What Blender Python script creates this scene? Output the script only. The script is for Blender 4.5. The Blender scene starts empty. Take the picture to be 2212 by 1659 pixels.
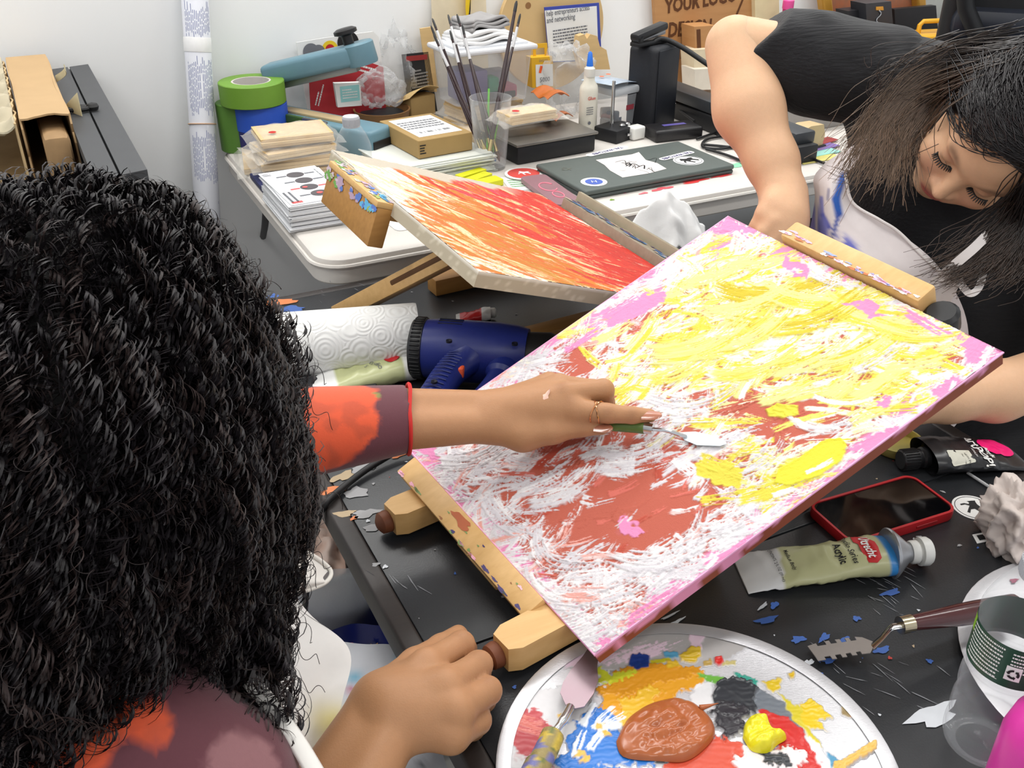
import bpy, bmesh, math, random
import numpy as np
from mathutils import Vector, Matrix

SC = bpy.context.scene
COL = SC.collection
random.seed(7)
RNG = np.random.default_rng(7)

# ------------------------------------------------ camera, light, exposure (z = 0 is the black table top)
CAM_H, FPX, PITCH = 0.685, 2100.0, math.radians(30)
cd = bpy.data.cameras.new('camera')
cam = bpy.data.objects.new('camera', cd)
COL.objects.link(cam)
cam.location = (0, 0, CAM_H)
cam.rotation_euler = (math.radians(60), 0, 0)
cd.sensor_width = 36.0
cd.lens = 36.0 * FPX / 2212.0
cd.clip_start = 0.02
SC.camera = cam

SC.view_settings.view_transform = 'Standard'
SC.view_settings.look = 'None'
SC.view_settings.gamma = 1.0
SC.view_settings.use_curve_mapping = False
SC.view_settings.exposure = 0.0
SC.cycles.max_bounces = 9
SC.cycles.transparent_max_bounces = 16
SC.cycles.transmission_bounces = 8
SC.cycles.caustics_reflective = False
SC.cycles.caustics_refractive = False

W = bpy.data.worlds.new('world')
SC.world = W
W.use_nodes = True
W.node_tree.nodes['Background'].inputs[0].default_value = (0.93, 0.96, 1.0, 1)
W.node_tree.nodes['Background'].inputs[1].default_value = 0.80

CEIL = 1.95
def ceiling_lamp(x, y, ang, watts, sx=1.2, sy=0.16):
    l = bpy.data.lights.new('tube_and_wash_light', 'AREA')
    l.shape = 'RECTANGLE'; l.size = sx; l.size_y = sy
    l.energy = watts; l.color = (1.0, 0.985, 0.96)
    o = bpy.data.objects.new('tube_and_wash_light', l)
    o.location = (x, y, CEIL - 0.06); o.rotation_euler = (0, 0, math.radians(ang))
    COL.objects.link(o)
for lx, ly in ((-1.4, 0.4), (0.2, 0.9), (1.8, 1.6), (-0.9, 2.0), (0.7, 2.6), (-0.4, -0.9), (1.6, -0.3)):
    ceiling_lamp(lx, ly, 26.5, 12.5)
for lx, ly in ((-1.15, 1.75), (0.25, 2.4), (1.6, 3.05)):                # added wash lights that brighten the back wall
    ceiling_lamp(lx, ly, 26.5, 6)

# ------------------------------------------------ geometry of the place
SN, CS = math.sin(math.radians(26.5)), math.cos(math.radians(26.5))
U = np.array([CS, SN, 0.0]); V = np.array([-SN, CS, 0.0]); Z = np.array([0, 0, 1.0])
C0 = np.array([-0.325, 1.522, 0.0])          # front left corner of the white back table
BT = 0.04                                     # its top
FLOOR = -0.74
WALLB = 0.80
CP = np.array([0, 0, CAM_H])

def ray(px, py):
    x = (px - 1106) / FPX; y = -(py - 829.5) / FPX
    return np.array([x, math.cos(PITCH) + y * math.sin(PITCH), -math.sin(PITCH) + y * math.cos(PITCH)])
def PZ(px, py, z=0.0):                        # sight line met with a horizontal surface
    d = ray(px, py); return CP + d * ((z - CAM_H) / d[2])
def PD(px, py, dist):                         # at a distance
    d = ray(px, py); return CP + d / np.linalg.norm(d) * dist
def PN(px, py, p0, n):                        # met with a plane
    d = ray(px, py); return CP + d * (((p0 - CP) @ n) / (d @ n))
def TB(a, b, z=0.0): return C0 + a * U + b * V + z * Z
def PW(px, py, b=WALLB): return PN(px, py, TB(0, b), V)
def ab(X): r = np.asarray(X) - C0; return r @ U, r @ V

def frame(loc, xdir, up=(0, 0, 1)):
    z = Vector(up).normalized(); x = Vector(xdir); x = (x - z * x.dot(z)).normalized(); y = z.cross(x)
    m = Matrix((x, y, z)).transposed().to_4x4(); m.translation = Vector(loc); return m
def fz(loc, deg): return Matrix.Translation(Vector(loc)) @ Matrix.Rotation(math.radians(deg), 4, 'Z')
def fuv(a, b, z=BT, deg=0): return fz(TB(a, b, z), 26.5 + deg)

# ------------------------------------------------ materials
def lin(c):
    c = np.asarray(c, float) / 255.0
    return np.where(c <= 0.04045, c / 12.92, ((c + 0.055) / 1.055) ** 2.4)
_M = {}
def mat(name, rgb=(200, 200, 200), rough=0.5, metal=0.0, var=0.06, scale=30.0, bump=0.0, bscale=None, trans=0.0, ior=1.45,
        sss=0.0, alpha=1.0, vcol=False, spec=0.5, coat=0.0, stretch=None, rgb2=None, sheen=0.0, thin=False):
    if name in _M: return _M[name]
    m = bpy.data.materials.new(name); m.use_nodes = True
    nt = m.node_tree; b = nt.nodes['Principled BSDF']
    b.inputs['Roughness'].default_value = rough; b.inputs['Metallic'].default_value = metal
    b.inputs['Specular IOR Level'].default_value = spec
    b.inputs['Coat Weight'].default_value = coat; b.inputs['Coat Roughness'].default_value = 0.12
    b.inputs['IOR'].default_value = ior; b.inputs['Transmission Weight'].default_value = trans
    b.inputs['Alpha'].default_value = alpha; b.inputs['Sheen Weight'].default_value = sheen
    if sss:
        b.inputs['Subsurface Weight'].default_value = sss
        b.inputs['Subsurface Radius'].default_value = (0.008, 0.003, 0.0015); b.inputs['Subsurface Scale'].default_value = 1.0
    tc = nt.nodes.new('ShaderNodeTexCoord'); mp = nt.nodes.new('ShaderNodeMapping')
    nt.links.new(tc.outputs['Object'], mp.inputs['Vector'])
    if stretch: mp.inputs['Scale'].default_value = stretch
    nz = nt.nodes.new('ShaderNodeTexNoise'); nz.inputs['Scale'].default_value = scale; nz.inputs['Detail'].default_value = 4
    nt.links.new(mp.outputs['Vector'], nz.inputs['Vector'])
    mx = nt.nodes.new('ShaderNodeMix'); mx.data_type = 'RGBA'
    c = lin(rgb)
    if vcol:
        at = nt.nodes.new('ShaderNodeAttribute'); at.attribute_name = 'Col'
        hs = nt.nodes.new('ShaderNodeMapRange'); hs.inputs['To Min'].default_value = 1 - var; hs.inputs['To Max'].default_value = 1 + var
        nt.links.new(nz.outputs['Fac'], hs.inputs['Value'])
        vm = nt.nodes.new('ShaderNodeVectorMath'); vm.operation = 'SCALE'
        nt.links.new(at.outputs['Color'], vm.inputs[0]); nt.links.new(hs.outputs['Result'], vm.inputs['Scale'])
        nt.links.new(vm.outputs['Vector'], b.inputs['Base Color'])
    else:
        c2 = lin(rgb2) if rgb2 is not None else np.clip(c * (1 + 2 * var), 0, 1)
        c1 = c if rgb2 is not None else c * (1 - 2 * var)
        mx.inputs['A'].default_value = (*c1, 1); mx.inputs['B'].default_value = (*c2, 1)
        nt.links.new(nz.outputs['Fac'], mx.inputs['Factor']); nt.links.new(mx.outputs['Result'], b.inputs['Base Color'])
    if bump:
        bp = nt.nodes.new('ShaderNodeBump'); bp.inputs['Strength'].default_value = bump; bp.inputs['Distance'].default_value = 0.002
        n2 = nt.nodes.new('ShaderNodeTexNoise'); n2.inputs['Scale'].default_value = bscale or scale; n2.inputs['Detail'].default_value = 3
        nt.links.new(mp.outputs['Vector'], n2.inputs['Vector'])
        nt.links.new(n2.outputs['Fac'], bp.inputs['Height']); nt.links.new(bp.outputs['Normal'], b.inputs['Normal'])
    _M[name] = m
    return m
def film(name, rgb=(235, 238, 240), clear=0.72, rough=0.12, bump=0.0, graze=0.38):    # thin clear plastic: mostly see-through with a gloss
    if name in _M: return _M[name]
    m = bpy.data.materials.new(name); m.use_nodes = True
    nt = m.node_tree; out = nt.nodes['Material Output']; b = nt.nodes['Principled BSDF']
    b.inputs['Base Color'].default_value = (*lin(rgb), 1); b.inputs['Roughness'].default_value = rough
    t = nt.nodes.new('ShaderNodeBsdfTransparent'); mx = nt.nodes.new('ShaderNodeMixShader')
    lw = nt.nodes.new('ShaderNodeLayerWeight'); lw.inputs['Blend'].default_value = 0.35
    mr = nt.nodes.new('ShaderNodeMapRange'); mr.inputs['To Min'].default_value = 1 - clear; mr.inputs['To Max'].default_value = min(1, 1 - clear + graze)
    nt.links.new(lw.outputs['Facing'], mr.inputs['Value']); nt.links.new(mr.outputs['Result'], mx.inputs['Fac'])
    b.inputs['Specular IOR Level'].default_value = 1.0
    nt.links.new(t.outputs[0], mx.inputs[1]); nt.links.new(b.outputs[0], mx.inputs[2]); nt.links.new(mx.outputs[0], out.inputs['Surface'])
    nz = nt.nodes.new('ShaderNodeTexNoise'); nz.inputs['Scale'].default_value = 60
    bp = nt.nodes.new('ShaderNodeBump'); bp.inputs['Strength'].default_value = bump or 0.15; bp.inputs['Distance'].default_value = 0.003
    nt.links.new(nz.outputs['Fac'], bp.inputs['Height']); nt.links.new(bp.outputs['Normal'], b.inputs['Normal'])
    _M[name] = m
    return m

# ------------------------------------------------ mesh building
class G:
    """collects vertices and faces; build() links them as one mesh object"""
    def __init__(s): s.v = []; s.f = []; s.c = []; s.n = 0; s.cur = None
    def add(s, v, f, M=None, col=None):
        v = np.asarray(v, float).reshape(-1, 3)
        if M is not None:
            A = np.array(M); v = v @ A[:3, :3].T + A[:3, 3]
        s.f += [tuple(i + s.n for i in q) for q in f] if not isinstance(f, np.ndarray) else (f + s.n).tolist()
        s.v.append(v); s.n += len(v)
        c = col if col is not None else s.cur
        if c is not None:
            c = np.asarray(c, float); s.c.append(np.tile(c[:3], (len(v), 1)) if c.ndim == 1 else c)
        return s
    def box(s, c, d, r=0.0, M=None, seg=2, col=None):
        bm = bmesh.new(); bmesh.ops.create_cube(bm, size=1)
        for q in bm.verts: q.co = Vector((q.co.x * d[0], q.co.y * d[1], q.co.z * d[2]))
        if r: bmesh.ops.bevel(bm, geom=bm.edges[:], offset=min(r, min(d) * 0.49), segments=seg, affect='EDGES', profile=0.5)
        for q in bm.verts: q.co += Vector(c)
        s.bm(bm, M, col); return s
    def bm(s, bm, M=None, col=None):
        bm.verts.index_update()
        s.add([q.co[:] for q in bm.verts], [[q.index for q in f.verts] for f in bm.faces], M, col); bm.free(); return s
    def lathe(s, prof, n=32, M=None, col=None, cap=True):       # prof: (r, z)
        a = np.linspace(0, 2 * np.pi, n, endpoint=False); v = []
        for r, z in prof: v.append(np.c_[r * np.cos(a), r * np.sin(a), np.full(n, z)])
        f = [(i * n + j, i * n + (j + 1) % n, (i + 1) * n + (j + 1) % n, (i + 1) * n + j) for i in range(len(prof) - 1) for j in range(n)]
        if cap:
            if prof[0][0] > 1e-6: f.append(tuple(range(n))[::-1])
            if prof[-1][0] > 1e-6: f.append(tuple((len(prof) - 1) * n + j for j in range(n)))
        s.add(np.vstack(v), f, M, col); return s
    def prism(s, poly, z0, z1, M=None, col=None):
        n = len(poly); v = [(x, y, z0) for x, y in poly] + [(x, y, z1) for x, y in poly]
        ar = sum(poly[i][0] * poly[(i + 1) % n][1] - poly[(i + 1) % n][0] * poly[i][1] for i in range(n))
        f = [tuple(range(n))[::-1], tuple(range(n, 2 * n))] + [(i, (i + 1) % n, n + (i + 1) % n, n + i) for i in range(n)]
        if ar < 0: f = [q[::-1] for q in f]
        s.add(v, f, M, col); return s
    def tube(s, pts, r, n=8, M=None, col=None, cap=True, flat=1.0):
        p = np.asarray(pts, float); m = len(p); r = np.broadcast_to(np.asarray(r, float), (m,))
        t = np.gradient(p, axis=0); t /= np.linalg.norm(t, axis=1)[:, None] + 1e-12
        ref = np.array([0, 0, 1.0]) if abs(t[0][2]) < 0.9 else np.array([1.0, 0, 0])
        x = np.cross(t[0], ref); x /= np.linalg.norm(x); v = []
        a = np.linspace(0, 2 * np.pi, n, endpoint=False)
        for i in range(m):
            x = x - t[i] * (x @ t[i]); x /= np.linalg.norm(x) + 1e-12; y = np.cross(t[i], x)
            v.append(p[i] + r[i] * (np.cos(a)[:, None] * x + flat * np.sin(a)[:, None] * y))
        f = [(i * n + j, i * n + (j + 1) % n, (i + 1) * n + (j + 1) % n, (i + 1) * n + j) for i in range(m - 1) for j in range(n)]
        if cap: f += [tuple(range(n))[::-1], tuple((m - 1) * n + j for j in range(n))]
        s.add(np.vstack(v), f, M, col); return s
    def sheet(s, fn, nu, nv, M=None, th=0.0, col=None):          # fn(u, v) -> xyz, optional thickness
        uu, vv = np.meshgrid(np.linspace(0, 1, nu), np.linspace(0, 1, nv), indexing='ij')
        p = np.array([fn(a, b) for a, b in zip(uu.ravel(), vv.ravel())])
        q = [(i * nv + j, (i + 1) * nv + j, (i + 1) * nv + j + 1, i * nv + j + 1) for i in range(nu - 1) for j in range(nv - 1)]
        if th:
            g = p.reshape(nu, nv, 3); N = np.cross(np.gradient(g, axis=0), np.gradient(g, axis=1)); N /= np.linalg.norm(N, axis=2)[..., None] + 1e-12
            k = len(p); p2 = p - th * N.reshape(-1, 3)
            e = [i * nv for i in range(nu)]; q2 = [tuple(k + i for i in f[::-1]) for f in q]
            bd = [j for j in range(nv)] + [i * nv + nv - 1 for i in range(1, nu)] + [(nu - 1) * nv + j for j in range(nv - 2, -1, -1)] + [i * nv for i in range(nu - 2, 0, -1)]
            q = q + q2 + [(bd[i], bd[(i + 1) % len(bd)], k + bd[(i + 1) % len(bd)], k + bd[i]) for i in range(len(bd))]
            p = np.vstack([p, p2])
            if col is not None and np.ndim(col) == 2: col = np.vstack([col, col])
        s.add(p, q, M, col); return s
    def build(s, name, m, parent=None, smooth=True, world=False, M=None, label=None, auto=True):
        me = bpy.data.meshes.new(name)
        v = np.vstack(s.v)
        if world and parent is not None:
            A = np.array(pm(parent).inverted()); v = v @ A[:3, :3].T + A[:3, 3]
        me.from_pydata(v.tolist(), [], s.f)
        if s.c:
            c = np.vstack(s.c); a = me.color_attributes.new('Col', 'FLOAT_COLOR', 'POINT')
            a.data.foreach_set('color', np.c_[c, np.ones(len(c))].astype(np.float32).ravel())
        me.materials.append(m)
        if smooth:
            me.polygons.foreach_set('use_smooth', [True] * len(me.polygons))
            if auto: me.set_sharp_from_angle(angle=math.radians(38))
        o = bpy.data.objects.new(name, me); COL.objects.link(o)
        if parent is not None: o.parent = parent
        if M is not None: o.matrix_basis = M
        if label: o['label'] = label
        return o
def pm(o):
    m = o.matrix_basis.copy()
    while o.parent is not None: o = o.parent; m = o.matrix_basis @ m
    return m

def tag(o, label, cat, group=None, kind=None):
    o['label'] = label; o['category'] = cat
    if group: o['group'] = group
    if kind: o['kind'] = kind
    return o
def thing(name, label, cat, M, group=None):
    o = bpy.data.objects.new(name, None); COL.objects.link(o)
    o.empty_display_size = 0.05
    o.matrix_basis = M
    return tag(o, label, cat, group)
def struct(g, name, m, **k):
    o = g.build(name, m, **k); o['kind'] = 'structure'; return o
def copy_tree(o, M, label=None, parent=None):
    c = o.copy(); COL.objects.link(c)
    if parent is None:
        c.matrix_basis = M
        if label: c['label'] = label
    else: c.parent = parent
    for ch in list(o.children): copy_tree(ch, None, None, c)
    return c
def T(x=0, y=0, z=0): return Matrix.Translation((x, y, z))
def RX(d): return Matrix.Rotation(math.radians(d), 4, 'X')
def RY(d): return Matrix.Rotation(math.radians(d), 4, 'Y')
def RZ(d): return Matrix.Rotation(math.radians(d), 4, 'Z')

def text(g, s, size, M, depth=0.0003, align='CENTER', bold=0.0, sx=1.0, shear=0.0):
    cu = bpy.data.curves.new('t', 'FONT'); cu.body = s; cu.size = size; cu.align_x = align; cu.align_y = 'CENTER'
    cu.offset = bold; cu.resolution_u = 2; cu.shear = shear
    o = bpy.data.objects.new('t', cu); COL.objects.link(o); bpy.context.view_layer.update()
    e = o.evaluated_get(bpy.context.evaluated_depsgraph_get()); me = e.to_mesh()
    v = np.array([q.co[:] for q in me.vertices]) if len(me.vertices) else np.zeros((0, 3))
    f = [tuple(p.vertices) for p in me.polygons]
    e.to_mesh_clear(); bpy.data.objects.remove(o); bpy.data.curves.remove(cu)
    if len(v):
        v[:, 0] *= sx; v[:, 2] += depth; g.add(v, f, M)
    return g
def lines(g, M, w, h, n, seed=0, lh=0.45, words=True, depth=0.0003):   # rows of small unreadable print
    r = random.Random(seed)
    for i in range(n):
        y = h / 2 - (i + 0.5) * h / n; x = -w / 2; end = w / 2 * (1 if r.random() > 0.25 else r.uniform(0.2, 0.8))
        while x < end:
            L = r.uniform(0.03, 0.11) * w if words else (end - x); x2 = min(x + L, end); t = h / n * lh / 2
            g.add([(x, y - t, depth), (x2, y - t, depth), (x2, y + t, depth), (x, y + t, depth)], [(0, 1, 2, 3)], M)
            x = x2 + 0.018 * w
    return g
def disc(g, r, M, z=0.0003, n=24, ry=None, col=None):
    a = np.linspace(0, 2 * np.pi, n, endpoint=False); ry = ry or r
    g.add(np.c_[r * np.cos(a), ry * np.sin(a), np.full(n, z)], [tuple(range(n))], M, col); return g
def quad(g, cx, cy, w, h, M, z=0.0003, rot=0, col=None):
    c, s_ = math.cos(rot), math.sin(rot)
    g.add([(cx + c * x - s_ * y, cy + s_ * x + c * y, z) for x, y in ((-w / 2, -h / 2), (w / 2, -h / 2), (w / 2, h / 2), (-w / 2, h / 2))], [(0, 1, 2, 3)], M, col); return g
def poly(g, pts, M=None, z=0.0003, col=None):
    g.add([(x, y, z) for x, y in pts], [tuple(range(len(pts)))], M, col); return g
def bez(p, n):
    p = np.asarray(p, float); t = np.linspace(0, 1, n)[:, None]; k = len(p) - 1
    return sum(math.comb(k, i) * t ** i * (1 - t) ** (k - i) * p[i] for i in range(k + 1))
def crom(p, n):                                                     # smooth curve through points
    p = np.asarray(p, float); q = np.vstack([2 * p[0] - p[1], p, 2 * p[-1] - p[-2]]); o = []
    for i in range(len(p) - 1):
        a, b, c, d = q[i:i + 4]
        for t in np.linspace(0, 1, n, endpoint=False):
            o.append(0.5 * (2 * b + (c - a) * t + (2 * a - 5 * b + 4 * c - d) * t * t + (3 * b - a - 3 * c + d) * t ** 3))
    o.append(p[-1]); return np.array(o)
def rrect(w, h, r, n=5):
    o = []
    for cx, cy, a0 in ((w / 2 - r, h / 2 - r, 0), (-w / 2 + r, h / 2 - r, 90), (-w / 2 + r, -h / 2 + r, 180), (w / 2 - r, -h / 2 + r, 270)):
        for i in range(n + 1):
            a = math.radians(a0 + 90 * i / n); o.append((cx + r * math.cos(a), cy + r * math.sin(a)))
    return o

def to_px(q):
    q = np.asarray(q) - CP; cz = q[:, 1] * math.cos(PITCH) - q[:, 2] * math.sin(PITCH); cy = q[:, 1] * math.sin(PITCH) + q[:, 2] * math.cos(PITCH)
    return 1106 + FPX * q[:, 0] / cz, 829.5 - FPX * cy / cz
# ------------------------------------------------ organic surfaces from a distance field
def _cone(p, a, b, r1, r2):
    ba = b - a; l2 = ba @ ba + 1e-12; rr = r1 - r2; a2 = l2 - rr * rr; il2 = 1 / l2
    pa = p - a; y = pa @ ba; z = y - l2; q = pa * l2 - ba * y[:, None]; x2 = (q * q).sum(1); y2 = y * y * l2; z2 = z * z * l2
    k = np.sign(rr) * rr * rr * x2
    d = (np.sqrt(np.maximum(x2 * a2 * il2, 0)) + y * rr) * il2 - r1
    c1 = np.sign(z) * a2 * z2 > k; c2 = (np.sign(y) * a2 * y2 < k) & ~c1
    d = np.where(c1, np.sqrt(x2 + z2) * il2 - r2, d); return np.where(c2, np.sqrt(x2 + y2) * il2 - r1, d)
def _ell(p, c, R, r):
    q = (p - c) @ R.T; k0 = np.linalg.norm(q / r, axis=1); k1 = np.linalg.norm(q / (r * r), axis=1) + 1e-12
    return k0 * (k0 - 1) / k1
def field(prims, p):
    d = None
    for t in prims:
        if t[0] == 'c': e = _cone(p, t[1], t[2], t[3], t[4]); k = t[5]
        elif t[0] == 'e': e = _ell(p, t[1], t[2], t[3]); k = t[4]
        elif t[0] == 's':                                             # carve
            e = -_ell(p, t[1], t[2], t[3]); k = t[4]; h = np.maximum(k - np.abs(d - e), 0) / k; d = np.maximum(d, e) + h * h * k * 0.25; continue
        elif t[0] == 'g': e = field(t[1], p); k = t[2]
        if d is None: d = e
        elif k <= 0: d = np.minimum(d, e)
        else:
            h = np.maximum(k - np.abs(d - e), 0) / k; d = np.minimum(d, e) - h * h * k * 0.25
    return d
def chain(pts, rad, k=0.0):
    pts = [np.asarray(q, float) for q in pts]
    return [('c', pts[i], pts[i + 1], rad[i], rad[i + 1], k) for i in range(len(pts) - 1)]
def ell(c, r, k=0.01, R=None): return ('e', np.asarray(c, float), np.eye(3) if R is None else np.asarray(R, float), np.asarray(r, float), k)
def _bounds(prims):
    lo, hi = [], []
    for t in prims:
        if t[0] == 'c':
            for q, r in ((t[1], t[3]), (t[2], t[4])): lo.append(q - r); hi.append(q + r)
        elif t[0] == 'e': m = max(t[3]); lo.append(t[1] - m); hi.append(t[1] + m)
        elif t[0] == 'g': a, b = _bounds(t[1]); lo.append(a); hi.append(b)
    return np.min(lo, 0), np.max(hi, 0)
def sdf_mesh(prims, h, clip=None):
    lo, hi = _bounds(prims); lo = lo - 3 * h; hi = hi + 3 * h
    B = 8; nb = np.ceil((hi - lo) / (B * h)).astype(int); n = nb * B + 1
    ci = np.stack(np.meshgrid(*[np.arange(k) for k in nb], indexing='ij'), -1).reshape(-1, 3)
    cc = lo + (ci + 0.5) * B * h
    dc = np.concatenate([field(prims, cc[i:i + 60000]) for i in range(0, len(cc), 60000)])
    D = np.full(n, 1.0, np.float32)
    near = np.abs(dc) < B * h * 1.6
    for c in ci[(~near) & (dc < 0)]: D[c[0] * B:c[0] * B + B + 1, c[1] * B:c[1] * B + B + 1, c[2] * B:c[2] * B + B + 1] = -1
    off = np.stack(np.meshgrid(*[np.arange(B + 1)] * 3, indexing='ij'), -1).reshape(-1, 3)
    ks = ci[near]
    for i in range(0, len(ks), 60):
        idx = (ks[i:i + 60, None, :] * B + off[None]).reshape(-1, 3)
        d = field(prims, lo + idx * h)
        if clip is not None: d = np.maximum(d, clip(lo + idx * h))
        D[idx[:, 0], idx[:, 1], idx[:, 2]] = d
    return surface_nets(D, lo, h)
def surface_nets(D, lo, h):
    S = D < 0
    A = np.zeros(tuple(np.array(D.shape) - 1), np.uint8)
    cor = [(i, j, k) for i in (0, 1) for j in (0, 1) for k in (0, 1)]
    m = [s - 1 for s in D.shape]
    for i, j, k in cor: A += S[i:i + m[0], j:j + m[1], k:k + m[2]]
    cells = np.argwhere((A > 0) & (A < 8))
    vals = np.stack([D[cells[:, 0] + i, cells[:, 1] + j, cells[:, 2] + k] for i, j, k in cor], 1)
    acc = np.zeros((len(cells), 3)); cnt = np.zeros(len(cells)); C = np.array(cor, float)
    for a in range(8):
        for b in range(a + 1, 8):
            if np.abs(C[a] - C[b]).sum() != 1: continue
            x = (vals[:, a] < 0) != (vals[:, b] < 0); t = np.where(x, vals[:, a] / (vals[:, a] - vals[:, b] + 1e-12), 0)
            acc += np.where(x[:, None], C[a] + t[:, None] * (C[b] - C[a]), 0); cnt += x
    v = lo + (cells + acc / cnt[:, None]) * h
    ID = np.full(A.shape, -1, np.int32); ID[tuple(cells.T)] = np.arange(len(cells))
    F = []
    for ax in range(3):
        s0 = [slice(None)] * 3; s1 = [slice(None)] * 3; s0[ax] = slice(0, -1); s1[ax] = slice(1, None)
        e = np.argwhere(S[tuple(s0)] != S[tuple(s1)]); b, c = (ax + 1) % 3, (ax + 2) % 3
        ok = (e[:, b] > 0) & (e[:, c] > 0) & (e[:, b] < m[b]) & (e[:, c] < m[c]); e = e[ok]
        q = []
        for db, dc in ((-1, -1), (0, -1), (0, 0), (-1, 0)):
            g = e.copy(); g[:, b] += db; g[:, c] += dc; q.append(ID[g[:, 0], g[:, 1], g[:, 2]])
        q = np.stack(q, 1); ins = S[e[:, 0], e[:, 1], e[:, 2]]
        q[~ins] = q[~ins][:, ::-1]; F.append(q[(q >= 0).all(1)])
    return v, np.vstack(F)
def relax(v, F, n=2, w=0.5):                                          # light Laplacian smoothing
    e = np.vstack([F[:, [0, 1]], F[:, [1, 2]], F[:, [2, 3]], F[:, [3, 0]]])
    for _ in range(n):
        a = np.zeros_like(v); c = np.zeros(len(v))
        for i, j in ((0, 1), (1, 0)):
            for k in range(3): a[:, k] += np.bincount(e[:, i], v[e[:, j], k], len(v))
            c += np.bincount(e[:, i], minlength=len(v))
        v = v * (1 - w) + w * a / np.maximum(c, 1)[:, None]
    return v
def dabs(v, base, lst):                                               # tint skin / cloth around points
    c = np.tile(lin(base), (len(v), 1))
    for p, r, rgb, s in lst:
        d = np.linalg.norm((v - np.asarray(p)[None]), axis=1) / r
        w = (np.clip(1.25 - d, 0, 0.5) * 2)[:, None] * s if False else (np.exp(-(d ** 2) * 1.2) * s)[:, None]
        c = c * (1 - w) + lin(rgb) * w
    return c
# ------------------------------------------------ room shell
wall_m = mat('wall_paint', (238, 239, 239), 0.75, var=0.012, scale=3, bump=0.05, bscale=120)
floor_m = mat('floor_vinyl', (172, 170, 164), 0.55, var=0.05, scale=8)
ceil_m = mat('ceiling_paint', (235, 235, 232), 0.9)
def slab(name, p, x, y, z, m):
    g = G(); p = np.array(p, float); x = np.array(x, float); y = np.array(y, float); z = np.array(z, float)
    v = [p, p + x, p + x + y, p + y]; v = v + [q + z for q in v]
    g.add(v, [(0, 1, 2, 3), (7, 6, 5, 4), (0, 4, 5, 1), (1, 5, 6, 2), (2, 6, 7, 3), (3, 7, 4, 0)])
    return struct(g, name, m, smooth=False)
slab('floor', TB(-2.6, -3.6, FLOOR), U * 7, V * 4.5, Z * -0.05, floor_m)
slab('wall_back', TB(-2.6, WALLB, FLOOR), U * 7, V * 0.1, Z * 2.69, wall_m)
slab('ceiling', TB(-2.6, -3.6, CEIL), U * 7, V * 4.5, Z * 0.05, ceil_m)
slab('baseboard_back', TB(-2.6, WALLB - 0.012, FLOOR), U * 7, V * 0.012, Z * 0.1, mat('base_paint', (205, 205, 202), 0.6))

# ------------------------------------------------ tables
white_pl = mat('table_plastic', (208, 203, 197), 0.5, var=0.02, scale=25, bump=0.12, bscale=400)
black_lam = mat('black_laminate', (33, 34, 37), 0.36, var=0.12, scale=14, bump=0.1, bscale=500, rgb2=(45, 47, 50))
edge_m = mat('dark_rim', (44, 38, 36), 0.5, var=0.12, scale=40, stretch=(1, 8, 1))
steel = mat('steel_grey', (150, 150, 152), 0.35, metal=0.9)
wt = thing('folding_table', 'white plastic folding table by the back wall covered in clutter', 'table', fuv(0, 0, 0))
WL, WD = 2.44, 0.765
def slab_round(w, d, z0, z1, r, bev):
    g = G(); pr = [(z0, -0.004), (z0 + 0.004, 0), (z1 - bev, 0), (z1 - bev * 0.3, -bev * 0.35), (z1, -bev)]
    v = []; n = None
    for z, o in pr:
        q = [(x + w / 2, y + d / 2, z) for x, y in rrect(w + 2 * o, d + 2 * o, max(r + o, 0.01), 8)]; n = len(q); v += q
    f = [(i * n + j, i * n + (j + 1) % n, (i + 1) * n + (j + 1) % n, (i + 1) * n + j) for i in range(len(pr) - 1) for j in range(n)]
    f += [tuple(range(n))[::-1], tuple((len(pr) - 1) * n + j for j in range(n))]
    g.add(v, f); return g
slab_round(WL, WD, BT - 0.048, BT, 0.055, 0.008).build('tabletop', white_pl, wt)
g = G(); g.sheet(lambda u, v: (0, 0, 0), 2, 2) if False else None
g.tube([(x, y, BT - 0.013) for x, y in [(a + WL / 2, b + WD / 2) for a, b in rrect(WL + 0.006, WD + 0.006, 0.058, 8)] + [(WL + 0.003, WD - 0.055)]], 0.004, 6)
g.build('rim_bead', white_pl, wt)
for a in (0.28, WL - 0.28):
    for b in (0.1, WD - 0.1):
        G().tube([(a, b, FLOOR), (a, b, BT - 0.045)], 0.014, 10).build('leg', steel, wt)
    G().tube([(a, 0.1, FLOOR + 0.2), (a, WD - 0.1, FLOOR + 0.2)], 0.011, 8).build('crossbar', steel, wt)
# paint on the white table: marker smears under the laptop and pads
g = G(); R_ = random.Random(3)
def splat(g, X, size, rgb, R_, ang=None, asp=1.0, M=None, z=0.0007):
    a0 = ang if ang is not None else R_.uniform(0, 6.28); n = 17; size = size * .8; ph = R_.uniform(0, 6)
    pts = []
    for i in range(n):
        t = 6.283 * i / n; r = size * (.82 + .16 * math.sin(3 * t + ph) + .12 * math.sin(5 * t + 2 * ph) + R_.uniform(-.12, .12))
        x, y = r * math.cos(t) * asp, r * math.sin(t); pts.append((X[0] + x * math.cos(a0) - y * math.sin(a0), X[1] + x * math.sin(a0) + y * math.cos(a0), X[2] + z))
    g.add(pts, [tuple(range(n))], M, lin(rgb))
for px, py, s, c, asp in ((1500, 392, .012, (225, 60, 60), 4), (1430, 408, .01, (226, 90, 100), 4), (1560, 380, .008, (230, 70, 70), 5), (1390, 418, .006, (220, 110, 120), 3), (1350, 417, .004, (235, 80, 120), 2),
                          (1322, 432, .006, (120, 160, 60), 1.3), (1590, 357, .02, (140, 215, 170), 2), (1625, 352, .02, (220, 205, 110), 2), (1600, 342, .02, (235, 200, 205), 2.5), (1660, 345, .015, (200, 190, 225), 2)):
    splat(g, PZ(px, py, BT), s, c, R_, math.radians(30), asp)
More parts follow.
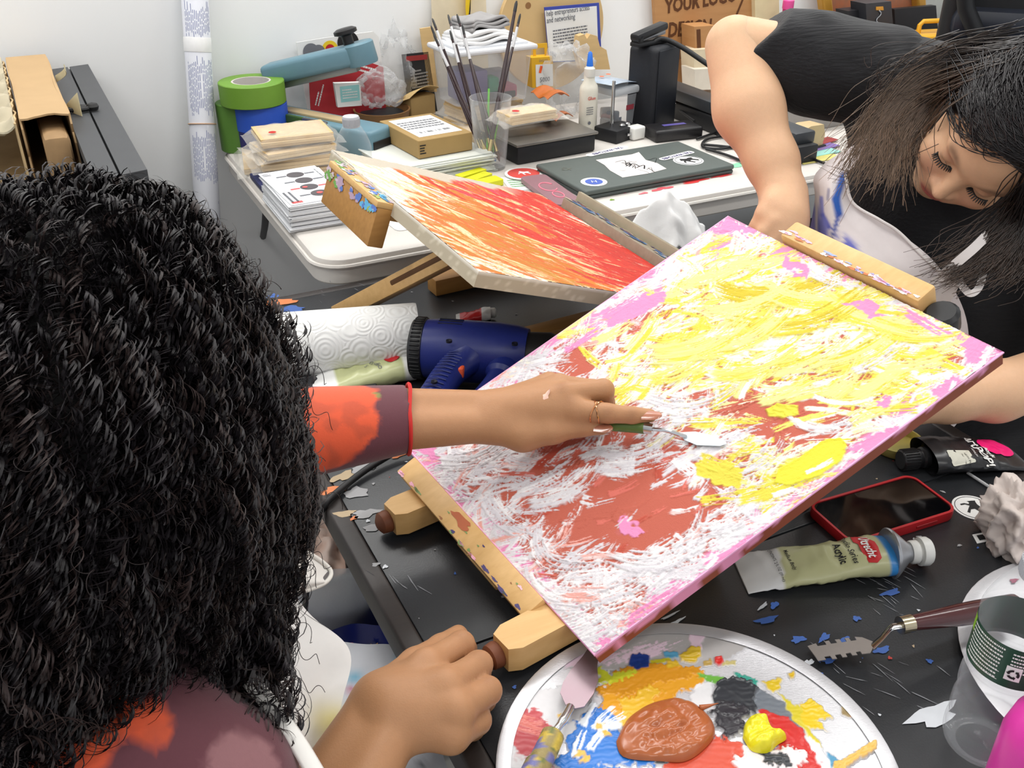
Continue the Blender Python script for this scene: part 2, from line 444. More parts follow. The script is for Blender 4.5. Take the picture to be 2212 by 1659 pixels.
vflat = mat('paint_flat', rough=0.55, vcol=True, var=0.1, scale=60)
o = g.build('paint_splatter', vflat, wt, world=True); o['kind'] = 'stuff'

bt_ = thing('work_table', 'black folding work table in front, spattered with dried paint', 'table', fuv(-0.179, -1.76, 0))
BWD, SEAM = 0.79, 0.883
for i, (b0, b1) in enumerate(((0.0, SEAM - 0.0012), (SEAM + 0.0012, 1.745))):
    c0, c1 = (b0 + 0.016, b1) if i == 0 else (b0, b1 - 0.015)
    G().box((BWD / 2, (c0 + c1) / 2, -0.017), (BWD - 0.044, c1 - c0, 0.0335), 0.001).build('table_leaf', black_lam, bt_)
    for x in (0.011, BWD - 0.011): G().box((x, (b0 + b1) / 2, -0.0175), (0.0222, b1 - b0, 0.036), 0.004, seg=3).build('edge_rim', edge_m, bt_)
for y in (0.006, 1.74): G().box((BWD / 2, y, -0.0175), (BWD, 0.02, 0.0355), 0.004).build('edge_rim', edge_m, bt_)
for y in (0.35, 1.4):
    for x in (0.09, BWD - 0.09): G().tube([(x, y, FLOOR), (x, y, -0.03)], 0.013, 10).build('leg', mat('black_steel', (30, 30, 32), 0.4, 0.3), bt_)
g = G(); R_ = random.Random(11)
pal = [(58, 92, 160), (70, 110, 190), (196, 200, 205), (150, 150, 152), (205, 120, 70), (170, 150, 120), (235, 170, 190), (190, 195, 90), (90, 120, 60), (180, 60, 50)]
for px, py, s, c, asp in ((1850, 1337, .005, 0, 1.3), (1822, 1385, .006, 0, 2), (1840, 1400, .004, 0, 2), (1780, 1378, .005, 0, 2.5), (1725, 1382, .006, 0, 2), (1790, 1428, .005, 1, 2), (1905, 1405, .006, 0, 2.2),
        (1672, 1308, .005, 1, 2), (1655, 1340, .006, 0, 3), (1770, 1462, .004, 1, 2), (1745, 1435, .005, 2, 2.5), (1924, 1281, .006, 0, 2.6), (1648, 1310, .003, 2, 4), (1460, 1345, .003, 2, 6), (1448, 1330, .002, 2, 9),
        (785, 1010, .014, 3, 1.6), (740, 1030, .012, 5, 2), (720, 1060, .01, 4, 2.4), (700, 1000, .01, 4, 2), (770, 1065, .016, 3, 1.3), (790, 1110, .012, 3, 2), (765, 1120, .004, 4, 2), (805, 1140, .01, 3, 1.5), (745, 1110, .009, 5, 2),
        (860, 985, .006, 4, 2.5), (795, 1126, .0035, 2, 1.0), (600, 655, .02, 4, 2.2), (625, 668, .018, 0, 2), (590, 640, .012, 0, 1.3), (838, 573, .006, 7, 1.7), (770, 650, .004, 9, 1.2), (1998, 1189, .0045, 7, 1), (2015, 1545, .016, 2, 2.4),
        (1922, 1422, .003, 9, 1), (2008, 1429, .0045, 1, 1), (1900, 1545, .002, 2, 1), (1984, 1319, .0022, 2, 1), (1975, 1165, .003, 3, 1), (812, 1220, .004, 3, 1.6), (832, 1225, .004, 2, 1.2)):
    splat(g, PZ(px, py), s, pal[c], R_, R_.uniform(.2, 1.0), asp)
for i in range(260):
    X = TB(R_.uniform(-0.15, 0.58), R_.uniform(-1.7, -0.05)); splat(g, X, R_.choice((.0008, .001, .0016, .0025)), pal[R_.choice((0, 2, 2, 3, 3, 3, 5, 9))], R_, None, R_.uniform(1, 2), z=0.0006)
for i in range(70):                                                     # scratches and dry brush marks
    cx, cy = R_.choice(((1900, 1480), (1960, 1500), (1800, 1450), (880, 1230), (1900, 1250), (1950, 1300), (650, 600), (750, 600)))
    X = PZ(cx + R_.gauss(0, 40), cy + R_.gauss(0, 35)); splat(g, X, R_.uniform(.0005, .0009), (120, 122, 126), R_, R_.gauss(2.2, .25), R_.uniform(8, 24), z=0.0005)
o = g.build('paint_splatter', vflat, bt_, world=True); o['kind'] = 'stuff'

# ------------------------------------------------ painted surfaces
class Paint:
    def __init__(s, nx, ny, lx, ly, seed=1):
        s.nx, s.ny, s.lx, s.ly = nx, ny, lx, ly; s.r = np.random.default_rng(seed)
        s.X, s.Y = np.meshgrid(np.linspace(0, lx, nx), np.linspace(0, ly, ny), indexing='ij')
        s.C = np.zeros((nx, ny, 3)); s.H = np.zeros((nx, ny))
        s.tab = s.r.random((16, 512)); s.t2 = s.r.random((96, 512))
        s.N = [s.noise(f) for f in (0.030, 0.011, 0.0045, 0.0022)]
    def noise(s, cell):
        kx, ky = int(s.lx / cell) + 3, int(s.ly / cell) + 3; gr = s.r.random((kx, ky))
        x = s.X / cell; y = s.Y / cell; i = x.astype(int); j = y.astype(int); fx = x - i; fy = y - j
        fx = fx * fx * (3 - 2 * fx); fy = fy * fy * (3 - 2 * fy)
        return gr[i, j] * (1 - fx) * (1 - fy) + gr[i + 1, j] * fx * (1 - fy) + gr[i, j + 1] * (1 - fx) * fy + gr[i + 1, j + 1] * fx * fy
    def win(s, cx, cy, r):
        i0 = max(int((cx - r) / s.lx * (s.nx - 1)), 0); i1 = min(int((cx + r) / s.lx * (s.nx - 1)) + 2, s.nx)
        j0 = max(int((cy - r) / s.ly * (s.ny - 1)), 0); j1 = min(int((cy + r) / s.ly * (s.ny - 1)) + 2, s.ny)
        return (slice(i0, i1), slice(j0, j1)) if i1 > i0 and j1 > j0 else None
    def put(s, w, a, rgb, h, relief=None):
        a = np.clip(a, 0, 1); c = rgb if isinstance(rgb, np.ndarray) else lin(rgb); s.C[w] = s.C[w] * (1 - a[..., None]) + (c * a[..., None])
        s.H[w] = s.H[w] * (1 - 0.6 * a) + a * h * (relief if relief is not None else 1)
    def stroke(s, cx, cy, ang, L, Wd, rgb, curv=0.0, dry=0.4, h=0.0005, soft=0.12, rgb2=None):
        w = s.win(cx, cy, L * 0.62 + Wd)
        if w is None: return
        dx = s.X[w] - cx; dy = s.Y[w] - cy; c, n = math.cos(ang), math.sin(ang)
        x = dx * c + dy * n; y = -dx * n + dy * c - curv * x * x
        tb = s.tab[s.r.integers(16)]; o = s.r.integers(400)
        q = (y / Wd + 0.5) * max(Wd / 0.0009, 6) + o; qi = np.clip(q.astype(int), 0, 510); qf = np.clip(q - qi, 0, 1)
        ix = np.clip(x / 0.014 + 40 + s.r.uniform(0, 20), 0, 94); xi = ix.astype(int); xf = ix - xi; xf = xf * xf * (3 - 2 * xf); q1 = np.minimum(qi + 1, 511)
        br = (s.t2[xi, qi] * (1 - qf) + s.t2[xi, q1] * qf) * (1 - xf) + (s.t2[xi + 1, qi] * (1 - qf) + s.t2[xi + 1, q1] * qf) * xf      # bristle streaks
        br = .6 * br + .4 * (tb[qi] * (1 - qf) + tb[q1] * qf)
        lo = tb[np.clip((q / 7).astype(int) + 11, 0, 511)]
        e = 0.5 - np.abs(y) / Wd + (s.N[2][w] - 0.5) * 0.18
        el = 0.5 - np.abs(x) / L + (br - 0.5) * 0.16 + (lo - 0.5) * 0.14
        t = np.clip(0.5 + x / L, 0, 1)
        pres = 1 - dry * (0.35 + 0.9 * t) + (br - 0.5) * 1.9 * min(1, dry * 1.8) + (s.N[3][w] - 0.5) * .7 * dry + (s.N[1][w] - 0.5) * 0.5 * dry
        a = np.clip(e / soft, 0, 1) * np.clip(el / 0.05, 0, 1) * np.clip((pres - 0.22) * 4, 0, 1)
        if rgb2 is not None: lo2 = np.clip((.5 * lo + .5 * br - .38) * 4, 0, 1)[..., None]; rgb = lin(rgb) * (1 - lo2) + lin(rgb2) * lo2
        s.put(w, a, rgb, h, 0.5 + 0.9 * br + 0.8 * np.exp(-((np.abs(y) / Wd - 0.45) / 0.06) ** 2))
    def blob(s, pts, rgb, h=0.0008, rough=0.004, edge=0.0015, a=1.0, ridge=0.4, ang=0.0):
        p = np.array(pts, float); cx, cy = p.mean(0); r = np.abs(p - [cx, cy]).max() * 1.45 + 0.004
        w = s.win(cx, cy, r)
        if w is None: return
        x = s.X[w] + (s.N[1][w] - .5) * rough * 2.2 + (s.N[2][w] - .5) * rough; y = s.Y[w] + (s.N[0][w] - .5) * rough * 2 + (s.N[3][w] - .5) * rough
        ins = np.zeros(x.shape, bool); dm = np.full(x.shape, 9.0); k = len(p)
        for i in range(k):
            a_, b_ = p[i], p[(i + 1) % k]; d = b_ - a_; t = np.clip(((x - a_[0]) * d[0] + (y - a_[1]) * d[1]) / (d @ d + 1e-12), 0, 1)
            dm = np.minimum(dm, np.hypot(x - a_[0] - t * d[0], y - a_[1] - t * d[1]))
            ins ^= ((a_[1] > y) != (b_[1] > y)) & (x < (b_[0] - a_[0]) * (y - a_[1]) / (b_[1] - a_[1] + 1e-12) + a_[0])
        sd = np.where(ins, dm, -dm); al = np.clip(sd / edge + 0.5, 0, 1) * a
        c_, n_ = math.cos(ang), math.sin(ang); ph = -s.X[w] * n_ + s.Y[w] * c_ + (s.N[0][w] - .5) * 0.012
        s.put(w, al, rgb, h, 1 - ridge + ridge * (np.sin(ph / 0.0011 + 5 * s.N[2][w]) * .5 + .5) * s.N[0][w] * 1.8 + 0.5 * np.clip(1 - np.abs(sd) / 0.003, 0, 1))

WHITE, YEL, PYEL, TERR, PINK, OFFW = (229, 226, 227), (214, 198, 66), (222, 215, 138), (182, 90, 72), (222, 136, 180), (208, 203, 208)
class Sheet:
    """a flat painted rectangle hung in space: corner o, edge vectors ex, ey"""
    def __init__(s, o, ex, ey):
        s.o, s.lx, s.ly = np.array(o), np.linalg.norm(ex), np.linalg.norm(ey); s.ex, s.ey = np.array(ex) / s.lx, np.array(ey) / s.ly
        s.n = np.cross(s.ey, s.ex); s.n /= np.linalg.norm(s.n)
        s.B = np.linalg.pinv(np.stack([s.ex, s.ey], 1))
    def at(s, px, py, off=0.0): return PN(px, py, s.o + s.n * off, s.n)
    def xy(s, px, py): return s.B @ (s.at(px, py) - s.o)
    def w(s, x, y, off=0.0): return s.o + x * s.ex + y * s.ey + off * s.n
    def px(s, P):                                    # where each raster cell appears, for laying out colour areas
        q = s.o + P.X[..., None] * s.ex + P.Y[..., None] * s.ey - CP
        cz = q[..., 1] * math.cos(PITCH) - q[..., 2] * math.sin(PITCH); cy = q[..., 1] * math.sin(PITCH) + q[..., 2] * math.cos(PITCH)
        return 1106 + FPX * q[..., 0] / cz, 829.5 - FPX * cy / cz
    def ang(s, px, py, deg):
        a = math.radians(deg); d = s.xy(px + 20 * math.cos(a), py - 20 * math.sin(a)) - s.xy(px, py); return math.atan2(d[1], d[0])
    def poly(s, pts): return [s.xy(*p) for p in pts]

def rotU(px, py): return 0
_sc = 0.927
_D = [ray(*q) for q in ((870, 957), (1284, 1414), (2166, 761), (1573, 468))]
_k = np.linalg.solve(np.stack([_D[1], -_D[2], _D[3]], 1), _D[0])
_X = [_D[0], _D[1] * _k[0], _D[2] * _k[1], _D[3] * _k[2]]
_s = 0.406 * _sc / np.linalg.norm(_X[1] - _X[0])
CA, CB, CC, CD = [CP + q * _s for q in _X]
MC = Sheet(CA, CD - CA, CB - CA)

def paint_mesh(sh, P, name, m, parent, zoff=0.0, base=0.0):
    g = G(); h = base + P.H + zoff
    v = sh.o + P.X[..., None] * sh.ex + P.Y[..., None] * sh.ey + h[..., None] * sh.n
    idx = np.arange(P.nx * P.ny).reshape(P.nx, P.ny)
    f = np.stack([idx[:-1, :-1], idx[:-1, 1:], idx[1:, 1:], idx[1:, :-1]], -1).reshape(-1, 4)
    g.add(v.reshape(-1, 3), f, col=P.C.reshape(-1, 3))
    return g.build(name, m, parent, world=True, auto=False)

P = Paint(540, 430, MC.lx, MC.ly, 5); PXX, PYY = MC.px(P)
def wmap(lst):
    o = np.zeros(P.X.shape)
    for x, y, r, a in lst: o += a * np.exp(-((PXX - x) ** 2 + (PYY - y) ** 2) / (r * r))
    return o
wY = wmap([(1680, 680, 150, 1.2), (1850, 700, 150, 1.2), (1600, 600, 110, 1), (1540, 760, 130, 1.2), (1920, 800, 110, 1), (2010, 760, 70, .8), (1800, 860, 90, .8), (1420, 770, 80, 1), (1320, 830, 60, .7), (1560, 950, 90, .6), (1700, 1020, 90, .9), (1880, 880, 50, .6), (1120, 800, 50, .4), (1240, 720, 60, .5)])
wT = wmap([(1370, 1060, 130, 1.2), (1180, 1120, 80, .9), (1500, 1090, 100, .9), (1700, 925, 70, 1.1), (1860, 890, 60, 1), (1230, 790, 60, .9), (1400, 690, 60, .8), (1600, 880, 60, .9), (1780, 830, 50, .7), (1200, 1240, 60, .9), (1500, 650, 40, .5), (1080, 1030, 70, .6), (1420, 930, 60, .6), (1900, 700, 40, .4), (1330, 1200, 70, .6), (1240, 1000, 60, .8)])
wP = wmap([(1420, 610, 50, 1), (1300, 690, 45, 1), (1575, 495, 40, 1.1), (2100, 745, 45, 1), (2060, 850, 40, 1), (1720, 580, 50, .8), (1840, 640, 40, .7), (1950, 960, 40, .8), (1550, 560, 50, .8), (1340, 1140, 40, .6), (1120, 830, 40, .5), (960, 1000, 40, .5), (1290, 1390, 40, .7), (1480, 1270, 30, .5)])
wW = 0.60 + wmap([(1000, 1010, 90, .7), (1150, 1190, 80, .8), (1300, 1330, 120, .9), (1480, 1170, 110, .6), (1380, 980, 80, .6), (1230, 1060, 60, .5), (1600, 520, 60, .5), (1780, 600, 60, .5), (1480, 880, 60, .5), (2100, 800, 50, .5), (1100, 850, 70, .7), (1300, 1250, 90, .4), (1560, 1000, 60, .3)])
P.C[:] = lin(TERR); d_edge = np.minimum(np.minimum(P.X, P.lx - P.X), np.minimum(P.Y, P.ly - P.Y))
e_ = np.clip((0.022 - d_edge + (P.N[0] - .5) * .02) / .006, 0, 1)[..., None]; P.C = P.C * (1 - e_) + lin(PINK) * e_
pk = np.clip((wP - 0.55 + (P.N[1] - .5) * .5) * 6, 0, 1)[..., None]; P.C = P.C * (1 - pk) + lin(PINK) * pk
rr = np.random.default_rng(21)
B_ = lambda pts, rgb, h=.0008, rough=.004, **k: P.blob(MC.poly(pts), rgb, h, rough, **k)
ci = np.stack([wY * .95, wT * 1.5, wP * .95, wW], -1)
# the large areas that can be traced in the picture
B_([(1350, 1020), (1440, 1000), (1490, 1050), (1430, 1130), (1360, 1190), (1310, 1150), (1320, 1080)], TERR, .0001, .008, a=.85)
B_([(1150, 1110), (1230, 1090), (1260, 1140), (1230, 1220), (1170, 1230), (1130, 1170)], TERR, .0001, .008, a=.85)
B_([(1640, 930), (1700, 890), (1780, 850), (1800, 900), (1760, 935), (1690, 930)], TERR, .0001, .006, a=.9)
B_([(1590, 910), (1630, 870), (1660, 880), (1640, 930)], TERR, .0001, .005, a=.9)
B_([(1800, 905), (1870, 850), (1900, 880), (1900, 930), (1840, 940)], TERR, .0001, .006, a=.9)
B_([(1180, 800), (1270, 770), (1300, 790), (1240, 810)], TERR, .0001, .006, a=.8)
B_([(1340, 690), (1470, 655), (1540, 660), (1420, 690)], TERR, .0001, .006, a=.85)
B_([(1300, 680), (1420, 610), (1460, 620), (1350, 680), (1280, 720)], PINK, .0004, .006)
B_([(1560, 478), (1590, 478), (1640, 505), (1560, 500)], PINK, .0005, .003)
B_([(1640, 560), (1700, 545), (1760, 585), (1700, 600)], PINK, .0005, .006)
B_([(1500, 560), (1560, 540), (1600, 560), (1560, 580)], PINK, .0005, .007, a=.8)
B_([(2070, 740), (2100, 720), (2150, 755), (2120, 780), (2090, 790)], PINK, .0004, .004)
B_([(2010, 860), (2060, 820), (2080, 840), (2030, 890)], PINK, .0004, .005)
B_([(1830, 960), (1920, 930), (1960, 940), (1870, 985)], PINK, .0004, .004)
B_([(1820, 660), (1880, 655), (1930, 690), (1880, 680)], PINK, .0004, .005)
B_([(1325, 1120), (1350, 1110), (1390, 1150), (1350, 1165)], PINK, .0003, .006)
for it in range(1700):
    i, j = rr.integers(P.nx), rr.integers(P.ny); c = ci[i, j] * rr.uniform(.3, 1.0, 4); kx, ky = PXX[i, j], PYY[i, j]; k = int(c.argmax())
    if k in (1, 2) and (it < 1100 or rr.random() < .6): continue
    if k == 0: rgb = (YEL, PYEL, PYEL, (224, 216, 112), (236, 232, 196))[rr.integers(5)]
    elif k == 3: rgb = (WHITE, WHITE, OFFW, (238, 235, 208) if wY[i, j] > .25 else WHITE)[rr.integers(4)]
    else: rgb = (TERR, TERR, (180, 74, 56), (205, 105, 92))[rr.integers(4)] if k == 1 else PINK
    if k == 0: dg = 12 + rr.normal(0, 24) - (kx - 1750) * 0.05
    else: dg = 28 + rr.normal(0, 26) - (ky - 1000) * .03
    big = rr.random() < .25
    L = rr.uniform(.025, .06) * (1.8 if big else 1) * (.55 if k in (1, 2) else 1); wd = rr.uniform(.006, .014) * (1.5 if big else 1) * (.6 if k in (1, 2) else 1)
    P.stroke(P.X[i, j], P.Y[i, j], MC.ang(kx, ky, dg), L, wd, rgb, rr.normal(-3, 7), rr.uniform(.4, 1.0) if k != 3 else rr.uniform(.6, 1.05), rr.uniform(.0003, .0009), rgb2=(WHITE if rr.random() < .5 else YEL) if k == 0 else (OFFW if rr.random() < .85 else (222, 160, 150)) if k == 3 else None)
def S_(px, py, dg, L, Wd, rgb, curv=0, dry=.4, h=.0008, rgb2=None): x, y = MC.xy(px, py); P.stroke(x, y, MC.ang(px, py, dg), L, Wd, rgb, curv, dry, h, rgb2=rgb2)
def B_(pts, rgb, h=.0008, rough=.004, **k): P.blob(MC.poly(pts), rgb, h, rough, **k)
for a in ((1690, 640, 8, .11, .03), (1800, 655, 4, .12, .03), (1880, 690, -12, .10, .028), (1740, 700, 14, .12, .03), (1600, 740, 22, .09, .03), (1520, 750, 20, .09, .035), (1880, 760, 28, .08, .025), (1960, 720, -8, .07, .025), (1840, 820, 50, .05, .02), (1760, 780, 25, .07, .02), (1640, 800, 18, .08, .02), (1480, 800, 25, .07, .022)):
    S_(*a[:3], a[3] * 1.15, a[4] * 1.2, YEL, -6, .5, .0011, (198, 176, 40) if a[0] % 40 else PYEL)
for a in ((1560, 590, 25, .09, .022), (1650, 570, 10, .08, .02), (1620, 660, 16, .1, .022), (1900, 830, 35, .05, .018), (1880, 890, 25, .045, .02), (1980, 790, 10, .05, .018), (1700, 850, 20, .06, .02), (1480, 620, 35, .05, .018), (1330, 720, 30, .05, .02), (1250, 690, 35, .05, .018)):
    S_(*a[:3], a[3], a[4], PYEL, -5, .5, .0009)
for a in ((1620, 520, -30, .05, .02), (1780, 600, -25, .06, .018), (1500, 880, 10, .07, .025), (1380, 980, 15, .07, .03), (1560, 960, 30, .05, .02), (1790, 925, 8, .06, .014), (1230, 1060, 30, .07, .03), (1180, 1040, 25, .06, .025), (1030, 990, 20, .07, .03), (1280, 1360, 25, .08, .06), (1380, 1270, 30, .07, .03), (1500, 1170, 30, .08, .03), (1450, 1210, 25, .08, .025), (1600, 1120, 35, .06, .02), (1090, 1120, -40, .06, .025), (1180, 1210, -40, .06, .02), (2100, 805, 42, .04, .016), (1170, 1290, -35, .06, .025), (1090, 850, 30, .08, .03), (1220, 760, 35, .07, .02), (1370, 1010, 10, .06, .022), (1640, 1000, 35, .05, .02), (1900, 780, 30, .04, .014), (1430, 900, 12, .05, .02)):
    S_(*a[:3], a[3] * 1.2, a[4], WHITE, rr.normal(-7, 4), .72, .0013, OFFW)
B_([(1500, 1010), (1530, 1000), (1610, 1010), (1640, 990), (1600, 1020), (1590, 1060), (1540, 1045)], YEL, .0009, .004)
for a in ((1560, 1010, -20, .05, .018), (1660, 1060, 15, .06, .022), (1700, 1050, 25, .06, .02), (1550, 1080, 5, .035, .014), (1600, 985, 35, .04, .014)): S_(*a[:3], a[3], a[4], YEL, 0, .6, .0009)
B_([(1685, 1015), (1730, 985), (1780, 955), (1815, 948), (1830, 965), (1815, 1000), (1770, 1030), (1710, 1048), (1675, 1045)], (216, 207, 52), .0016, .0015, ridge=.15)
B_([(1655, 885), (1680, 873), (1722, 878), (1725, 898), (1690, 905), (1660, 900)], (216, 207, 66), .0016, .001, ridge=.7, ang=1.4)
for pts in ([(1310, 690), (1400, 628), (1440, 640), (1370, 690), (1300, 715)], [(1562, 480), (1592, 480), (1635, 503), (1560, 500)], [(1690, 560), (1750, 575), (1760, 600), (1700, 590)], [(2075, 735), (2110, 728), (2150, 755), (2118, 782), (2090, 780)], [(2020, 850), (2065, 815), (2085, 835), (2035, 880)], [(1835, 962), (1920, 930), (1975, 935), (1870, 990)], [(1830, 655), (1885, 655), (1935, 690), (1885, 685)], [(1330, 1130), (1352, 1115), (1392, 1150), (1350, 1165)], [(1485, 1265), (1530, 1240), (1540, 1260), (1495, 1285)], [(905, 965), (940, 960), (960, 990), (930, 1000)], [(1280, 1392), (1300, 1375), (1318, 1390), (1295, 1405)], [(1890, 868), (1925, 850), (1930, 875), (1900, 890)]):
    B_(pts, PINK, .0006, .007, ridge=.15)
for a in ((1340, 665, 30, .05, .012), (1260, 735, 32, .05, .012), (2000, 700, -30, .05, .012), (1600, 1180, 33, .07, .010), (1750, 1085, 34, .07, .010), (1420, 1300, 33, .06, .010)): S_(*a[:3], a[3], a[4], PINK, 0, .5, .0007)
for i in range(16):                                                     # white dabs along the lower pink edge
    t = rr.random(); x, y = P.lx * (1 - t * .8), P.ly - rr.uniform(.002, .02); P.stroke(x, y, rr.normal(0, .3), rr.uniform(.004, .02), rr.uniform(.003, .007), WHITE, 0, .5, .001)
P.H += (P.N[3] - .5) * .00012
paint_m = mat('impasto_paint', rough=0.55, vcol=True, var=0.035, scale=400, bump=0.25, bscale=900, spec=0.3)
can1 = thing('painted_canvas', 'large canvas in front with white, yellow and pink abstract brushwork, being painted', 'painting', frame(CA, MC.ex, MC.n))
paint_mesh(MC, P, 'painted_face', paint_m, can1)
TH = 0.017
def canvas_sides(sh, th, colf, parent, m, seg=60):
    g = G(); cs = [(0, 0), (sh.lx, 0), (sh.lx, sh.ly), (0, sh.ly)]; R_ = random.Random(4)
    for k in range(4):
        a, b = np.array(cs[k]), np.array(cs[(k + 1) % 4]); rows = 5; vs, cl = [], []
        for i in range(seg + 1):
            p = a + (b - a) * i / seg
            for r in range(rows):
                vs.append(sh.w(p[0], p[1], -th * r / (rows - 1))); cl.append(lin(colf(k, i / seg, r / (rows - 1), R_)))
        f = [(i * rows + r, i * rows + r + 1, (i + 1) * rows + r + 1, (i + 1) * rows + r) for i in range(seg) for r in range(rows - 1)]
        g.add(vs, f, col=np.array(cl))
    g.add([sh.w(*c, -th) for c in cs], [(0, 1, 2, 3)], col=lin((200, 190, 172)))
    return g.build('canvas_edge', m, parent, world=True, smooth=False)
_nz = np.random.default_rng(2).random((4, 40))
def side1(k, t, r, R_):
    n = np.interp(t * 39, np.arange(40), _nz[k])
    if k == 3: return (168, 80, 52) if .25 < r + (n - .5) * .8 < 1.1 and t < .95 else (236, 158, 196)
    if k == 2: return (140, 72, 50) if (r > .22 + (n - .5) * .8 and (t < .66 or n > .45)) else (228, 150, 186)
    return (240, 210, 225) if n > .5 else (233, 150, 195)
canvas_sides(MC, TH, side1, can1, mat('edge_paint', rough=.6, vcol=True, var=.06))
# hem of paint along the rim
g = G(); g.tube([MC.w(*q, -.0005) for q in ((0, 0), (MC.lx, 0), (MC.lx, MC.ly), (0, MC.ly), (0, .004))], .0016, 6); g.build('painted_rim', mat('rim_paint', (238, 170, 208), .55, var=.12, scale=60), can1, world=True)

# ---- second canvas, orange
OA, OB, OC, OD = [np.array(q) for q in ((-.278, 1.477, .249), (-.0385, 1.0386, .236), (.290, 1.222, .100), (.0505, 1.661, .114))]
OC = OD + OB - OA
OS = Sheet(OA, OD - OA, OB - OA)
P2 = Paint(300, 330, OS.lx, OS.ly, 9); QX, QY = OS.px(P2)
def wm2(l):
    o = np.zeros(P2.X.shape)
    for x, y, r, a in l: o += a * np.exp(-((QX - x) ** 2 + (QY - y) ** 2) / (r * r))
    return o
RED, ORG, OCH, HOT, BEI = (204, 56, 40), (212, 88, 38), (178, 122, 36), (222, 60, 88), (186, 176, 160)
wts = np.stack([wm2([(1200, 480, 90, 1.3), (1320, 560, 90, 1.4), (1120, 440, 60, 1.1), (1400, 600, 70, 1.3), (960, 390, 40, .9), (1000, 520, 40, .6)]),
                wm2([(1280, 600, 60, 1), (1180, 560, 70, .6), (1400, 620, 60, .8)]),
                wm2([(1050, 470, 70, 1.1), (1080, 540, 60, 1.2), (1200, 600, 70, 1.1), (960, 450, 60, 1.0), (1160, 500, 50, .9), (900, 420, 50, .8), (1000, 500, 60, .8)]),
                wm2([(1030, 395, 50, 1.1), (1100, 425, 35, .8), (1020, 510, 35, .8), (1200, 545, 45, .6), (920, 450, 25, .4)]),
                .20 + wm2([(830, 410, 80, 1.0), (900, 450, 50, .5), (780, 360, 60, .9), (1040, 580, 50, 1.1), (970, 540, 40, .8), (1130, 605, 40, .9), (900, 430, 60, .6)])], -1)
P2.C[:] = lin((226, 214, 198)); e2 = np.clip((QY - 325 - (QX - 720) * .215 < 16).astype(float), 0, 1)[..., None]
rr = np.random.default_rng(8); cols = [RED, ORG, OCH, HOT, (244, 238, 230)]
for it in range(1400):
    i, j = rr.integers(P2.nx), rr.integers(P2.ny); c = wts[i, j] * rr.uniform(.35, 1, 5); k = int(c.argmax())
    kx, ky = QX[i, j], QY[i, j]; dg = -24 + (ky - 470) * .03 + rr.normal(0, 5)
    P2.stroke(P2.X[i, j], P2.Y[i, j], OS.ang(kx, ky, dg), rr.uniform(.04, .13), rr.uniform(.006, .022) if k != 4 else rr.uniform(.003, .010), cols[k] if rr.random() > .12 else (250, 205, 160) if k != 0 else (200, 50, 36), rr.normal(0, 1.2), rr.uniform(.25, .85), rr.uniform(.0002, .0006), rgb2=((186, 46, 36), (204, 120, 40), (196, 96, 38), (206, 56, 46), (226, 190, 150))[k] if rr.random() < .85 else (236, 190, 140))
e2 = np.clip(((325 + (QX - 720) * .213 + 13 + (P2.N[0] - .5) * 14) - QY) / 4, 0, 1)[..., None] * np.clip((1130 - QX) / 60, 0, 1)[..., None]
P2.C = P2.C * (1 - e2) + lin(BEI) * e2
can2 = thing('painted_canvas', 'canvas with streaks of orange, red and ochre propped before the white table', 'painting', frame(OA, OS.ex, OS.n))
paint_mesh(OS, P2, 'painted_face', paint_m, can2)
canvas_sides(OS, .02, lambda k, t, r, R_: (232, 226, 214) if r < .12 else (176, 164, 142) if R_.random() > .12 else (200, 190, 168), can2, mat('edge_paint2', rough=.8, vcol=True, var=.06), 80)

# ------------------------------------------------ table easels
wood = mat('easel_beech', (196, 152, 92), 0.45, var=0.10, scale=9, stretch=(1, 14, 14), bump=0.08, bscale=30, rgb2=(222, 182, 124))
wood2 = mat('easel_beech_dark', (150, 104, 52), 0.5, var=0.10, scale=9, stretch=(1, 14, 14), rgb2=(186, 138, 76))
cork = mat('rubber_foot_brown', (112, 62, 36), 0.6)
def xframe(loc, xdir, up):                                    # keeps the x direction exact
    x = Vector(xdir).normalized(); y = Vector(up).cross(x).normalized(); z = x.cross(y)
    m = Matrix((x, y, z)).transposed().to_4x4(); m.translation = Vector(loc); return m
def beam(g, p, q, w, hgt, up, bev=.0015):                     # beam from p to q, top face facing up
    p = np.array(p, float); q = np.array(q, float); L = np.linalg.norm(q - p)
    g.box((L / 2, 0, 0), (L, w, hgt), bev, xframe(p, q - p, up)); return g
dh = (CD - CA) * [1, 1, 0]; dh /= np.linalg.norm(dh)          # easel axis on the table
e1 = thing('table_easel', 'beech table easel under the large white and yellow canvas', 'easel', frame(PZ(1000, 1280), dh))
ld = PZ(1200, 1338, .036) - PZ(1068, 1408, .036)
for px, py in ((843, 1122), (1082, 1410)):
    s = PZ(px, py, .022); g = G(); L = .27
    M_ = frame(s, ld); g.prism([(0, -.012), (.012, -.018), (L, -.018), (L, .018), (.012, .018), (0, .012)], -.014, .014, M_)
    leg = g.build('base_leg', wood, e1, world=True)
    G().lathe([(.012, 0), (.013, .004), (.012, .012), (.006, .016)], 14, M_ @ T(.002, .004, -.004) @ RY(-90)).build('rubber_foot', cork, leg, world=True)
nrm = MC.n; dA = MC.ey                                        # along the lower edge
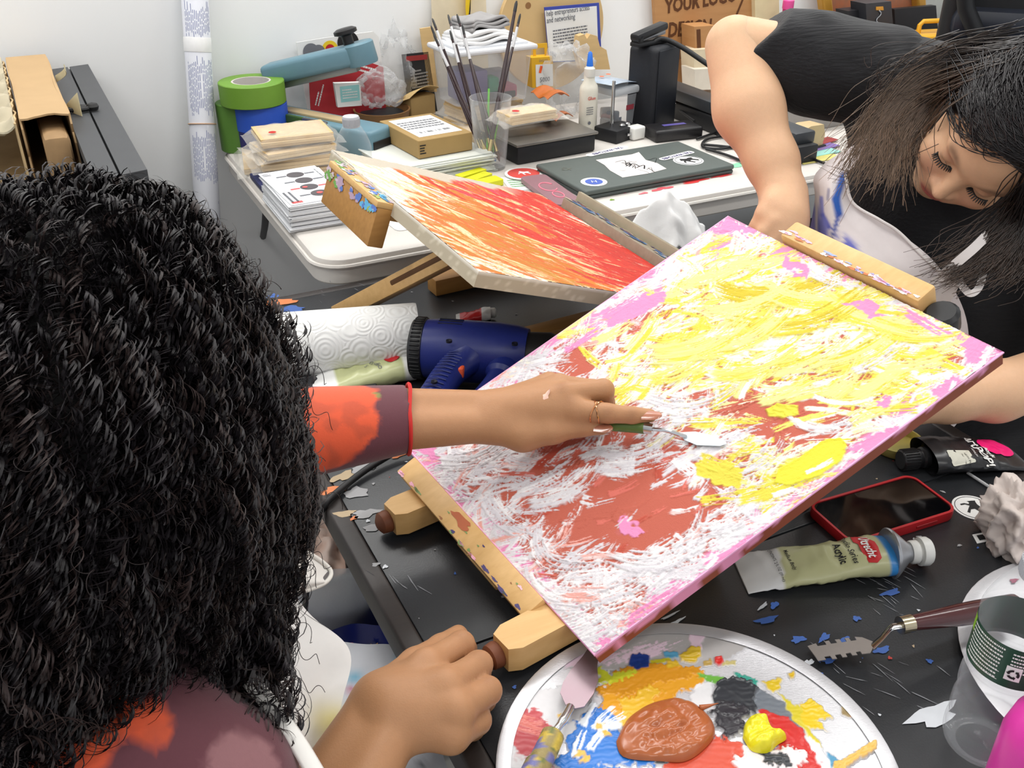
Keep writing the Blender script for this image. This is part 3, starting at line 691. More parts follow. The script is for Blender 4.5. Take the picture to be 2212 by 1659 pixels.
for t0, t1, off, w, hh, o2 in ((.10, .80, .014, .026, .020, -.004),):
    p = CA + dA * MC.ly * t0 - MC.ex * off + nrm * o2; q = CA + dA * MC.ly * t1 - MC.ex * off + nrm * o2
    led = beam(G(), p, q, w, hh, nrm).build('lower_ledge', wood, e1, world=True)
    g = G()
    for t, l, c, s_ in ((.02, .6, (236, 170, 186), .10), (.5, .05, (180, 92, 60), .0), (.3, .03, (120, 150, 90), 0)):
        pass
    R_ = random.Random(5)
    for i in range(26):                                       # old paint on the ledge
        X = p + (q - p) * R_.random() - MC.ex * R_.choice((.010, .0115, .012, -.004, 0)) + nrm * (hh / 2)
        m_ = frame(X, dA, nrm); splat(g, (0, 0, 0), R_.uniform(.001, .003), R_.choice(((236, 170, 190), (240, 190, 200), (120, 150, 90), (70, 60, 110), (150, 100, 60))), R_, 0, R_.uniform(1.5, 5), m_, .0005)
    m_ = frame(p + (q - p) * .46 + MC.ex * .004 + nrm * hh / 2, dA, nrm); splat(g, (0, 0, 0), .008, (176, 96, 62), R_, 0, 3.4, m_, .0006)
    ob = g.build('paint_spots', vflat, led, world=True); ob['kind'] = 'stuff'
    beam(G(), p - nrm * .026 + MC.ex * .01, q - nrm * .026 + MC.ex * .01, .03, .03, nrm).build('ledge_block', wood2, e1, world=True)
    beam(G(), p + (q - p) * .42 - nrm * .030 - MC.ex * .008, p + (q - p) * .72 - nrm * .030 - MC.ex * .008, .012, .010, nrm).build('rail', wood, e1, world=True)
mid = CA + dA * MC.ly * .5
beam(G(), mid - MC.ex * .01 - nrm * (TH + .016), mid + MC.ex * (MC.lx + .03) - nrm * (TH + .016), .04, .03, nrm).build('mast', wood, e1, world=True)
for t in (.22, .8):
    top = mid + MC.ex * MC.lx * .7 - nrm * (TH + .03) + dA * .06 * (1 if t > .5 else -1); bot = np.array([*(top + dh * .05)[:2], .01])
    beam(G(), bot, top, .022, .016, dA).build('strut', wood2, e1, world=True)
p = CD + (CC - CD) * .225 + MC.ex * .016 - nrm * .012; q = CD + (CC - CD) * .735 + MC.ex * .016 - nrm * .012
cl = beam(G(), p, q, .027, .045, nrm, .003).build('top_clamp', wood, e1, world=True)
g = G(); R_ = random.Random(9)
for i in range(40):
    X = p + (q - p) * R_.random() + nrm * .0228 + MC.ex * (-.0135 + abs(R_.gauss(0, .004)))
    splat(g, (0, 0, 0), R_.uniform(.0015, .003), R_.choice(((238, 170, 205), (240, 225, 232), (235, 180, 210), (150, 165, 215), (240, 240, 245), (190, 110, 60))), R_, 0, R_.uniform(1.5, 6), frame(X, q - p, nrm), .0005)
ob = g.build('paint_spots', vflat, cl, world=True); ob['kind'] = 'stuff'
G().lathe([(.016, 0), (.018, .004), (.018, .022), (.014, .026)], 18, frame(q + (q - p) / np.linalg.norm(q - p) * .016 - nrm * .02, MC.ex, nrm)).build('knob', mat('black_plastic', (26, 26, 28), .4), e1, world=True)

on = OS.n; oe = OS.ey
e2_ = thing('table_easel', 'table easel holding the orange canvas, its clamp smeared with paint', 'easel', frame([*(OA * .5 + OC * .5)[:2], 0], U))
p = OA + oe * OS.ly * .12 - OS.ex * .010 - on * .040; q = OA + oe * OS.ly * .50 - OS.ex * .010 - on * .040
cl = beam(G(), p, q, .024, .056, on, .002).build('top_clamp', wood2, e2_, world=True)
beam(G(), p + on * .032 + OS.ex * -.001, q + on * .032 + OS.ex * -.001, .026, .009, on).build('clamp_jaw', wood, e2_, world=True)
g = G(); R_ = random.Random(2)
for i in range(46):
    t = R_.random(); X = p + (q - p) * t - OS.ex * .0125 + on * (.012 + R_.random() * .014)
    c = (110, 160, 80) if t < .22 else (176, 150, 170) if t < .72 else (96, 172, 214); c = c if R_.random() > .25 else R_.choice(((200, 180, 190), (90, 120, 190), (150, 170, 90)))
    splat(g, (0, 0, 0), R_.uniform(.004, .008), c, R_, 0, 1.8, frame(X, q - p, -OS.ex), .0006)
    X = p + (q - p) * t + on * .0368 + OS.ex * R_.uniform(-.010, .008); splat(g, (0, 0, 0), R_.uniform(.003, .007), c if R_.random() > .3 else (210, 214, 200), R_, 0, 2, frame(X, q - p, on), .0006)
ob = g.build('paint_spots', vflat, cl, world=True); ob['kind'] = 'stuff'
p = OD + oe * OS.ly * .13 + OS.ex * .016 + on * .002; q = OD + oe * OS.ly * .80 + OS.ex * .016 + on * .002
led = beam(G(), p, q, .028, .03, on, .002).build('lower_ledge', mat('painted_ledge', (126, 116, 98), .55, var=.1, scale=12, stretch=(1, 10, 10), rgb2=(150, 140, 122)), e2_, world=True)
beam(G(), p + OS.ex * .016 + on * .018, q + OS.ex * .016 + on * .018, .008, .026, on).build('ledge_lip', mat('ledge_lip_wood', (150, 140, 118), .5, var=.1), e2_, world=True)
g = G()
for i in range(60):
    X = p + (q - p) * R_.random() + on * .0155 + OS.ex * R_.uniform(-.012, .010)
    splat(g, (0, 0, 0), R_.uniform(.003, .006), R_.choice(((80, 124, 170), (70, 104, 150), (92, 78, 110), (120, 70, 72), (150, 140, 120), (180, 160, 140))), R_, 0, R_.uniform(2, 5), frame(X, q - p, on), .0006)
ob = g.build('paint_spots', vflat, led, world=True); ob['kind'] = 'stuff'
m0 = OA + oe * OS.ly * .26
beam(G(), m0 - on * .04 + OS.ex * .0, m0 + OS.ex * (OS.lx + .02) - on * .04, .045, .028, on).build('mast', wood, e2_, world=True)
s0 = PZ(745, 672, .012); s1 = OS.at(985, 548, -.045)
g = G(); beam(g, s0, s1, .046, .026, Z + .25 * V); st = g.build('strut', wood, e2_, world=True)
mm = xframe(s0, s1 - s0, Z + .25 * V); L = np.linalg.norm(s1 - s0)
g = G(); g.box((L * .86, -.0205, .002), (L * .62, .007, .009), .003, mm); g.build('slot', mat('slot_shadow_wood', (92, 60, 30), .7), st, world=True)
for t in (.12, .62):
    a = OD + oe * OS.ly * t; a = np.array([a[0], a[1], .016]); beam(G(), a + OS.ex * [.06, .06, 0], a - OS.ex * [.26, .26, 0], .034, .028, Z).build('base_leg', wood2, e2_, world=True)
# ------------------------------------------------ person at the left, seen from behind
def skin_mat(name): return mat(name, rough=.48, vcol=True, var=.05, scale=180, sss=.12, bump=.12, bscale=700, spec=.35)
def organic(name, parts, m, parent, base, lst=(), sm=2):
    g = G()
    for prims, h in parts:
        v, F = sdf_mesh(prims, h); v = relax(v, F, sm, .4); g.add(v, F, col=base(v) if callable(base) else dabs(v, base, lst))
    return g.build(name, m, parent, world=True, auto=False)
SK1 = (172, 126, 90); SK1D = (128, 84, 58)
skin1 = skin_mat('skin_brown')
H1 = PD(230, 765, .74); N1 = H1 + np.array([-.06, -.03, -.175])
pel1 = N1 - U * .17 + Z * -.47
shL, shR = N1 + V * .165 - Z * .035, N1 - V * .165 - Z * .035
per1 = thing('person', 'person with long black curly hair and floral top painting the large canvas, seen from behind', 'person', fz([pel1[0], pel1[1], FLOOR], 26.5))
# --- left hand with the knife
wr = MC.at(1055, 899, .062); fo = MC.at(872, 905, .105); elL = PD(455, 960, .96)
side = MC.at(1055, 930, .062) - wr; side /= np.linalg.norm(side)
mcpI, mcpM, mcpR, mcpP = MC.at(1238, 884, .052), MC.at(1222, 852, .060), MC.at(1206, 833, .054), MC.at(1186, 828, .040)
pal = []
for t in (-.012, .012): pal += chain([fo + side * t * 1.1, wr + side * t], [.0225, .0185], .01)
for q, r in ((mcpI, .0135), (mcpM, .0135), (mcpR, .013), (mcpP, .0125)): pal += chain([wr * .92 + q * .08, q], [.0185, r], .012)
pal += [ell((wr + mcpR) / 2 - MC.n * .014, (.028, .026, .018), .015)]
thumb = chain([wr + side * .012, MC.at(1130, 935, .046), MC.at(1195, 930, .042), MC.at(1258, 920, .036), MC.at(1300, 924, .028)], [.018, .0195, .0135, .0105, .0075], .006)
idx = chain([mcpI, MC.at(1312, 893, .045), MC.at(1366, 897, .034), MC.at(1404, 898, .026)], [.0125, .0103, .0088, .0072], .003)
midf = chain([mcpM, MC.at(1303, 842, .046), MC.at(1308, 872, .022), MC.at(1285, 893, .018)], [.0125, .0115, .010, .0085], .003)
ringf = chain([mcpR, MC.at(1284, 842, .036), MC.at(1290, 868, .012), MC.at(1265, 890, .012)], [.012, .011, .0095, .008], .003)
pink = chain([mcpP, MC.at(1250, 840, .026), MC.at(1258, 862, .010), MC.at(1235, 880, .010)], [.011, .0095, .0085, .0075], .003)
handL = pal + [('g', thumb, .010), ('g', idx, .005), ('g', midf, .003), ('g', ringf, .004), ('g', pink, .004)]
# --- right hand resting at the table edge
w2 = PZ(838, 1535, .055); f2 = PZ(735, 1715, .035); elR = w2 + (f2 - w2) * 2.4
s2 = PZ(870, 1570, .055) - PZ(838, 1535, .055); s2 /= np.linalg.norm(s2)
K = [PZ(922, 1440, .066), PZ(962, 1484, .070), PZ(984, 1536, .064), PZ(975, 1588, .050)]
Pp = [PZ(996, 1392, .052), PZ(1034, 1436, .055), PZ(1053, 1492, .050), PZ(1030, 1556, .036)]
Tp = [PZ(1005, 1402, .018), PZ(1035, 1452, .018), PZ(1045, 1512, .016), PZ(1020, 1572, .012)]
Ep = [PZ(975, 1420, .010), PZ(1003, 1470, .010), PZ(1015, 1525, .010), PZ(995, 1580, .009)]
pal2 = []
for t in (-.014, .014): pal2 += chain([w2 + (f2 - w2) * 1.3 + s2 * t * 1.2, w2 + s2 * t], [.027, .021], .012)
for q, r in zip(K, (.0145, .0145, .014, .013)): pal2 += chain([w2 * .9 + q * .1, q], [.022, r], .014)
pal2 += [ell((w2 + K[1]) / 2 - Z * .012, (.033, .033, .022), .015)]
handR = pal2 + [('g', [q_ for i in range(4) for q_ in [('g', chain([K[i] * .85 + w2 * .15, K[i], Pp[i], Tp[i], Ep[i]], [.0125, .0135, .0122, .0108, .009], .003), .0015)]], .009)]
handR += [('g', chain([w2 - s2 * .012, PZ(900, 1440, .040), PZ(952, 1398, .028), PZ(990, 1370, .020)], [.021, .0165, .0115, .009], .005), .012)]
armR = chain([shR, elR, w2 + (f2 - w2) * 1.3], [.05, .042, .038], .02)
armL = chain([shL, elL, fo + (fo - wr) * .25], [.05, .036, .020], .02)
fw = U * .93 + Z * -.35; fw /= np.linalg.norm(fw)
Rf = np.stack([np.cross(Z, fw) / np.linalg.norm(np.cross(Z, fw)), np.cross(fw, np.cross(Z, fw)), fw])
def hf(x, y, z): return H1 + Rf.T @ np.array([x, y, z])
head1 = [ell(hf(0, .0, -.02), (.070, .085, .085), .01, Rf), ell(hf(0, -.06, .04), (.055, .06, .055), .03, Rf), ell(hf(0, -.035, .1), (.012, .02, .015), .015, Rf)] + chain([hf(0, -.05, -.02), N1], [.052, .056], .03)
torso1 = chain([N1 - Z * .07, pel1 + Z * .1, pel1], [.10, .11, .12], .05) + chain([shL, shR], [.055, .055], .05)
dk = [(q, .0075, SK1D, .35) for q in (MC.at(1312, 888, .055), MC.at(1366, 893, .042), MC.at(1258, 915, .045), mcpI + MC.n * .012, mcpM + MC.n * .012)]
dk += [(q + Z * .012, .009, SK1D, .25) for q in Pp] + [(q + Z * .012, .011, (184, 134, 96), .4) for q in K]
organic('body', [(handL, .0018), (handR, .0022), (head1 + torso1 + armR + armL, .006)], skin1, per1, SK1, dk)
# nails, ring, dab of paint on the skin
nail = mat('nail_polish', (170, 108, 84), .18, spec=.7, coat=.6)
def nail_on(p, q, w, L, up, name='fingernail'):
    M_ = xframe(q, np.array(q) - np.array(p), up); g = G()
    g.sheet(lambda u, v: (L * (u - .45), (v - .5) * w * 2 * math.sin(math.pi * min(1, max(0.0, .5 * (1 - u) ** .7 + (.5 if u < .5 else .5 * (1 - u) / .5) * .5))) if False else (v - .5) * w * (1 if u < .45 else math.sqrt(max(0, 1 - ((u - .45) / .56) ** 2))), .0012 - .25 * ((v - .5) * w) ** 2 / w * 2 - .0015 * u), 9, 7, M_, .0008)
    return g.build(name, nail, per1, world=True)
nail_on(MC.at(1366, 897, .034), MC.at(1406, 896, .0345), .0115, .021, MC.n)
nail_on(MC.at(1258, 920, .036), MC.at(1302, 923, .0365), .0115, .020, MC.n)
nail_on(PZ(952, 1398, .028), PZ(992, 1364, .027), .012, .012, Z)
gold = mat('rose_gold', (226, 160, 110), .18, metal=1)
rg = G(); a0, a1 = mcpI, MC.at(1312, 893, .045); rc = a0 + (a1 - a0) * .70; ax = (a1 - a0) / np.linalg.norm(a1 - a0)
for tl in (-24, 24):
    M_ = xframe(rc, ax, MC.n) @ RZ(tl * .9) @ RY(90); an = np.linspace(0, 2 * np.pi, 26)
    rg.tube(np.c_[.0118 * np.cos(an), .0122 * np.sin(an), 0 * an], .0007, 6, M_)
rg_o = tag(rg.build('finger_ring', gold, None), 'thin crossed gold ring on the index finger holding the palette knife', 'ring')
def on_skin(prims, px, py):
    d = ray(px, py); d = d / np.linalg.norm(d); t = .5
    for _ in range(80): t += field(prims, (CP + d * t)[None])[0] * .8
    X = CP + d * t; e = .0015; n = np.array([field(prims, (X + e * a)[None])[0] - field(prims, (X - e * a)[None])[0] for a in np.eye(3)]); return X, n / np.linalg.norm(n)
rg2 = G(); X_, n_ = on_skin(handL, 1178, 857); mm_ = xframe(X_, PD(1190, 840, 1) - PD(1170, 872, 1), n_)
rg2.sheet(lambda u, v: ((u - .5) * .018, (v - .5) * (.007 if u < .55 else .004) * (1 - (2 * u - 1) ** 4), .0010 - .0012 * abs(2 * v - 1)), 12, 6, mm_, .0008); rg2.build('paint_dab', mat('dab_pink', (238, 196, 178), .4), per1, world=True, label='dab of pale pink paint on the hand')
# --- floral top
top_m = mat('floral_jersey', rough=.75, vcol=True, var=.06, scale=300, sheen=.2, bump=.1, bscale=900)
BUR, FOR, FGR, MAU = (92, 44, 54), (214, 82, 44), (122, 124, 62), (136, 92, 96)
def vnoise(v, f, sd):
    p = v * f; i = np.floor(p).astype(int); fr = p - i; fr = fr * fr * (3 - 2 * fr); r = np.random.default_rng(sd).random(4096); o = 0
    for a in (0, 1):
        for b in (0, 1):
            for c in (0, 1):
                hsh = ((i[:, 0] + a) * 73 + (i[:, 1] + b) * 179 + (i[:, 2] + c) * 283) % 4096
                o = o + r[hsh] * (fr[:, 0] if a else 1 - fr[:, 0]) * (fr[:, 1] if b else 1 - fr[:, 1]) * (fr[:, 2] if c else 1 - fr[:, 2])
    return o
def floral(v):
    n = vnoise(v, 40, 3); n2 = vnoise(v, 90, 4); c = np.tile(lin(BUR), (len(v), 1))
    def mixc(m, rgb):
        nonlocal c; m = np.clip(m, 0, 1)[:, None]; c = c * (1 - m) + lin(rgb) * m
    for p, r, col in FL:
        d = np.linalg.norm(v - p, axis=1) / r + (n - .5) * .55 + (n2 - .5) * .25; mixc((1 - d) * 8, col)
        if col == FOR: mixc(np.clip((1 - d) * 8, 0, 1) * np.clip((vnoise(v, 70, 8) - .55) * 5, 0, .5), (160, 66, 40))
    for a, b, r, col in FS:
        ba = b - a; t = np.clip(((v - a) @ ba) / (ba @ ba), 0, 1); d = np.linalg.norm(v - a - t[:, None] * ba, axis=1) / r + (n2 - .5) * .6; mixc((1 - d) * 5, col)
    return c
cu = fo + (wr - fo) * -.02
def onL(px, py, d=.0): return PD(px, py, np.linalg.norm(fo - CP) - .03 + d)
FL = [(onL(720, 890, -.03), .050, FOR), (onL(690, 940, -.03), .035, FOR), (onL(760, 870), .03, FOR), (PD(120, 1590, .62), .055, FOR), (PD(60, 1640, .62), .05, FOR), (PD(230, 1500, .64), .04, FOR), (PD(330, 1540, .66), .02, FOR), (PD(300, 1600, .6), .05, MAU), (PD(560, 1640, .68), .03, MAU)]
FS = [(onL(815, 850), onL(812, 960), .004, FGR), (onL(720, 950, -.02), onL(735, 975, -.02), .007, FGR), (PD(340, 1590, .60), PD(290, 1659, .60), .006, FGR), (PD(470, 1600, .62), PD(420, 1659, .62), .006, FGR), (PD(90, 1480, .64), PD(130, 1520, .64), .007, FGR)]
sl = []
for t in (-.012, .012): sl += chain([elL + side * t, fo + (wr - fo) * .02 + side * t], [.044, .0268], .02)
clipn = (wr - fo) / np.linalg.norm(wr - fo); cut = fo + clipn * .004
sleeve = chain([shL, elL], [.062, .052], .03) + sl
v, F = sdf_mesh(sleeve, .004, clip=lambda p: (p - cut) @ clipn); v = relax(v, F, 1)
gS = G(); gS.add(v, F, col=floral(v))
trs = chain([shR, shR * .4 + elR * .6], [.064, .056], .03) + chain([shL, shR], [.07, .07], .05) + chain([N1 - Z * .08 - U * .02, pel1 + Z * .1, pel1], [.125, .13, .135], .06) + [ell(N1 - V * .10 - Z * .05 - U * .02, (.09, .10, .07), .05), ell(PD(500, 1710, .74), (.045, .05, .05), .05)]
v, F = sdf_mesh(trs, .006); v = relax(v, F, 2); gS.add(v, F, col=floral(v))
gS.build('floral_top', top_m, per1, world=True, auto=False)
M_ = xframe(cut + clipn * .001, clipn, MC.n) @ RY(90); an = np.linspace(0, 2 * np.pi, 30)
sx = np.array(M_.inverted())[:3, :3] @ side
pts = [tuple((.0275 * math.cos(a) + 0) * np.array([1, 0, 0]) + .0275 * math.sin(a) * np.array([0, 1, 0]) + sx * .0122 * np.sign(sx @ np.array([math.cos(a), math.sin(a), 0]))) for a in an]
G().tube(pts, .0022, 6, M_).build('cuff_trim', mat('red_trim', (190, 34, 30), .7), per1, world=True, label='red stitched edge of the sleeve')
tr_m = mat('dark_trousers', (26, 26, 30), .8)
legs = []
for sgn in (-1, 1):
    hp = pel1 + V * .09 * sgn; kn = hp + U * .40 + Z * .02 + V * .02 * sgn; an_ = kn + Z * (FLOOR + .09 - kn[2]) - U * .05
    legs += [('g', chain([hp, kn, an_], [.095, .065, .045], .02), .02)] + [('g', chain([an_ - Z * .04, an_ - Z * .055 + U * .16], [.045, .03], .02), .02)]
organic('trousers', [(legs, .008)], tr_m, per1, (26, 26, 30))
st = thing('stool', 'black stool under the curly haired painter', 'stool', fz([pel1[0], pel1[1], FLOOR], 26.5))
zz = pel1[2] - .14 - FLOOR
G().lathe([(0, zz - .05), (.15, zz - .05), (.165, zz - .03), (.165, zz - .01), (.15, zz), (0, zz)], 28).build('seat', mat('black_vinyl', (30, 30, 32), .5), st)
for k in range(4): a = math.radians(45 + 90 * k); G().tube([(.2 * math.cos(a), .2 * math.sin(a), 0), (.1 * math.cos(a), .1 * math.sin(a), zz - .04)], .012, 8).build('leg', steel, st)
# --- hair
env = [ell(H1 - Z * .002 + V * -.012 - np.array([.012, 0, 0]), (.106, .122, .120), .03), ('c', PD(315, 850, .77), PD(362, 1080, .80), .086, .094, .05), ('c', PD(200, 1050, .73), PD(260, 1270, .75), .120, .072, .05), ('c', PD(20, 1000, .72), PD(30, 1330, .68), .125, .080, .05), ('c', PD(385, 1150, .82), PD(470, 1400, .79), .050, .030, .05), ('c', PD(470, 1400, .79), PD(575, 1540, .74), .024, .010, .03), ('c', PD(60, 1500, .64), PD(30, 1640, .62), .012, .008, .02)]
hair_dark = mat('black_curl', rough=.5, vcol=True, var=.25, scale=60, spec=.4)
def grad(p, e=.002):
    o = np.zeros_like(p)
    for k in range(3):
        d = np.zeros(3); d[k] = e; o[:, k] = field(env, p + d) - field(env, p - d)
    return o / (np.linalg.norm(o, axis=1)[:, None] + 1e-9)
v, F = sdf_mesh(env, .006); v = relax(v, F, 2); nrm_ = grad(v)
v = v - nrm_ * .012; gh = G(); gh.add(v, F, col=lin((14, 11, 12)))
rg_ = np.random.default_rng(5)
pick = rg_.choice(len(v), 5200); P0 = v[pick] + nrm_[pick] * .012
vis = ((P0 - CP) * grad(P0)).sum(1) / np.linalg.norm(P0 - CP, axis=1) < .35
P0 = P0[vis][:2000]; n = len(P0); m_ = 54
def ribbons(g, path, rad, cols, k=3):                          # many tubes at once: path (n, m, 3), rad (n, m)
    n, m = path.shape[:2]; t = np.gradient(path, axis=1); t /= np.linalg.norm(t, axis=2)[..., None] + 1e-9
    ref = np.array([.31, .52, .79]); x = np.cross(t, ref); x /= np.linalg.norm(x, axis=2)[..., None] + 1e-9; y = np.cross(t, x)
    a = np.arange(k) * 2 * np.pi / k
    vv = path[:, :, None] + rad[:, :, None, None] * (np.cos(a)[None, None, :, None] * x[:, :, None] + np.sin(a)[None, None, :, None] * y[:, :, None])
    I = np.arange(n * m * k).reshape(n, m, k); J = np.roll(I, -1, 2)
    if k == 2: I = I[:, :, :1]; J = J[:, :, :1]
    f = np.stack([I[:, :-1], J[:, :-1], J[:, 1:], I[:, 1:]], -1).reshape(-1, 4)
    g.add(vv.reshape(-1, 3), f, col=np.repeat(cols.reshape(-1, 3), k, 0) if cols.ndim == 3 else np.repeat(np.repeat(cols, m, 0), k, 0))
p = P0.copy(); path = [p.copy()]; ln = rg_.uniform(.05, .11, n); ofs = rg_.normal(.003, .006, n)
dr = rg_.normal(0, 1, (n, 3)) * .45 + np.array([.12, .05, -1.0])
for s in range(m_ - 1):
    gr = grad(p); t = dr - gr * (dr * gr).sum(1)[:, None]; t /= np.linalg.norm(t, axis=1)[:, None] + 1e-9
    p = p + t * (ln / m_)[:, None]; d = field(env, p); p = p - gr * ((d - ofs) * .5)[:, None]; path.append(p.copy())
path = np.stack(path, 1); t = np.gradient(path, axis=1); t /= np.linalg.norm(t, axis=2)[..., None] + 1e-9
x = np.cross(t, [.2, .9, .4]); x /= np.linalg.norm(x, axis=2)[..., None]; y = np.cross(t, x)
cb = np.where(rg_.random(n)[:, None] < .3, lin((42, 32, 31)), lin((26, 22, 25))) * rg_.uniform(.6, 1.5, n)[:, None]
w_ = np.linspace(0, 1, m_)[None, :]
ph0 = rg_.uniform(0, 6.28, n)[:, None]; amp0 = rg_.uniform(.5, 1.4, n)[:, None]
for layer, (rs, hr, tw) in enumerate(((.0009, .0056, 1.0), (.0009, .0060, 1.0), (.0008, .0052, 1.0), (.0004, .0095, 1.0), (.0007, .0058, 1.0), (.0007, .0054, 1.0))):
    ph = ph0 + (0, .22, -.22, 2., .42, -.42)[layer] + w_ * (ln / rg_.uniform(.017, .030, n))[:, None] * 6.283 * tw + 1.1 * np.sin(w_ * rg_.uniform(3, 9, n)[:, None] + ph0)
    amp = hr * amp0 * np.clip(w_ * 5, .3, 1)
    q = path + (np.cos(ph) * amp)[..., None] * x + (np.sin(ph) * amp)[..., None] * y
    sel = slice(None)
    ribbons(gh, q[sel], np.broadcast_to(rs * np.clip(1.15 - w_ * .6, .3, 1), (n, m_))[sel], cb[sel], 2)
# loose curls along the outline, falling over the cloth
fl = []
for i in range(150):
    a = rg_.integers(len(P0)); s0_ = P0[a]; d_ = grad(s0_[None])[0] * rg_.uniform(.2, .9) + rg_.normal(0, .4, 3) + np.array([.2, 0, -.6]); d_ /= np.linalg.norm(d_)
    tt = np.linspace(0, 1, 70)[:, None]; L_ = rg_.uniform(.025, .05); q = s0_ + d_ * tt * L_ + np.array([0, 0, -.6]) * (tt * L_) ** 2 / .06
    ph = tt[:, 0] * L_ / .014 * 6.283; xx = np.cross(d_, [0.3, .5, .8]); xx /= np.linalg.norm(xx); yy = np.cross(d_, xx)
    fl.append(q + np.cos(ph)[:, None] * xx * .004 + np.sin(ph)[:, None] * yy * .004)
ribbons(gh, np.array(fl), np.full((150, 70), .0003), np.tile(lin((34, 26, 26)), (150, 1)))
ho = gh.build('curly_hair', hair_dark, per1, world=True, auto=False); ho['kind'] = 'stuff'
# --- apron
ap_m = mat('apron_cotton', rough=.85, vcol=True, var=.03, scale=120, bump=.25, bscale=40)
def patch(rows, nu=26, nv=26):                                  # smooth surface through a grid of points
    R = [crom(r, 16) for r in rows]; n_ = min(len(r) for r in R)
    R = np.array([r[np.linspace(0, len(r) - 1, nv).astype(int)] for r in R]); Cc = np.array([crom(R[:, j], 10) for j in range(nv)])
    return Cc.transpose(1, 0, 2)
def cloth(g, rows, rgb=(224, 222, 220), th=.0012, wr_=.002, seed=1, spots=()):
    p = patch(rows); nu, nv = p.shape[:2]; q = p.reshape(-1, 3); q = q + ((vnoise(q, 26, seed) - .5) * 2 * wr_)[:, None] * np.array([-.3, -.5, .8])
    c = dabs(q, rgb, spots) ; f = [(i * nv + j, (i + 1) * nv + j, (i + 1) * nv + j + 1, i * nv + j + 1) for i in range(nu - 1) for j in range(nv - 1)]
    g.add(q, f, col=c); return g
D_ = lambda l: [PD(*a) for a in l]
g = G()
cloth(g, [D_([(560, 1290, .92), (600, 1285, .93), (640, 1290, .94), (650, 1318, .93)]), D_([(565, 1400, .89), (620, 1395, .90), (690, 1385, .915), (752, 1398, .92)]), D_([(575, 1500, .86), (640, 1490, .88), (700, 1485, .90), (742, 1500, .90)]),
          D_([(600, 1590, .84), (650, 1590, .86), (690, 1590, .88), (718, 1600, .88)]), D_([(650, 1700, .82), (660, 1700, .84), (670, 1700, .86), (680, 1710, .86)])], spots=[(PD(718, 1560, .885), .02, (214, 196, 60), .7), (PD(722, 1590, .88), .012, (120, 80, 50), .6), (PD(712, 1630, .88), .02, (206, 204, 170), .6)])
cloth(g, [D_([(555, 1195, .91), (600, 1185, .92), (660, 1195, .945), (712, 1232, .96)]), D_([(560, 1240, .905), (610, 1235, .915), (660, 1235, .935), (700, 1248, .95)]), D_([(570, 1280, .91), (610, 1270, .915), (660, 1262, .93), (704, 1258, .945)]), D_([(560, 1300, .92), (600, 1290, .925), (650, 1280, .935), (690, 1268, .945)])], wr_=.003, seed=4, rgb=(230, 227, 222))
g.tube(crom(D_([(560, 1193, .908), (600, 1182, .918), (660, 1192, .943), (712, 1228, .957), (706, 1256, .948), (660, 1276, .936), (600, 1290, .922), (565, 1303, .915)]), 5), .0022, 6, col=lin((236, 233, 226)))
z3 = -.10
cloth(g, [[PZ(x, y, z3) for x, y in r] for r in (((735, 1385), (790, 1392), (840, 1392), (872, 1402)), ((720, 1450), (780, 1455), (830, 1450), (880, 1440)), ((700, 1560), (780, 1540), (850, 1540), (930, 1520)), ((690, 1690), (780, 1640), (880, 1600), (960, 1640)), ((690, 1800), (800, 1760), (900, 1740), (1000, 1740)))], seed=7, rgb=(214, 216, 222),
      spots=[(PZ(766, 1464, z3), .010, (90, 176, 208), .8), (PZ(862, 1420, z3), .006, (120, 190, 214), .7), (PZ(758, 1490, z3), .006, (200, 60, 110), .7), (PZ(730, 1545, z3), .012, (216, 200, 60), .8), (PZ(728, 1575, z3), .012, (140, 90, 50), .6), (PZ(910, 1650, z3), .005, (70, 74, 84), .7)])
g.tube(crom(D_([(540, 1470, .74), (590, 1530, .735), (640, 1600, .73), (700, 1700, .72)]), 6), .0065, 8, col=lin((232, 229, 224)), flat=.4)
g.build('apron', ap_m, per1, world=True, auto=False, label='white cotton apron with small paint stains')

# --- palette knife in the hand
kn = thing('palette_knife', 'green handled palette knife held above the white and yellow canvas', 'palette knife', frame(MC.at(1560, 955, .004), MC.ex, MC.n))
kh = [MC.at(1235, 903, .030), MC.at(1300, 916, .026), MC.at(1392, 924, .020)]
G().tube(crom(kh, 6), [.005] + [.0062] * 11 + [.0066], 12).build('handle', mat('knife_green', (98, 122, 58), .4, var=.2, scale=120, rgb2=(70, 92, 40)), kn, world=True)
bright = mat('bright_steel', (205, 206, 208), .18, metal=1)
G().tube([kh[2], MC.at(1411, 927, .019)], [.0062, .0056], 14).build('ferrule', bright, kn, world=True)
G().tube(crom([MC.at(1409, 927, .019), MC.at(1440, 930, .016), MC.at(1465, 938, .010), MC.at(1482, 943, .0055)], 5), .0022, 8).build('shank', bright, kn, world=True)
g = G(); bp = [MC.at(x, y, .0055) for x, y in ((1468, 934), (1502, 932), (1535, 940), (1566, 952), (1570, 958), (1555, 963), (1505, 961), (1478, 950))]
n_ = len(bp); g.add(bp + [q - MC.n * .0008 for q in bp], [tuple(range(n_))[::-1], tuple(range(n_, 2 * n_))] + [(i, (i + 1) % n_, n_ + (i + 1) % n_, n_ + i) for i in range(n_)])
g.build('blade', mat('painted_blade', (206, 218, 226), .35, metal=.35, var=.15, scale=60), kn, world=True, smooth=False)
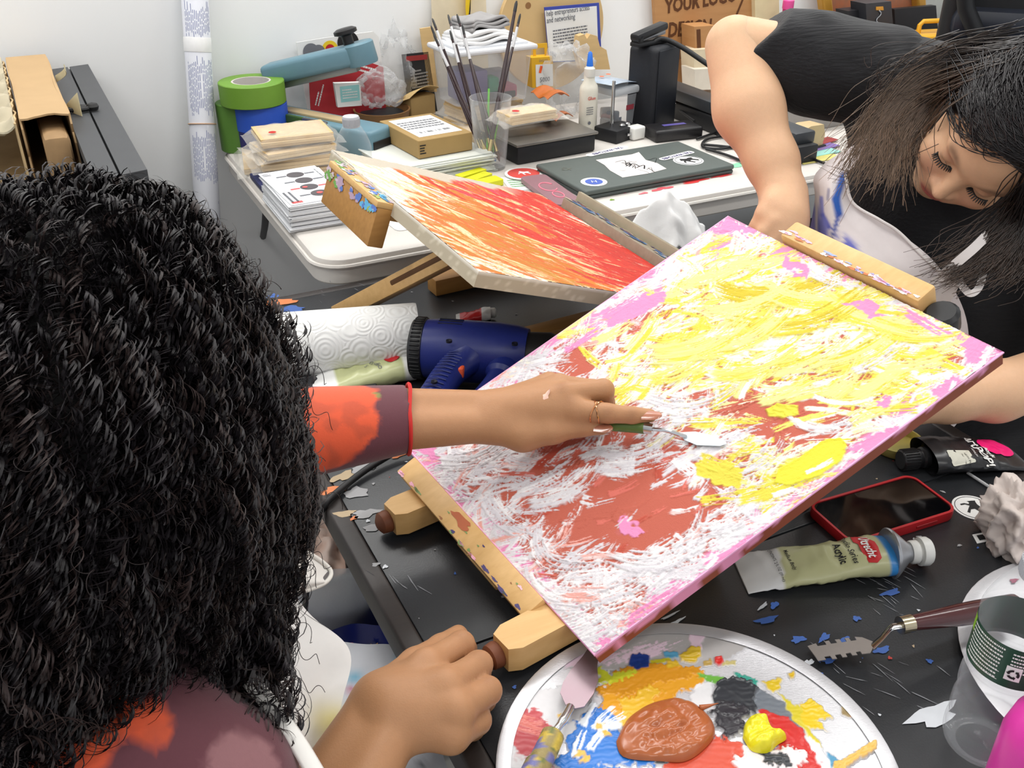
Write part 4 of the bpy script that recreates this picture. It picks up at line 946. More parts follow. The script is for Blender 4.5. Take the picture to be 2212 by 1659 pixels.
# ------------------------------------------------ person at the right, bending over the table
FX = np.array([.567, 1.183, .303]); Fx = np.array([.743, -.251, -.621]); Fy = np.array([.114, -.866, .487]); Fz = np.array([-.66, -.433, -.615])
Fx /= np.linalg.norm(Fx); Fy -= Fx * (Fx @ Fy); Fy /= np.linalg.norm(Fy); Fz = np.cross(Fx, Fy)
RF = np.stack([Fx, Fy, Fz])
def fp(x, y, z): return FX + (x * Fx + y * Fy + z * Fz) / 1000.0
def fe(c, r, k=.012): return ell(fp(*c), np.array(r) / 1000.0, k, RF)
SK2 = (214, 172, 138); skin2 = skin_mat('skin_light')
ch2, wa2, hi2 = PD(2040, 330, 1.60), PD(2010, 560, 1.66), PD(2070, 900, 1.70)
N2 = fp(0, -75, -150)
per2 = thing('person', 'person in a black knit top and stained apron leaning over the table at right', 'person', fz([hi2[0], hi2[1], FLOOR], 190))
head2 = [fe((0, 26, -86), (75, 90, 96)), fe((0, -52, -46), (56, 60, 52), .03), fe((0, -98, -14), (20, 16, 18), .03), fe((35, -36, -18), (27, 24, 24), .02), fe((-35, -36, -18), (27, 24, 24), .02),
         fe((0, 17, -8), (48, 12, 13), .015), ('s', fp(31, -1, 10), RF, np.array((.017, .009, .011)), .010), ('s', fp(-31, -1, 10), RF, np.array((.017, .009, .011)), .010),
         fe((31, -2, -11), (14, 12, 13), .004), fe((-31, -2, -11), (14, 12, 13), .004)]
head2 += [('c', fp(0, 4, -1), fp(0, -36, 19), .0065, .0095, .010), fe((11, -39, 10), (7.5, 6.5, 8), .006), fe((-11, -39, 10), (7.5, 6.5, 8), .006), fe((0, -58, 0), (26, 16, 14), .02),
          fe((0, -63, 9), (20, 5, 7), .005), fe((0, -71, 8), (17, 6.5, 7), .004), ('s', fp(0, -67, 17), RF, np.array((.020, .0012, .006)), .004)]
head2 += [('e', fp(73, -10, -88), RF, np.array((.008, .03, .02)), .01), ('e', fp(-73, -10, -88), RF, np.array((.008, .03, .02)), .01)]
nk = chain([fp(0, -40, -95), N2], [.052, .058], .03)
e2, s2_ = PD(1588, 100, 1.52), PD(1900, 165, 1.56)
fa = chain([e2, PD(1617, 235, 1.48), PD(1668, 350, 1.45), PD(1690, 420, 1.43)], [.043, .047, .034, .027], .02)
hd = chain([PD(1690, 420, 1.43), PD(1690, 468, 1.41), PD(1680, 505, 1.40)], [.0265, .029, .026], .02) + chain([PD(1700, 420, 1.435), PD(1705, 500, 1.41)], [.022, .022], .02)
fing = []
for (x, y, d), (x2, y2, d2), (x3, y3, d3) in (((1672, 478, 1.385), (1652, 500, 1.385), (1640, 528, 1.385)), ((1684, 498, 1.39), (1668, 525, 1.385), (1660, 550, 1.385)), ((1700, 510, 1.40), (1690, 540, 1.39), (1680, 565, 1.39)), ((1716, 512, 1.41), (1710, 545, 1.40), (1702, 570, 1.40))):
    fing += [('g', chain([PD(x, y, d), PD(x2, y2, d2), PD(x3, y3, d3)], [.0115, .0105, .009], .003), .006)]
fing += [('g', chain([PD(1672, 440, 1.40), PD(1652, 462, 1.395), PD(1636, 486, 1.40), PD(1622, 500, 1.41)], [.016, .012, .0095, .008], .004), .012)]
la = chain([PD(2330, 800, 1.50), PD(2150, 846, 1.38), PD(2050, 862, 1.32)], [.045, .036, .027], .02)
lh = chain([PD(2050, 862, 1.32), PD(1985, 868, 1.29)], [.026, .028], .02) + [('g', chain([PD(1985 - 0, 850 + 14 * i, 1.285), PD(1935, 850 + 16 * i, 1.27), PD(1905, 848 + 16 * i, 1.265)], [.0115, .010, .0085], .003), .006) for i in range(4)] + [('g', chain([PD(2030, 842, 1.31), PD(1985, 822, 1.29), PD(1950, 815, 1.28)], [.015, .0115, .009], .003), .01)]
s3_ = PD(2290, 330, 1.58)
tor = chain([N2, ch2, wa2, hi2], [.06, .11, .105, .12], .05) + chain([s2_, s3_], [.055, .055], .05) + chain([s2_, e2], [.05, .043], .02) + chain([s3_, PD(2330, 800, 1.50)], [.05, .045], .02)
lips = [(fp(x, y, 16), .0085, (176, 92, 88), .75) for x, y in ((0, -64), (9, -65), (-9, -65), (0, -71), (8, -70), (-8, -70), (15, -67), (-15, -67))]
brow = [(fp(sx * x, y, z), .0055, (70, 52, 44), .75) for sx in (1, -1) for x, y, z in ((18, 17, 4), (24, 20, 4), (30, 22, 3), (36, 22, 0), (41, 20, -3))]
lid = [(fp(sx * x, 6 + y, 2), .008, (176, 126, 104), .5) for sx in (1, -1) for x, y in ((20, 0), (27, 3), (34, 3), (41, 0))]
blush_nostrils = [(fp(sx * 34, -34, 8), .022, (212, 150, 128), .5) for sx in (1, -1)] + [(fp(0, -38, 29), .010, (222, 170, 142), .4)]
blush_nostrils += [(fp(sx * 13, -45, 14), .004, (110, 66, 54), .8) for sx in (1, -1)]  # dark dabs put the shade of the nostrils into the skin colour
organic('body', [(head2 + nk, .0022), (fa + hd + fing, .0026), (la + lh, .003), (tor, .008)], skin2, per2, SK2, lips + brow + lid + blush_nostrils, sm=2)
# lashes on the lowered lids
lash_m = mat('lash_black', (14, 12, 13), .5)
for sx in (1, -1):
    g = G()
    arc = [fp(sx * (31 + 14 * math.cos(a)), -5 - 4.5 * math.sin(a), 2.2 + 2.5 * math.sin(a) - abs(math.cos(a)) * 3) for a in np.linspace(0.15, 2.99, 14)]
    g.tube(arc, .0008, 6)
    for i in range(1, 13):
        a = arc[i]; o = a - FX; xx = (o @ Fx) * 1000 - sx * 31
        g.tube(bez([a, a + (xx * .10 * Fx - 1.5 * Fy + 3.5 * Fz) / 1000, a + (xx * .25 * Fx - 4 * Fy + 5.5 * Fz) / 1000], 5), [.0011, .0011, .001, .0008, .0004], 4)
    g.build('eyelashes', lash_m, per2, world=True)
# knit top
kt = mat('black_knit', (17, 17, 21), .85, var=.2, scale=60, bump=.9, bscale=60, stretch=(.3, 4, 4), sheen=.12)
slv = chain([s2_, PD(1760, 140, 1.545), PD(1640, 98, 1.53)], [.072, .066, .060], .03)
cn = PD(1600, 75, 1.52) - PD(1760, 150, 1.545); cn = cn * .75 + np.array([0, 0, .06]); cn /= np.linalg.norm(cn); ct = PD(1618, 95, 1.52)
g = G(); v, F = sdf_mesh(slv, .005, clip=lambda p: (p - ct) @ cn); v = relax(v, F, 2); v = v + ((vnoise(v, 30, 2) - .5) * .010)[:, None] * np.array([0, -.5, .7]); g.add(v, F)
kb = chain([s2_, s3_], [.066, .066], .06) + chain([ch2, wa2, hi2], [.130, .155, .165], .07) + chain([s3_, PD(2330, 640, 1.54)], [.075, .066], .03) + chain([N2 + (ch2 - N2) * .3, ch2], [.064, .10], .05)
v, F = sdf_mesh(kb, .007); v = relax(v, F, 2); v = v + ((vnoise(v, 22, 5) - .5) * .014)[:, None] * np.array([0, -.6, .5]); g.add(v, F)
g.build('knit_top', kt, per2, world=True, auto=False)
lg = []
for i, sgn in enumerate((-1, 1)):
    hp = hi2 + np.array([.09 * sgn, .02, -.02]); kn_ = hp + np.array([.0, .03, -.33]); lg += [('g', chain([hp, kn_, np.array([kn_[0], kn_[1] + .02, FLOOR + .06])], [.10, .07, .05], .02), .02), ('g', chain([np.array([kn_[0], kn_[1] + .02, FLOOR + .04]), np.array([kn_[0], kn_[1] - .14, FLOOR + .03])], [.04, .03], .02), .02)]
organic('trousers', [(lg, .009)], tr_m, per2, (26, 26, 30))
# apron with blue paint
g = G()
BL = [(PD(1800 + dx, 430 + dy, 1.40), r, c, s) for dx, dy, r, c, s in ((0, -20, .010, (40, 90, 170), .9), (2, 0, .012, (40, 92, 176), .95), (8, 20, .009, (44, 96, 180), .95), (-8, 40, .007, (44, 96, 180), .9), (-6, 60, .005, (50, 80, 160), .8), (-12, 90, .004, (56, 60, 130), .7), (-18, 110, .004, (56, 60, 130), .6),
        (-45, 50, .010, (120, 124, 186), .7), (-40, 75, .012, (112, 118, 184), .8), (-20, 95, .010, (110, 116, 180), .7), (-35, 100, .012, (112, 118, 184), .7), (20, 110, .012, (96, 104, 180), .75), (28, 125, .008, (96, 104, 180), .7))]
a_rows = [[(1782, 352, 1.47), (1800, 340, 1.46), (1850, 310, 1.45), (1880, 290, 1.45)], [(1758, 385, 1.46), (1790, 388, 1.42), (1815, 380, 1.42), (1850, 352, 1.43)], [(1760, 430, 1.45), (1785, 432, 1.41), (1805, 425, 1.40), (1826, 378, 1.41)], [(1748, 500, 1.46), (1790, 500, 1.40), (1830, 480, 1.39), (1842, 438, 1.40)],
          [(1730, 560, 1.46), (1830, 580, 1.38), (1920, 560, 1.38), (1942, 502, 1.40)], [(1740, 640, 1.46), (1860, 660, 1.40), (1990, 640, 1.40), (2030, 580, 1.41)], [(1780, 760, 1.50), (1900, 780, 1.44), (2040, 780, 1.44), (2090, 700, 1.46)], [(1850, 930, 1.52), (1950, 950, 1.47), (2050, 930, 1.46), (2085, 880, 1.48)]]
BLX = [((1822, 380), (1806, 430), 7, (36, 84, 164), 1), ((1806, 430), (1812, 462), 8, (36, 84, 164), 1), ((1812, 462), (1800, 505), 4, (44, 70, 150), .9), ((1800, 505), (1792, 528), 3, (60, 70, 130), .8), ((1790, 410), (1788, 430), 3, (90, 90, 130), .6),
       ((1774, 428), (1776, 465), 4, (90, 96, 176), .8), ((1776, 465), (1791, 492), 5, (66, 76, 168), .9), ((1755, 460), (1758, 520), 16, (116, 120, 186), .95), ((1775, 485), (1776, 522), 13, (110, 114, 184), .95), ((1818, 518), (1838, 536), 13, (92, 98, 178), .9), ((1828, 530), (1845, 545), 9, (92, 98, 178), .7)]
def streaks(q):
    x, y = to_px(q); c = np.tile(lin((208, 200, 200)), (len(q), 1)); nz = vnoise(np.c_[x / 7, y / 60, 0 * x], 1, 5)
    for a, b, r, rgb, s in BLX:
        a, b = np.array(a, float), np.array(b, float); d = b - a; t = np.clip(((x - a[0]) * d[0] + (y - a[1]) * d[1]) / (d @ d + 1e-9), 0, 1); e = np.hypot(x - a[0] - t * d[0], y - a[1] - t * d[1]) / r
        w = (np.clip(1.6 - e, 0, 1) * s)[:, None]; w = w * np.clip(.2 + (nz[:, None] - .3) * 3, 0, 1) if r > 12 else w; c = c * (1 - w) + lin(rgb) * w
    return c
p_ = patch([D_(r) for r in a_rows], nv=44); nu, nv = p_.shape[:2]; q = p_.reshape(-1, 3); q = q + ((vnoise(q, 24, 6) - .5) * .008)[:, None] * np.array([-.3, -.6, .5])
g.add(q, [(i * nv + j, (i + 1) * nv + j, (i + 1) * nv + j + 1, i * nv + j + 1) for i in range(nu - 1) for j in range(nv - 1)], col=streaks(q))
g.tube(crom(D_([(1826, 378, 1.405), (1842, 438, 1.395), (1900, 475, 1.39), (1942, 502, 1.395), (2000, 560, 1.40), (2030, 585, 1.405)]), 6), .0022, 6, col=lin((220, 214, 212)))
def strap(pts, w, seed):                                        # flat band through points
    c = crom(D_(pts), 7); t = np.gradient(c, axis=0); vw = c - CP; s_ = np.cross(t, vw); s_ /= np.linalg.norm(s_, axis=1)[:, None]; n_ = len(c)
    v = np.vstack([c + s_ * w / 2, c - s_ * w / 2]); g.add(v, [(i, i + 1, n_ + i + 1, n_ + i) for i in range(n_ - 1)], col=lin((214, 208, 206)))

strap([(1990, 640, 1.38), (2030, 600, 1.37), (2070, 565, 1.36), (2105, 535, 1.36), (2135, 505, 1.37)], .012, 2)
strap([(2062, 590, 1.365), (2082, 622, 1.36), (2098, 634, 1.355), (2116, 618, 1.36), (2128, 570, 1.365), (2136, 520, 1.37)], .009, 3)
strap([(2010, 680, 1.40), (2040, 640, 1.38), (2065, 590, 1.37)], .02, 4)
g.build('apron', ap_m, per2, world=True, auto=False, label='whitish apron smeared with blue paint')
# hair: dark cap plus locks
hair2 = mat('dark_brown_hair', rough=.36, vcol=True, var=.2, scale=90, spec=.6)
gh = G()
cap = [fe((0, 30, -90), (84, 99, 101), .02), ('c', fp(40, -30, -140), fp(20, -110, -150), .05, .03, .04), ('c', fp(-50, -20, -120), fp(-60, -100, -130), .035, .02, .03), ('s', fp(0, -16, 30), RF, np.array((.098, .096, .096)), .012), ('s', fp(10, -110, -10), RF, np.array((.08, .07, .09)), .02)]
v, F = sdf_mesh(cap, .0035); v = relax(v, F, 3); gh.add(v, F, col=lin((20, 17, 19)))
def hhit(px, py, infl):
    d = RF @ ray(px, py); o = RF @ (CP - FX) * 1000 - np.array([0, 30, -90]); r = np.array([84, 99, 101]) + infl
    a, b, c = ((d / r) ** 2).sum() * 1e6, 2 * (o * d / r ** 2).sum() * 1e3, ((o / r) ** 2).sum() - 1; q = b * b - 4 * a * c
    k = (-b - math.sqrt(q)) / (2 * a) if q > 0 else -b / (2 * a)
    return CP + ray(px, py) * k
DRK, BRN, HIL = lin((24, 20, 22)), lin((74, 58, 48)), lin((128, 106, 88))
def locks(n, pts, sp, infl, c0, c1, rad=.0008, curl=0.0, seed=0):
    r = np.random.default_rng(seed); paths, cs = [], []
    for i in range(n):
        w = r.normal(0, 1, 2); q = []
        for k, (x, y) in enumerate(pts):
            j = r.normal(0, .35, 2); s = sp[k]
            q.append(hhit(x + (w[0] + j[0]) * s[0], y + (w[1] + j[1]) * s[1], infl[k] + r.uniform(0, 6)))
        c = crom(q, 8); c = c[np.linspace(0, len(c) - 1, 26).astype(int)]
        if curl:
            t = np.linspace(0, 1, 26); ph = t * r.uniform(6, 13) + r.uniform(0, 6); c = c + (np.sin(ph) * curl * t)[:, None] * np.array([.8, .2, .5])
        paths.append(c); t = np.linspace(0, 1, 26)[:, None] ** 1.3; c0_ = c0 * (1 + 1.5 * (r.random() < .15)); cs.append((c0 * (1 - t) + c1 * t) * r.uniform(.6, 1.35))
    rd = np.tile(rad * np.clip(1.2 - np.linspace(0, 1, 26) * .8, .3, 1), (n, 1)); ribbons(gh, np.array(paths), rd, np.array(cs))
locks(420, [(2200, 105), (2080, 135), (1985, 190), (1915, 265), (1875, 345)], [(40, 18), (30, 20), (22, 24), (26, 30), (38, 34)], [2, 4, 10, 14, 20], DRK, HIL, .0008, .007, 1)
locks(160, [(2100, 135), (2035, 185), (1985, 250), (1950, 310), (1930, 380)], [(30, 18), (12, 16), (12, 20), (14, 24), (28, 26)], [3, 4, 6, 6, 10], BRN, HIL, .0008, .006, 2)
locks(620, [(2155, 112), (2142, 180), (2146, 240), (2180, 300), (2245, 322)], [(45, 10), (36, 22), (34, 22), (36, 14), (30, 16)], [2, 4, 5, 4, 3], DRK, DRK * 1.3, .0009, 0, 3)
locks(150, [(2110, 135), (2090, 185), (2102, 240), (2140, 296), (2210, 316)], [(24, 12), (8, 12), (9, 12), (12, 9), (24, 8)], [3, 3, 3, 3, 3], DRK, BRN, .0008, 0, 4)
locks(200, [(2250, 390), (2215, 450), (2170, 510), (2110, 560), (2060, 590)], [(20, 20), (22, 24), (26, 26), (34, 26), (40, 24)], [0, 0, 0, 0, 0], DRK, BRN, .0008, .010, 5)
locks(120, [(2240, 420), (2220, 500), (2200, 560), (2170, 600)], [(14, 14), (20, 20), (24, 24), (30, 14)], [0, 0, 0, 0], DRK, BRN * .8, .0008, .012, 6)
locks(26, [(2080, 130), (1990, 140), (1920, 165), (1905, 200), (1950, 190)], [(20, 10), (24, 14), (20, 18), (14, 18), (40, 20)], [6, 12, 16, 20, 20], DRK, BRN, .0006, .006, 7)
locks(10, [(1990, 300), (1900, 350), (1850, 385), (1800, 372)], [(16, 12), (20, 10), (16, 6), (20, 8)], [10, 14, 16, 18], BRN, BRN, .0006, .003, 8)
ho = gh.build('hair', hair2, per2, world=True, auto=False); ho['kind'] = 'stuff'
# ------------------------------------------------ things on the black table
paper = mat('paper_towel', (232, 232, 230), .9, var=.015, scale=40)
def add_rings(m, scale=34, strength=.32):                        # embossed loops
    nt = m.node_tree; b = nt.nodes['Principled BSDF']; tc = nt.nodes.new('ShaderNodeTexCoord')
    vo = nt.nodes.new('ShaderNodeTexVoronoi'); vo.inputs['Scale'].default_value = scale
    ma = nt.nodes.new('ShaderNodeMath'); ma.operation = 'MULTIPLY'; ma.inputs[1].default_value = 34
    si = nt.nodes.new('ShaderNodeMath'); si.operation = 'SINE'
    bp = nt.nodes.new('ShaderNodeBump'); bp.inputs['Strength'].default_value = strength; bp.inputs['Distance'].default_value = .0012
    nt.links.new(tc.outputs['Object'], vo.inputs['Vector']); nt.links.new(vo.outputs['Distance'], ma.inputs[0]); nt.links.new(ma.outputs[0], si.inputs[0])
    nt.links.new(si.outputs[0], bp.inputs['Height']); nt.links.new(bp.outputs['Normal'], b.inputs['Normal'])
add_rings(paper)
ink = mat('black_ink', (24, 24, 26), .7); greyink = mat('grey_ink', (110, 112, 118), .7); blueink = mat('blue_ink', (120, 128, 170), .7)
whitep = mat('white_print', (228, 228, 226), .6); redp = mat('red_print', (186, 30, 36), .5); blackpl = mat('black_plastic', (26, 26, 28), .4)
whitepl = mat('white_plastic', (222, 222, 218), .4, var=.02); card_w = mat('white_card', (228, 228, 226), .7, var=.015)
# paper towel roll
R0 = .045
pa, pb = PZ(520, 752, R0), PZ(903, 722, R0); ax = pb - pa; L = np.linalg.norm(ax)
pr = thing('paper_towel_roll', 'roll of embossed white paper towel lying beside the blue heat gun', 'paper towel', frame(pa, ax))
g = G(); g.lathe([(.021, 0), (R0, 0), (R0 + .0008, .004), (R0 + .0008, L - .004), (R0, L), (.021, L), (.021, 0)], 48, RY(90), cap=False)
g.sheet(lambda u, v: (v * L, -R0 * math.cos(u * 1.3 - .1) - .0015 - .012 * u * u, R0 * math.sin(.1 - u * 1.3) - .0 + .0), 8, 3, None, .0006) if False else None
g.build('sheets', paper, pr)
G().lathe([(.0212, .001), (.0195, .001), (.0195, L - .001), (.0212, L - .001)], 24, RY(90), cap=False).build('core', mat('core_card', (168, 138, 100), .8), pr)
g = G(); tray = thing('black_board', 'thin black board lying under the paper towel roll and paint tube', 'board', fz(PZ(712, 838, .008), 3))
g.box((0, 0, -.001), (.13, .06, .012), .002).build('panel', mat('board_black', (44, 46, 50), .6), tray)

def tube_body(g, L, W0, Tk, M, colf, seed=1, crim=.0, n=28, nl=40):    # squeezed paint tube: flat crimp at x=0, round shoulder at x=L
    r = np.random.default_rng(seed); vs, cs = [], []
    for i in range(nl + 1):
        t = i / nl; a = W0 * (1 - .12 * t); b = .0012 + (Tk - .0012) * min(1, t * 1.15) ** .8
        for k in range(n):
            th = 2 * math.pi * k / n; x, y, z = t * L, a * math.cos(th), b * math.sin(th)
            y = math.copysign(abs(math.cos(th)) ** .8, math.cos(th)) * a
            vs.append((x, y, z + b)); cs.append(lin(colf(t, y / a, z)))
    vs = np.array(vs); w = (vnoise(vs, 90, seed) - .5) * .0045 + (vnoise(vs, 210, seed + 1) - .5) * .0022; w *= np.clip(vs[:, 0] / L * 4, .3, 1) * np.clip((L - vs[:, 0]) / L * 6, 0, 1)
    vs[:, 2] += w * (vs[:, 2] > .002); vs[:, 1] += w * .6
    f = [(i * n + k, i * n + (k + 1) % n, (i + 1) * n + (k + 1) % n, (i + 1) * n + k)[::-1] for i in range(nl) for k in range(n)] + [tuple(range(n))]
    g.add(vs, f, M, np.array(cs)); return g
def lay(g0, L, W0, Tk, seed):                                   # push flat print up onto the squeezed body
    for i, v in enumerate(g0.v):
        t = np.clip(v[:, 0] / L, 0, 1); a = W0 * (1 - .12 * t); b = .0012 + (Tk - .0012) * np.minimum(1, t * 1.15) ** .8
        y = np.clip(v[:, 1] / a, -.96, .96); s = (1 - np.abs(y) ** 2.5) ** .5
        p = np.c_[v[:, 0], v[:, 1], b * s + b]; w = (vnoise(p, 90, seed) - .5) * .0045 + (vnoise(p, 210, seed + 1) - .5) * .0022
        v[:, 2] = p[:, 2] + w * np.clip(t * 4, .3, 1) * np.clip((1 - t) * 6, 0, 1) + .0009 + v[:, 2]
    return g0
def densify(pts, M_, m=10):                                     # filled outline as a fan with rings so it can follow a curved surface
    p = np.array(pts); c = p.mean(0); g = G(); n = len(p); v = [np.r_[c, 0]]
    for k in range(1, m + 1): v += [np.r_[c + (q - c) * k / m, 0] for q in p]
    f = [(0, 1 + j, 1 + (j + 1) % n) for j in range(n)] + [(1 + (k - 1) * n + j, 1 + k * n + j, 1 + k * n + (j + 1) % n, 1 + (k - 1) * n + (j + 1) % n) for k in range(1, m) for j in range(n)]
    g.add(v, f, M_); return g
def oval(rx, ry, n=28): return [(rx * math.cos(a), ry * math.sin(a)) for a in np.linspace(0, 2 * math.pi, n, endpoint=False)]
tube_m = mat('tube_laminate', rough=.32, vcol=True, var=.03, scale=60, spec=.5)
GRN = (176, 176, 134)
# large tube, nearest
p0, p1 = PZ(1598, 1243, .0), PZ(1915, 1222, .0); M_ = frame(p0, p1 - p0); L = np.linalg.norm(p1 - p0)
t1 = thing('paint_tube', 'pale green acrylic paint tube with silver shoulder below the red phone', 'paint tube', M_)
def c1(t, y, z): return (206, 206, 206) if t < .27 + y * .03 else GRN if t < .93 else (52, 130, 196)
tube_body(G(), L, .030, .0145, None, c1, 3).build('body', tube_m, t1)
alu = mat('aluminium_shoulder', (176, 178, 182), .3, metal=.75)
sh = G().lathe([(.0265, 0), (.0275, .0015), (.0265, .004), (.011, .021), (.0105, .024), (.0, .024)], 32, T(L - .002, 0, .0165) @ RY(90)).build('shoulder', alu, t1)
cp = G(); pr_ = []
cp.lathe([(.0115, .0), (.0125, .002), (.0125, .008), (.0105, .0085), (.0105, .0105), (.0152, .011), (.0155, .019), (.0135, .022), (.006, .0205), (0, .020)], 26, T(L + .0215, 0, .0165) @ RY(90)).build('cap', whitepl, t1)
zt = .0335


LET1 = [('Studio Series', .0098, L * .72, .002, .85, .0001), ('Acrylic', .0105, L * .645, -.003, .9, .0003), ('Medium Body', .0058, L * .33, .002, 1, .0001), ('CONTENTS 2 FL OZ (59 ml)', .0042, L * .235, 0, 1, 0)]
g = G(); poly(g, [(-.022, -.006), (-.016, .004), (-.004, .009), (.004, .0095), (.010, .0085), (.018, .008), (.0225, .002), (.020, -.006), (.006, -.009), (-.006, -.0075), (-.010, -.011), (-.020, -.010)], None); badge = [(p[0], p[1]) for p in np.vstack(g.v)]
g = densify(badge, T(L * .835, 0, 0) @ RZ(-90) @ Matrix.Scale(1.0, 4)); BADGE = g
T1 = t1; L1 = L
# second tube by the hand
p0, p1 = PZ(618, 852, .0), PZ(893, 812, .0); M_ = frame(p0, p1 - p0); L2 = np.linalg.norm(p1 - p0)
t2 = thing('paint_tube', 'pale green acrylic paint tube with ochre band beside the paper towel roll', 'paint tube', M_)
def c2(t, y, z): return (228, 228, 226) if t < .38 else (186, 190, 142) if t < .92 else (226, 226, 222)
tube_body(G(), L2, .031, .017, None, c2, 8).build('body', tube_m, t2)
G().lathe([(.020, 0), (.0205, .001), (.0205, .021), (.0195, .022), (0, .022)], 26, T(L2 - .001, 0, .018) @ RY(90)).build('cap', mat('ochre_band', (150, 106, 34), .4), t2, label='ochre band and cap')

T2 = t2
# red and white tube behind the gun
t3 = thing('glue_tube', 'small red and white tube behind the heat gun', 'tube', frame(PZ(985, 690), PZ(1055, 688) - PZ(985, 690)))
def c3(t, y, z): return (214, 46, 50) if .1 < t < .75 else (228, 226, 224)
tube_body(G(), .055, .016, .009, None, c3, 5).build('body', tube_m, t3)
G().lathe([(.008, 0), (.008, .008), (.006, .01), (0, .01)], 16, T(.054, 0, .01) @ RY(90)).build('cap', whitepl, t3)

# heat gun
blue = mat('gun_blue', (28, 40, 110), .38, var=.04, scale=60, bump=.05, bscale=500)
hz = .047
ha, hb = PZ(915, 752, hz), PZ(1140, 768, hz); ax = (hb - ha); L = np.linalg.norm(ax)
hg = thing('heat_gun', 'blue heat gun with black ribbed rear cap lying on the black table', 'heat gun', frame(ha, ax))
X90 = RY(90)
G().lathe([(.030, 0), (.041, .004), (.0435, .03), (.0435, L * .72), (.041, L * .9), (.037, L), (0, L)], 40, X90, cap=False).build('barrel', blue, hg)
g = G(); g.lathe([(.0, -.017), (.030, -.017), (.040, -.014), (.0425, -.008), (.0425, .004), (.038, .006)], 40, X90)
for k in range(44):
    a = 2 * math.pi * k / 44; g.box((-.004, .0425 * math.cos(a), .0425 * math.sin(a)), (.014, .0028, .0028), .0006, seg=1)
g.build('rear_cap', blackpl, hg)
G().lathe([(.033, L - .002), (.034, L + .03), (.026, L + .055), (.018, L + .06), (.018, L + .09), (.0, L + .09)], 30, X90).build('nozzle', mat('burnt_steel', (40, 38, 38), .45, metal=.4), hg)
c1_, c2_ = np.array(PZ(985, 800, .04)), np.array(PZ(935, 860, .03)); inv = np.array(pm(hg).inverted())
def loc(X): return inv[:3, :3] @ np.array(X) + inv[:3, 3]
q0, q1, q2 = loc(PZ(1005, 775, .05)), loc(PZ(965, 815, .042)), loc(PZ(925, 880, .03))
g = G(); g.tube(crom([q0, q1, q2], 8), [.030, .027, .025, .024, .0235, .023, .0225, .022, .022, .022, .022, .022, .022, .0225, .023, .0235, .024], 20, flat=.85); g.build('handle', blue, hg)
g = G(); t_ = crom([q0, q1, q2], 8)
for k in range(3, 16): 
    a = t_[k]; g.tube([a + np.array([.0, 0, .0195]) + (np.array([-.012, .0, .0])), a + np.array([0, 0, .0215]), a + np.array([.012, 0, .0185])], .0011, 5)
g.build('grip_rib', blue, hg)
q3, q4 = loc(PZ(1092, 790, .045)), loc(PZ(1010, 900, .03))
G().tube(crom([q3, (q3 * .6 + q4 * .4) + np.array([.004, 0, 0]), q4], 8), [.022] * 5 + [.0165] * 12, 18, flat=.9).build('front_guard', blue, hg)
G().tube([q2, q4], [.02, .016], 16).build('base_bridge', blue, hg)
G().box(tuple(loc(PZ(998, 800, .05))), (.008, .022, .016), .003).build('trigger', mat('trigger_orange', (226, 92, 56), .4), hg)
g = G()
for k in range(3): g.box((.04 + .0 * k, -.004 + .007 * k, .0432 - .0006 * abs(k - 1)), (.034, .0022, .002), .0004, seg=1)
g.build('vent_slot', mat('slot_dark', (10, 12, 30), .6), hg)
for X in (loc(PZ(970, 736, .088)), loc(PZ(1112, 742, .085)), loc(PZ(938, 824, .06))):
    gg = G(); gg.lathe([(.0, -.002), (.0042, -.002), (.0042, .0008), (.003, .0008), (0, -.001)], 14, Matrix.Translation(Vector(X))); gg.build('screw_hole', mat('slot_dark', (10, 12, 30)), hg)
cord_m = mat('black_rubber', (22, 22, 24), .5)
pts = [PZ(922, 890, .03), PZ(890, 950, .02), PZ(850, 978, .012), PZ(790, 1015, .008), PZ(735, 1058, .006), PZ(702, 1090, .004), PZ(684, 1130, -.03), PZ(672, 1185, -.10), PZ(660, 1300, -.25), PZ(655, 1400, -.45)]
tag(G().tube(crom(pts, 8), .0042, 10).build('power_cord', cord_m, None), 'thick black cord of the heat gun hanging over the left table edge', 'cord')

# crumpled paper towels
def crumple(name, label, c, r, seed, m, sq=(1, 1, .7), rough=1.0, cat='paper towel'):
    bm = bmesh.new(); bmesh.ops.create_icosphere(bm, subdivisions=5, radius=1); v = np.array([q.co[:] for q in bm.verts]); bm.verts.index_update(); f = [[q.index for q in p.verts] for p in bm.faces]; bm.free()
    n1 = np.abs(vnoise(v + 5, 2.2, seed) - .5) * 2; n2 = np.abs(vnoise(v + 9, 4.6, seed + 1) - .5) * 2; n3 = np.abs(vnoise(v + 3, 9.5, seed + 2) - .5) * 2
    d = 1 + rough * (.40 - .55 * n1 - .26 * n2 - .12 * n3); v = v * d[:, None] * np.array(sq) * r; v[:, 2] = np.maximum(v[:, 2], -r * sq[2] * .72) + r * sq[2] * .72
    g = G(); g.add(v, f); o = g.build(name, m, None, M=Matrix.Translation(Vector(c)), auto=False); return tag(o, label, cat)
def tent(u, v):
    q = np.array([[u, v, 0]]); n1, n2 = vnoise(q + 3, 3.1, 21)[0], vnoise(q + 7, 7, 22)[0]; a, b = u - .46, v - .5
    x = a * .155 * (1 + .2 * b) + .018 * (n1 - .5); y = b * .13 + .02 * (n2 - .5); z = .112 * max(0, 1 - 1.35 * abs(a + .15 * b) ** 1.1 - 1.5 * abs(b - .25 * a)) + .035 * max(0, .5 - abs(a - .3) * 2.2 - abs(b + .1)) + .020 * abs(n1 - .5) * 2 + .010 * abs(n2 - .5) * 2
    return (x, y, z)
G_ = G(); G_.sheet(tent, 46, 46, None, .0008)
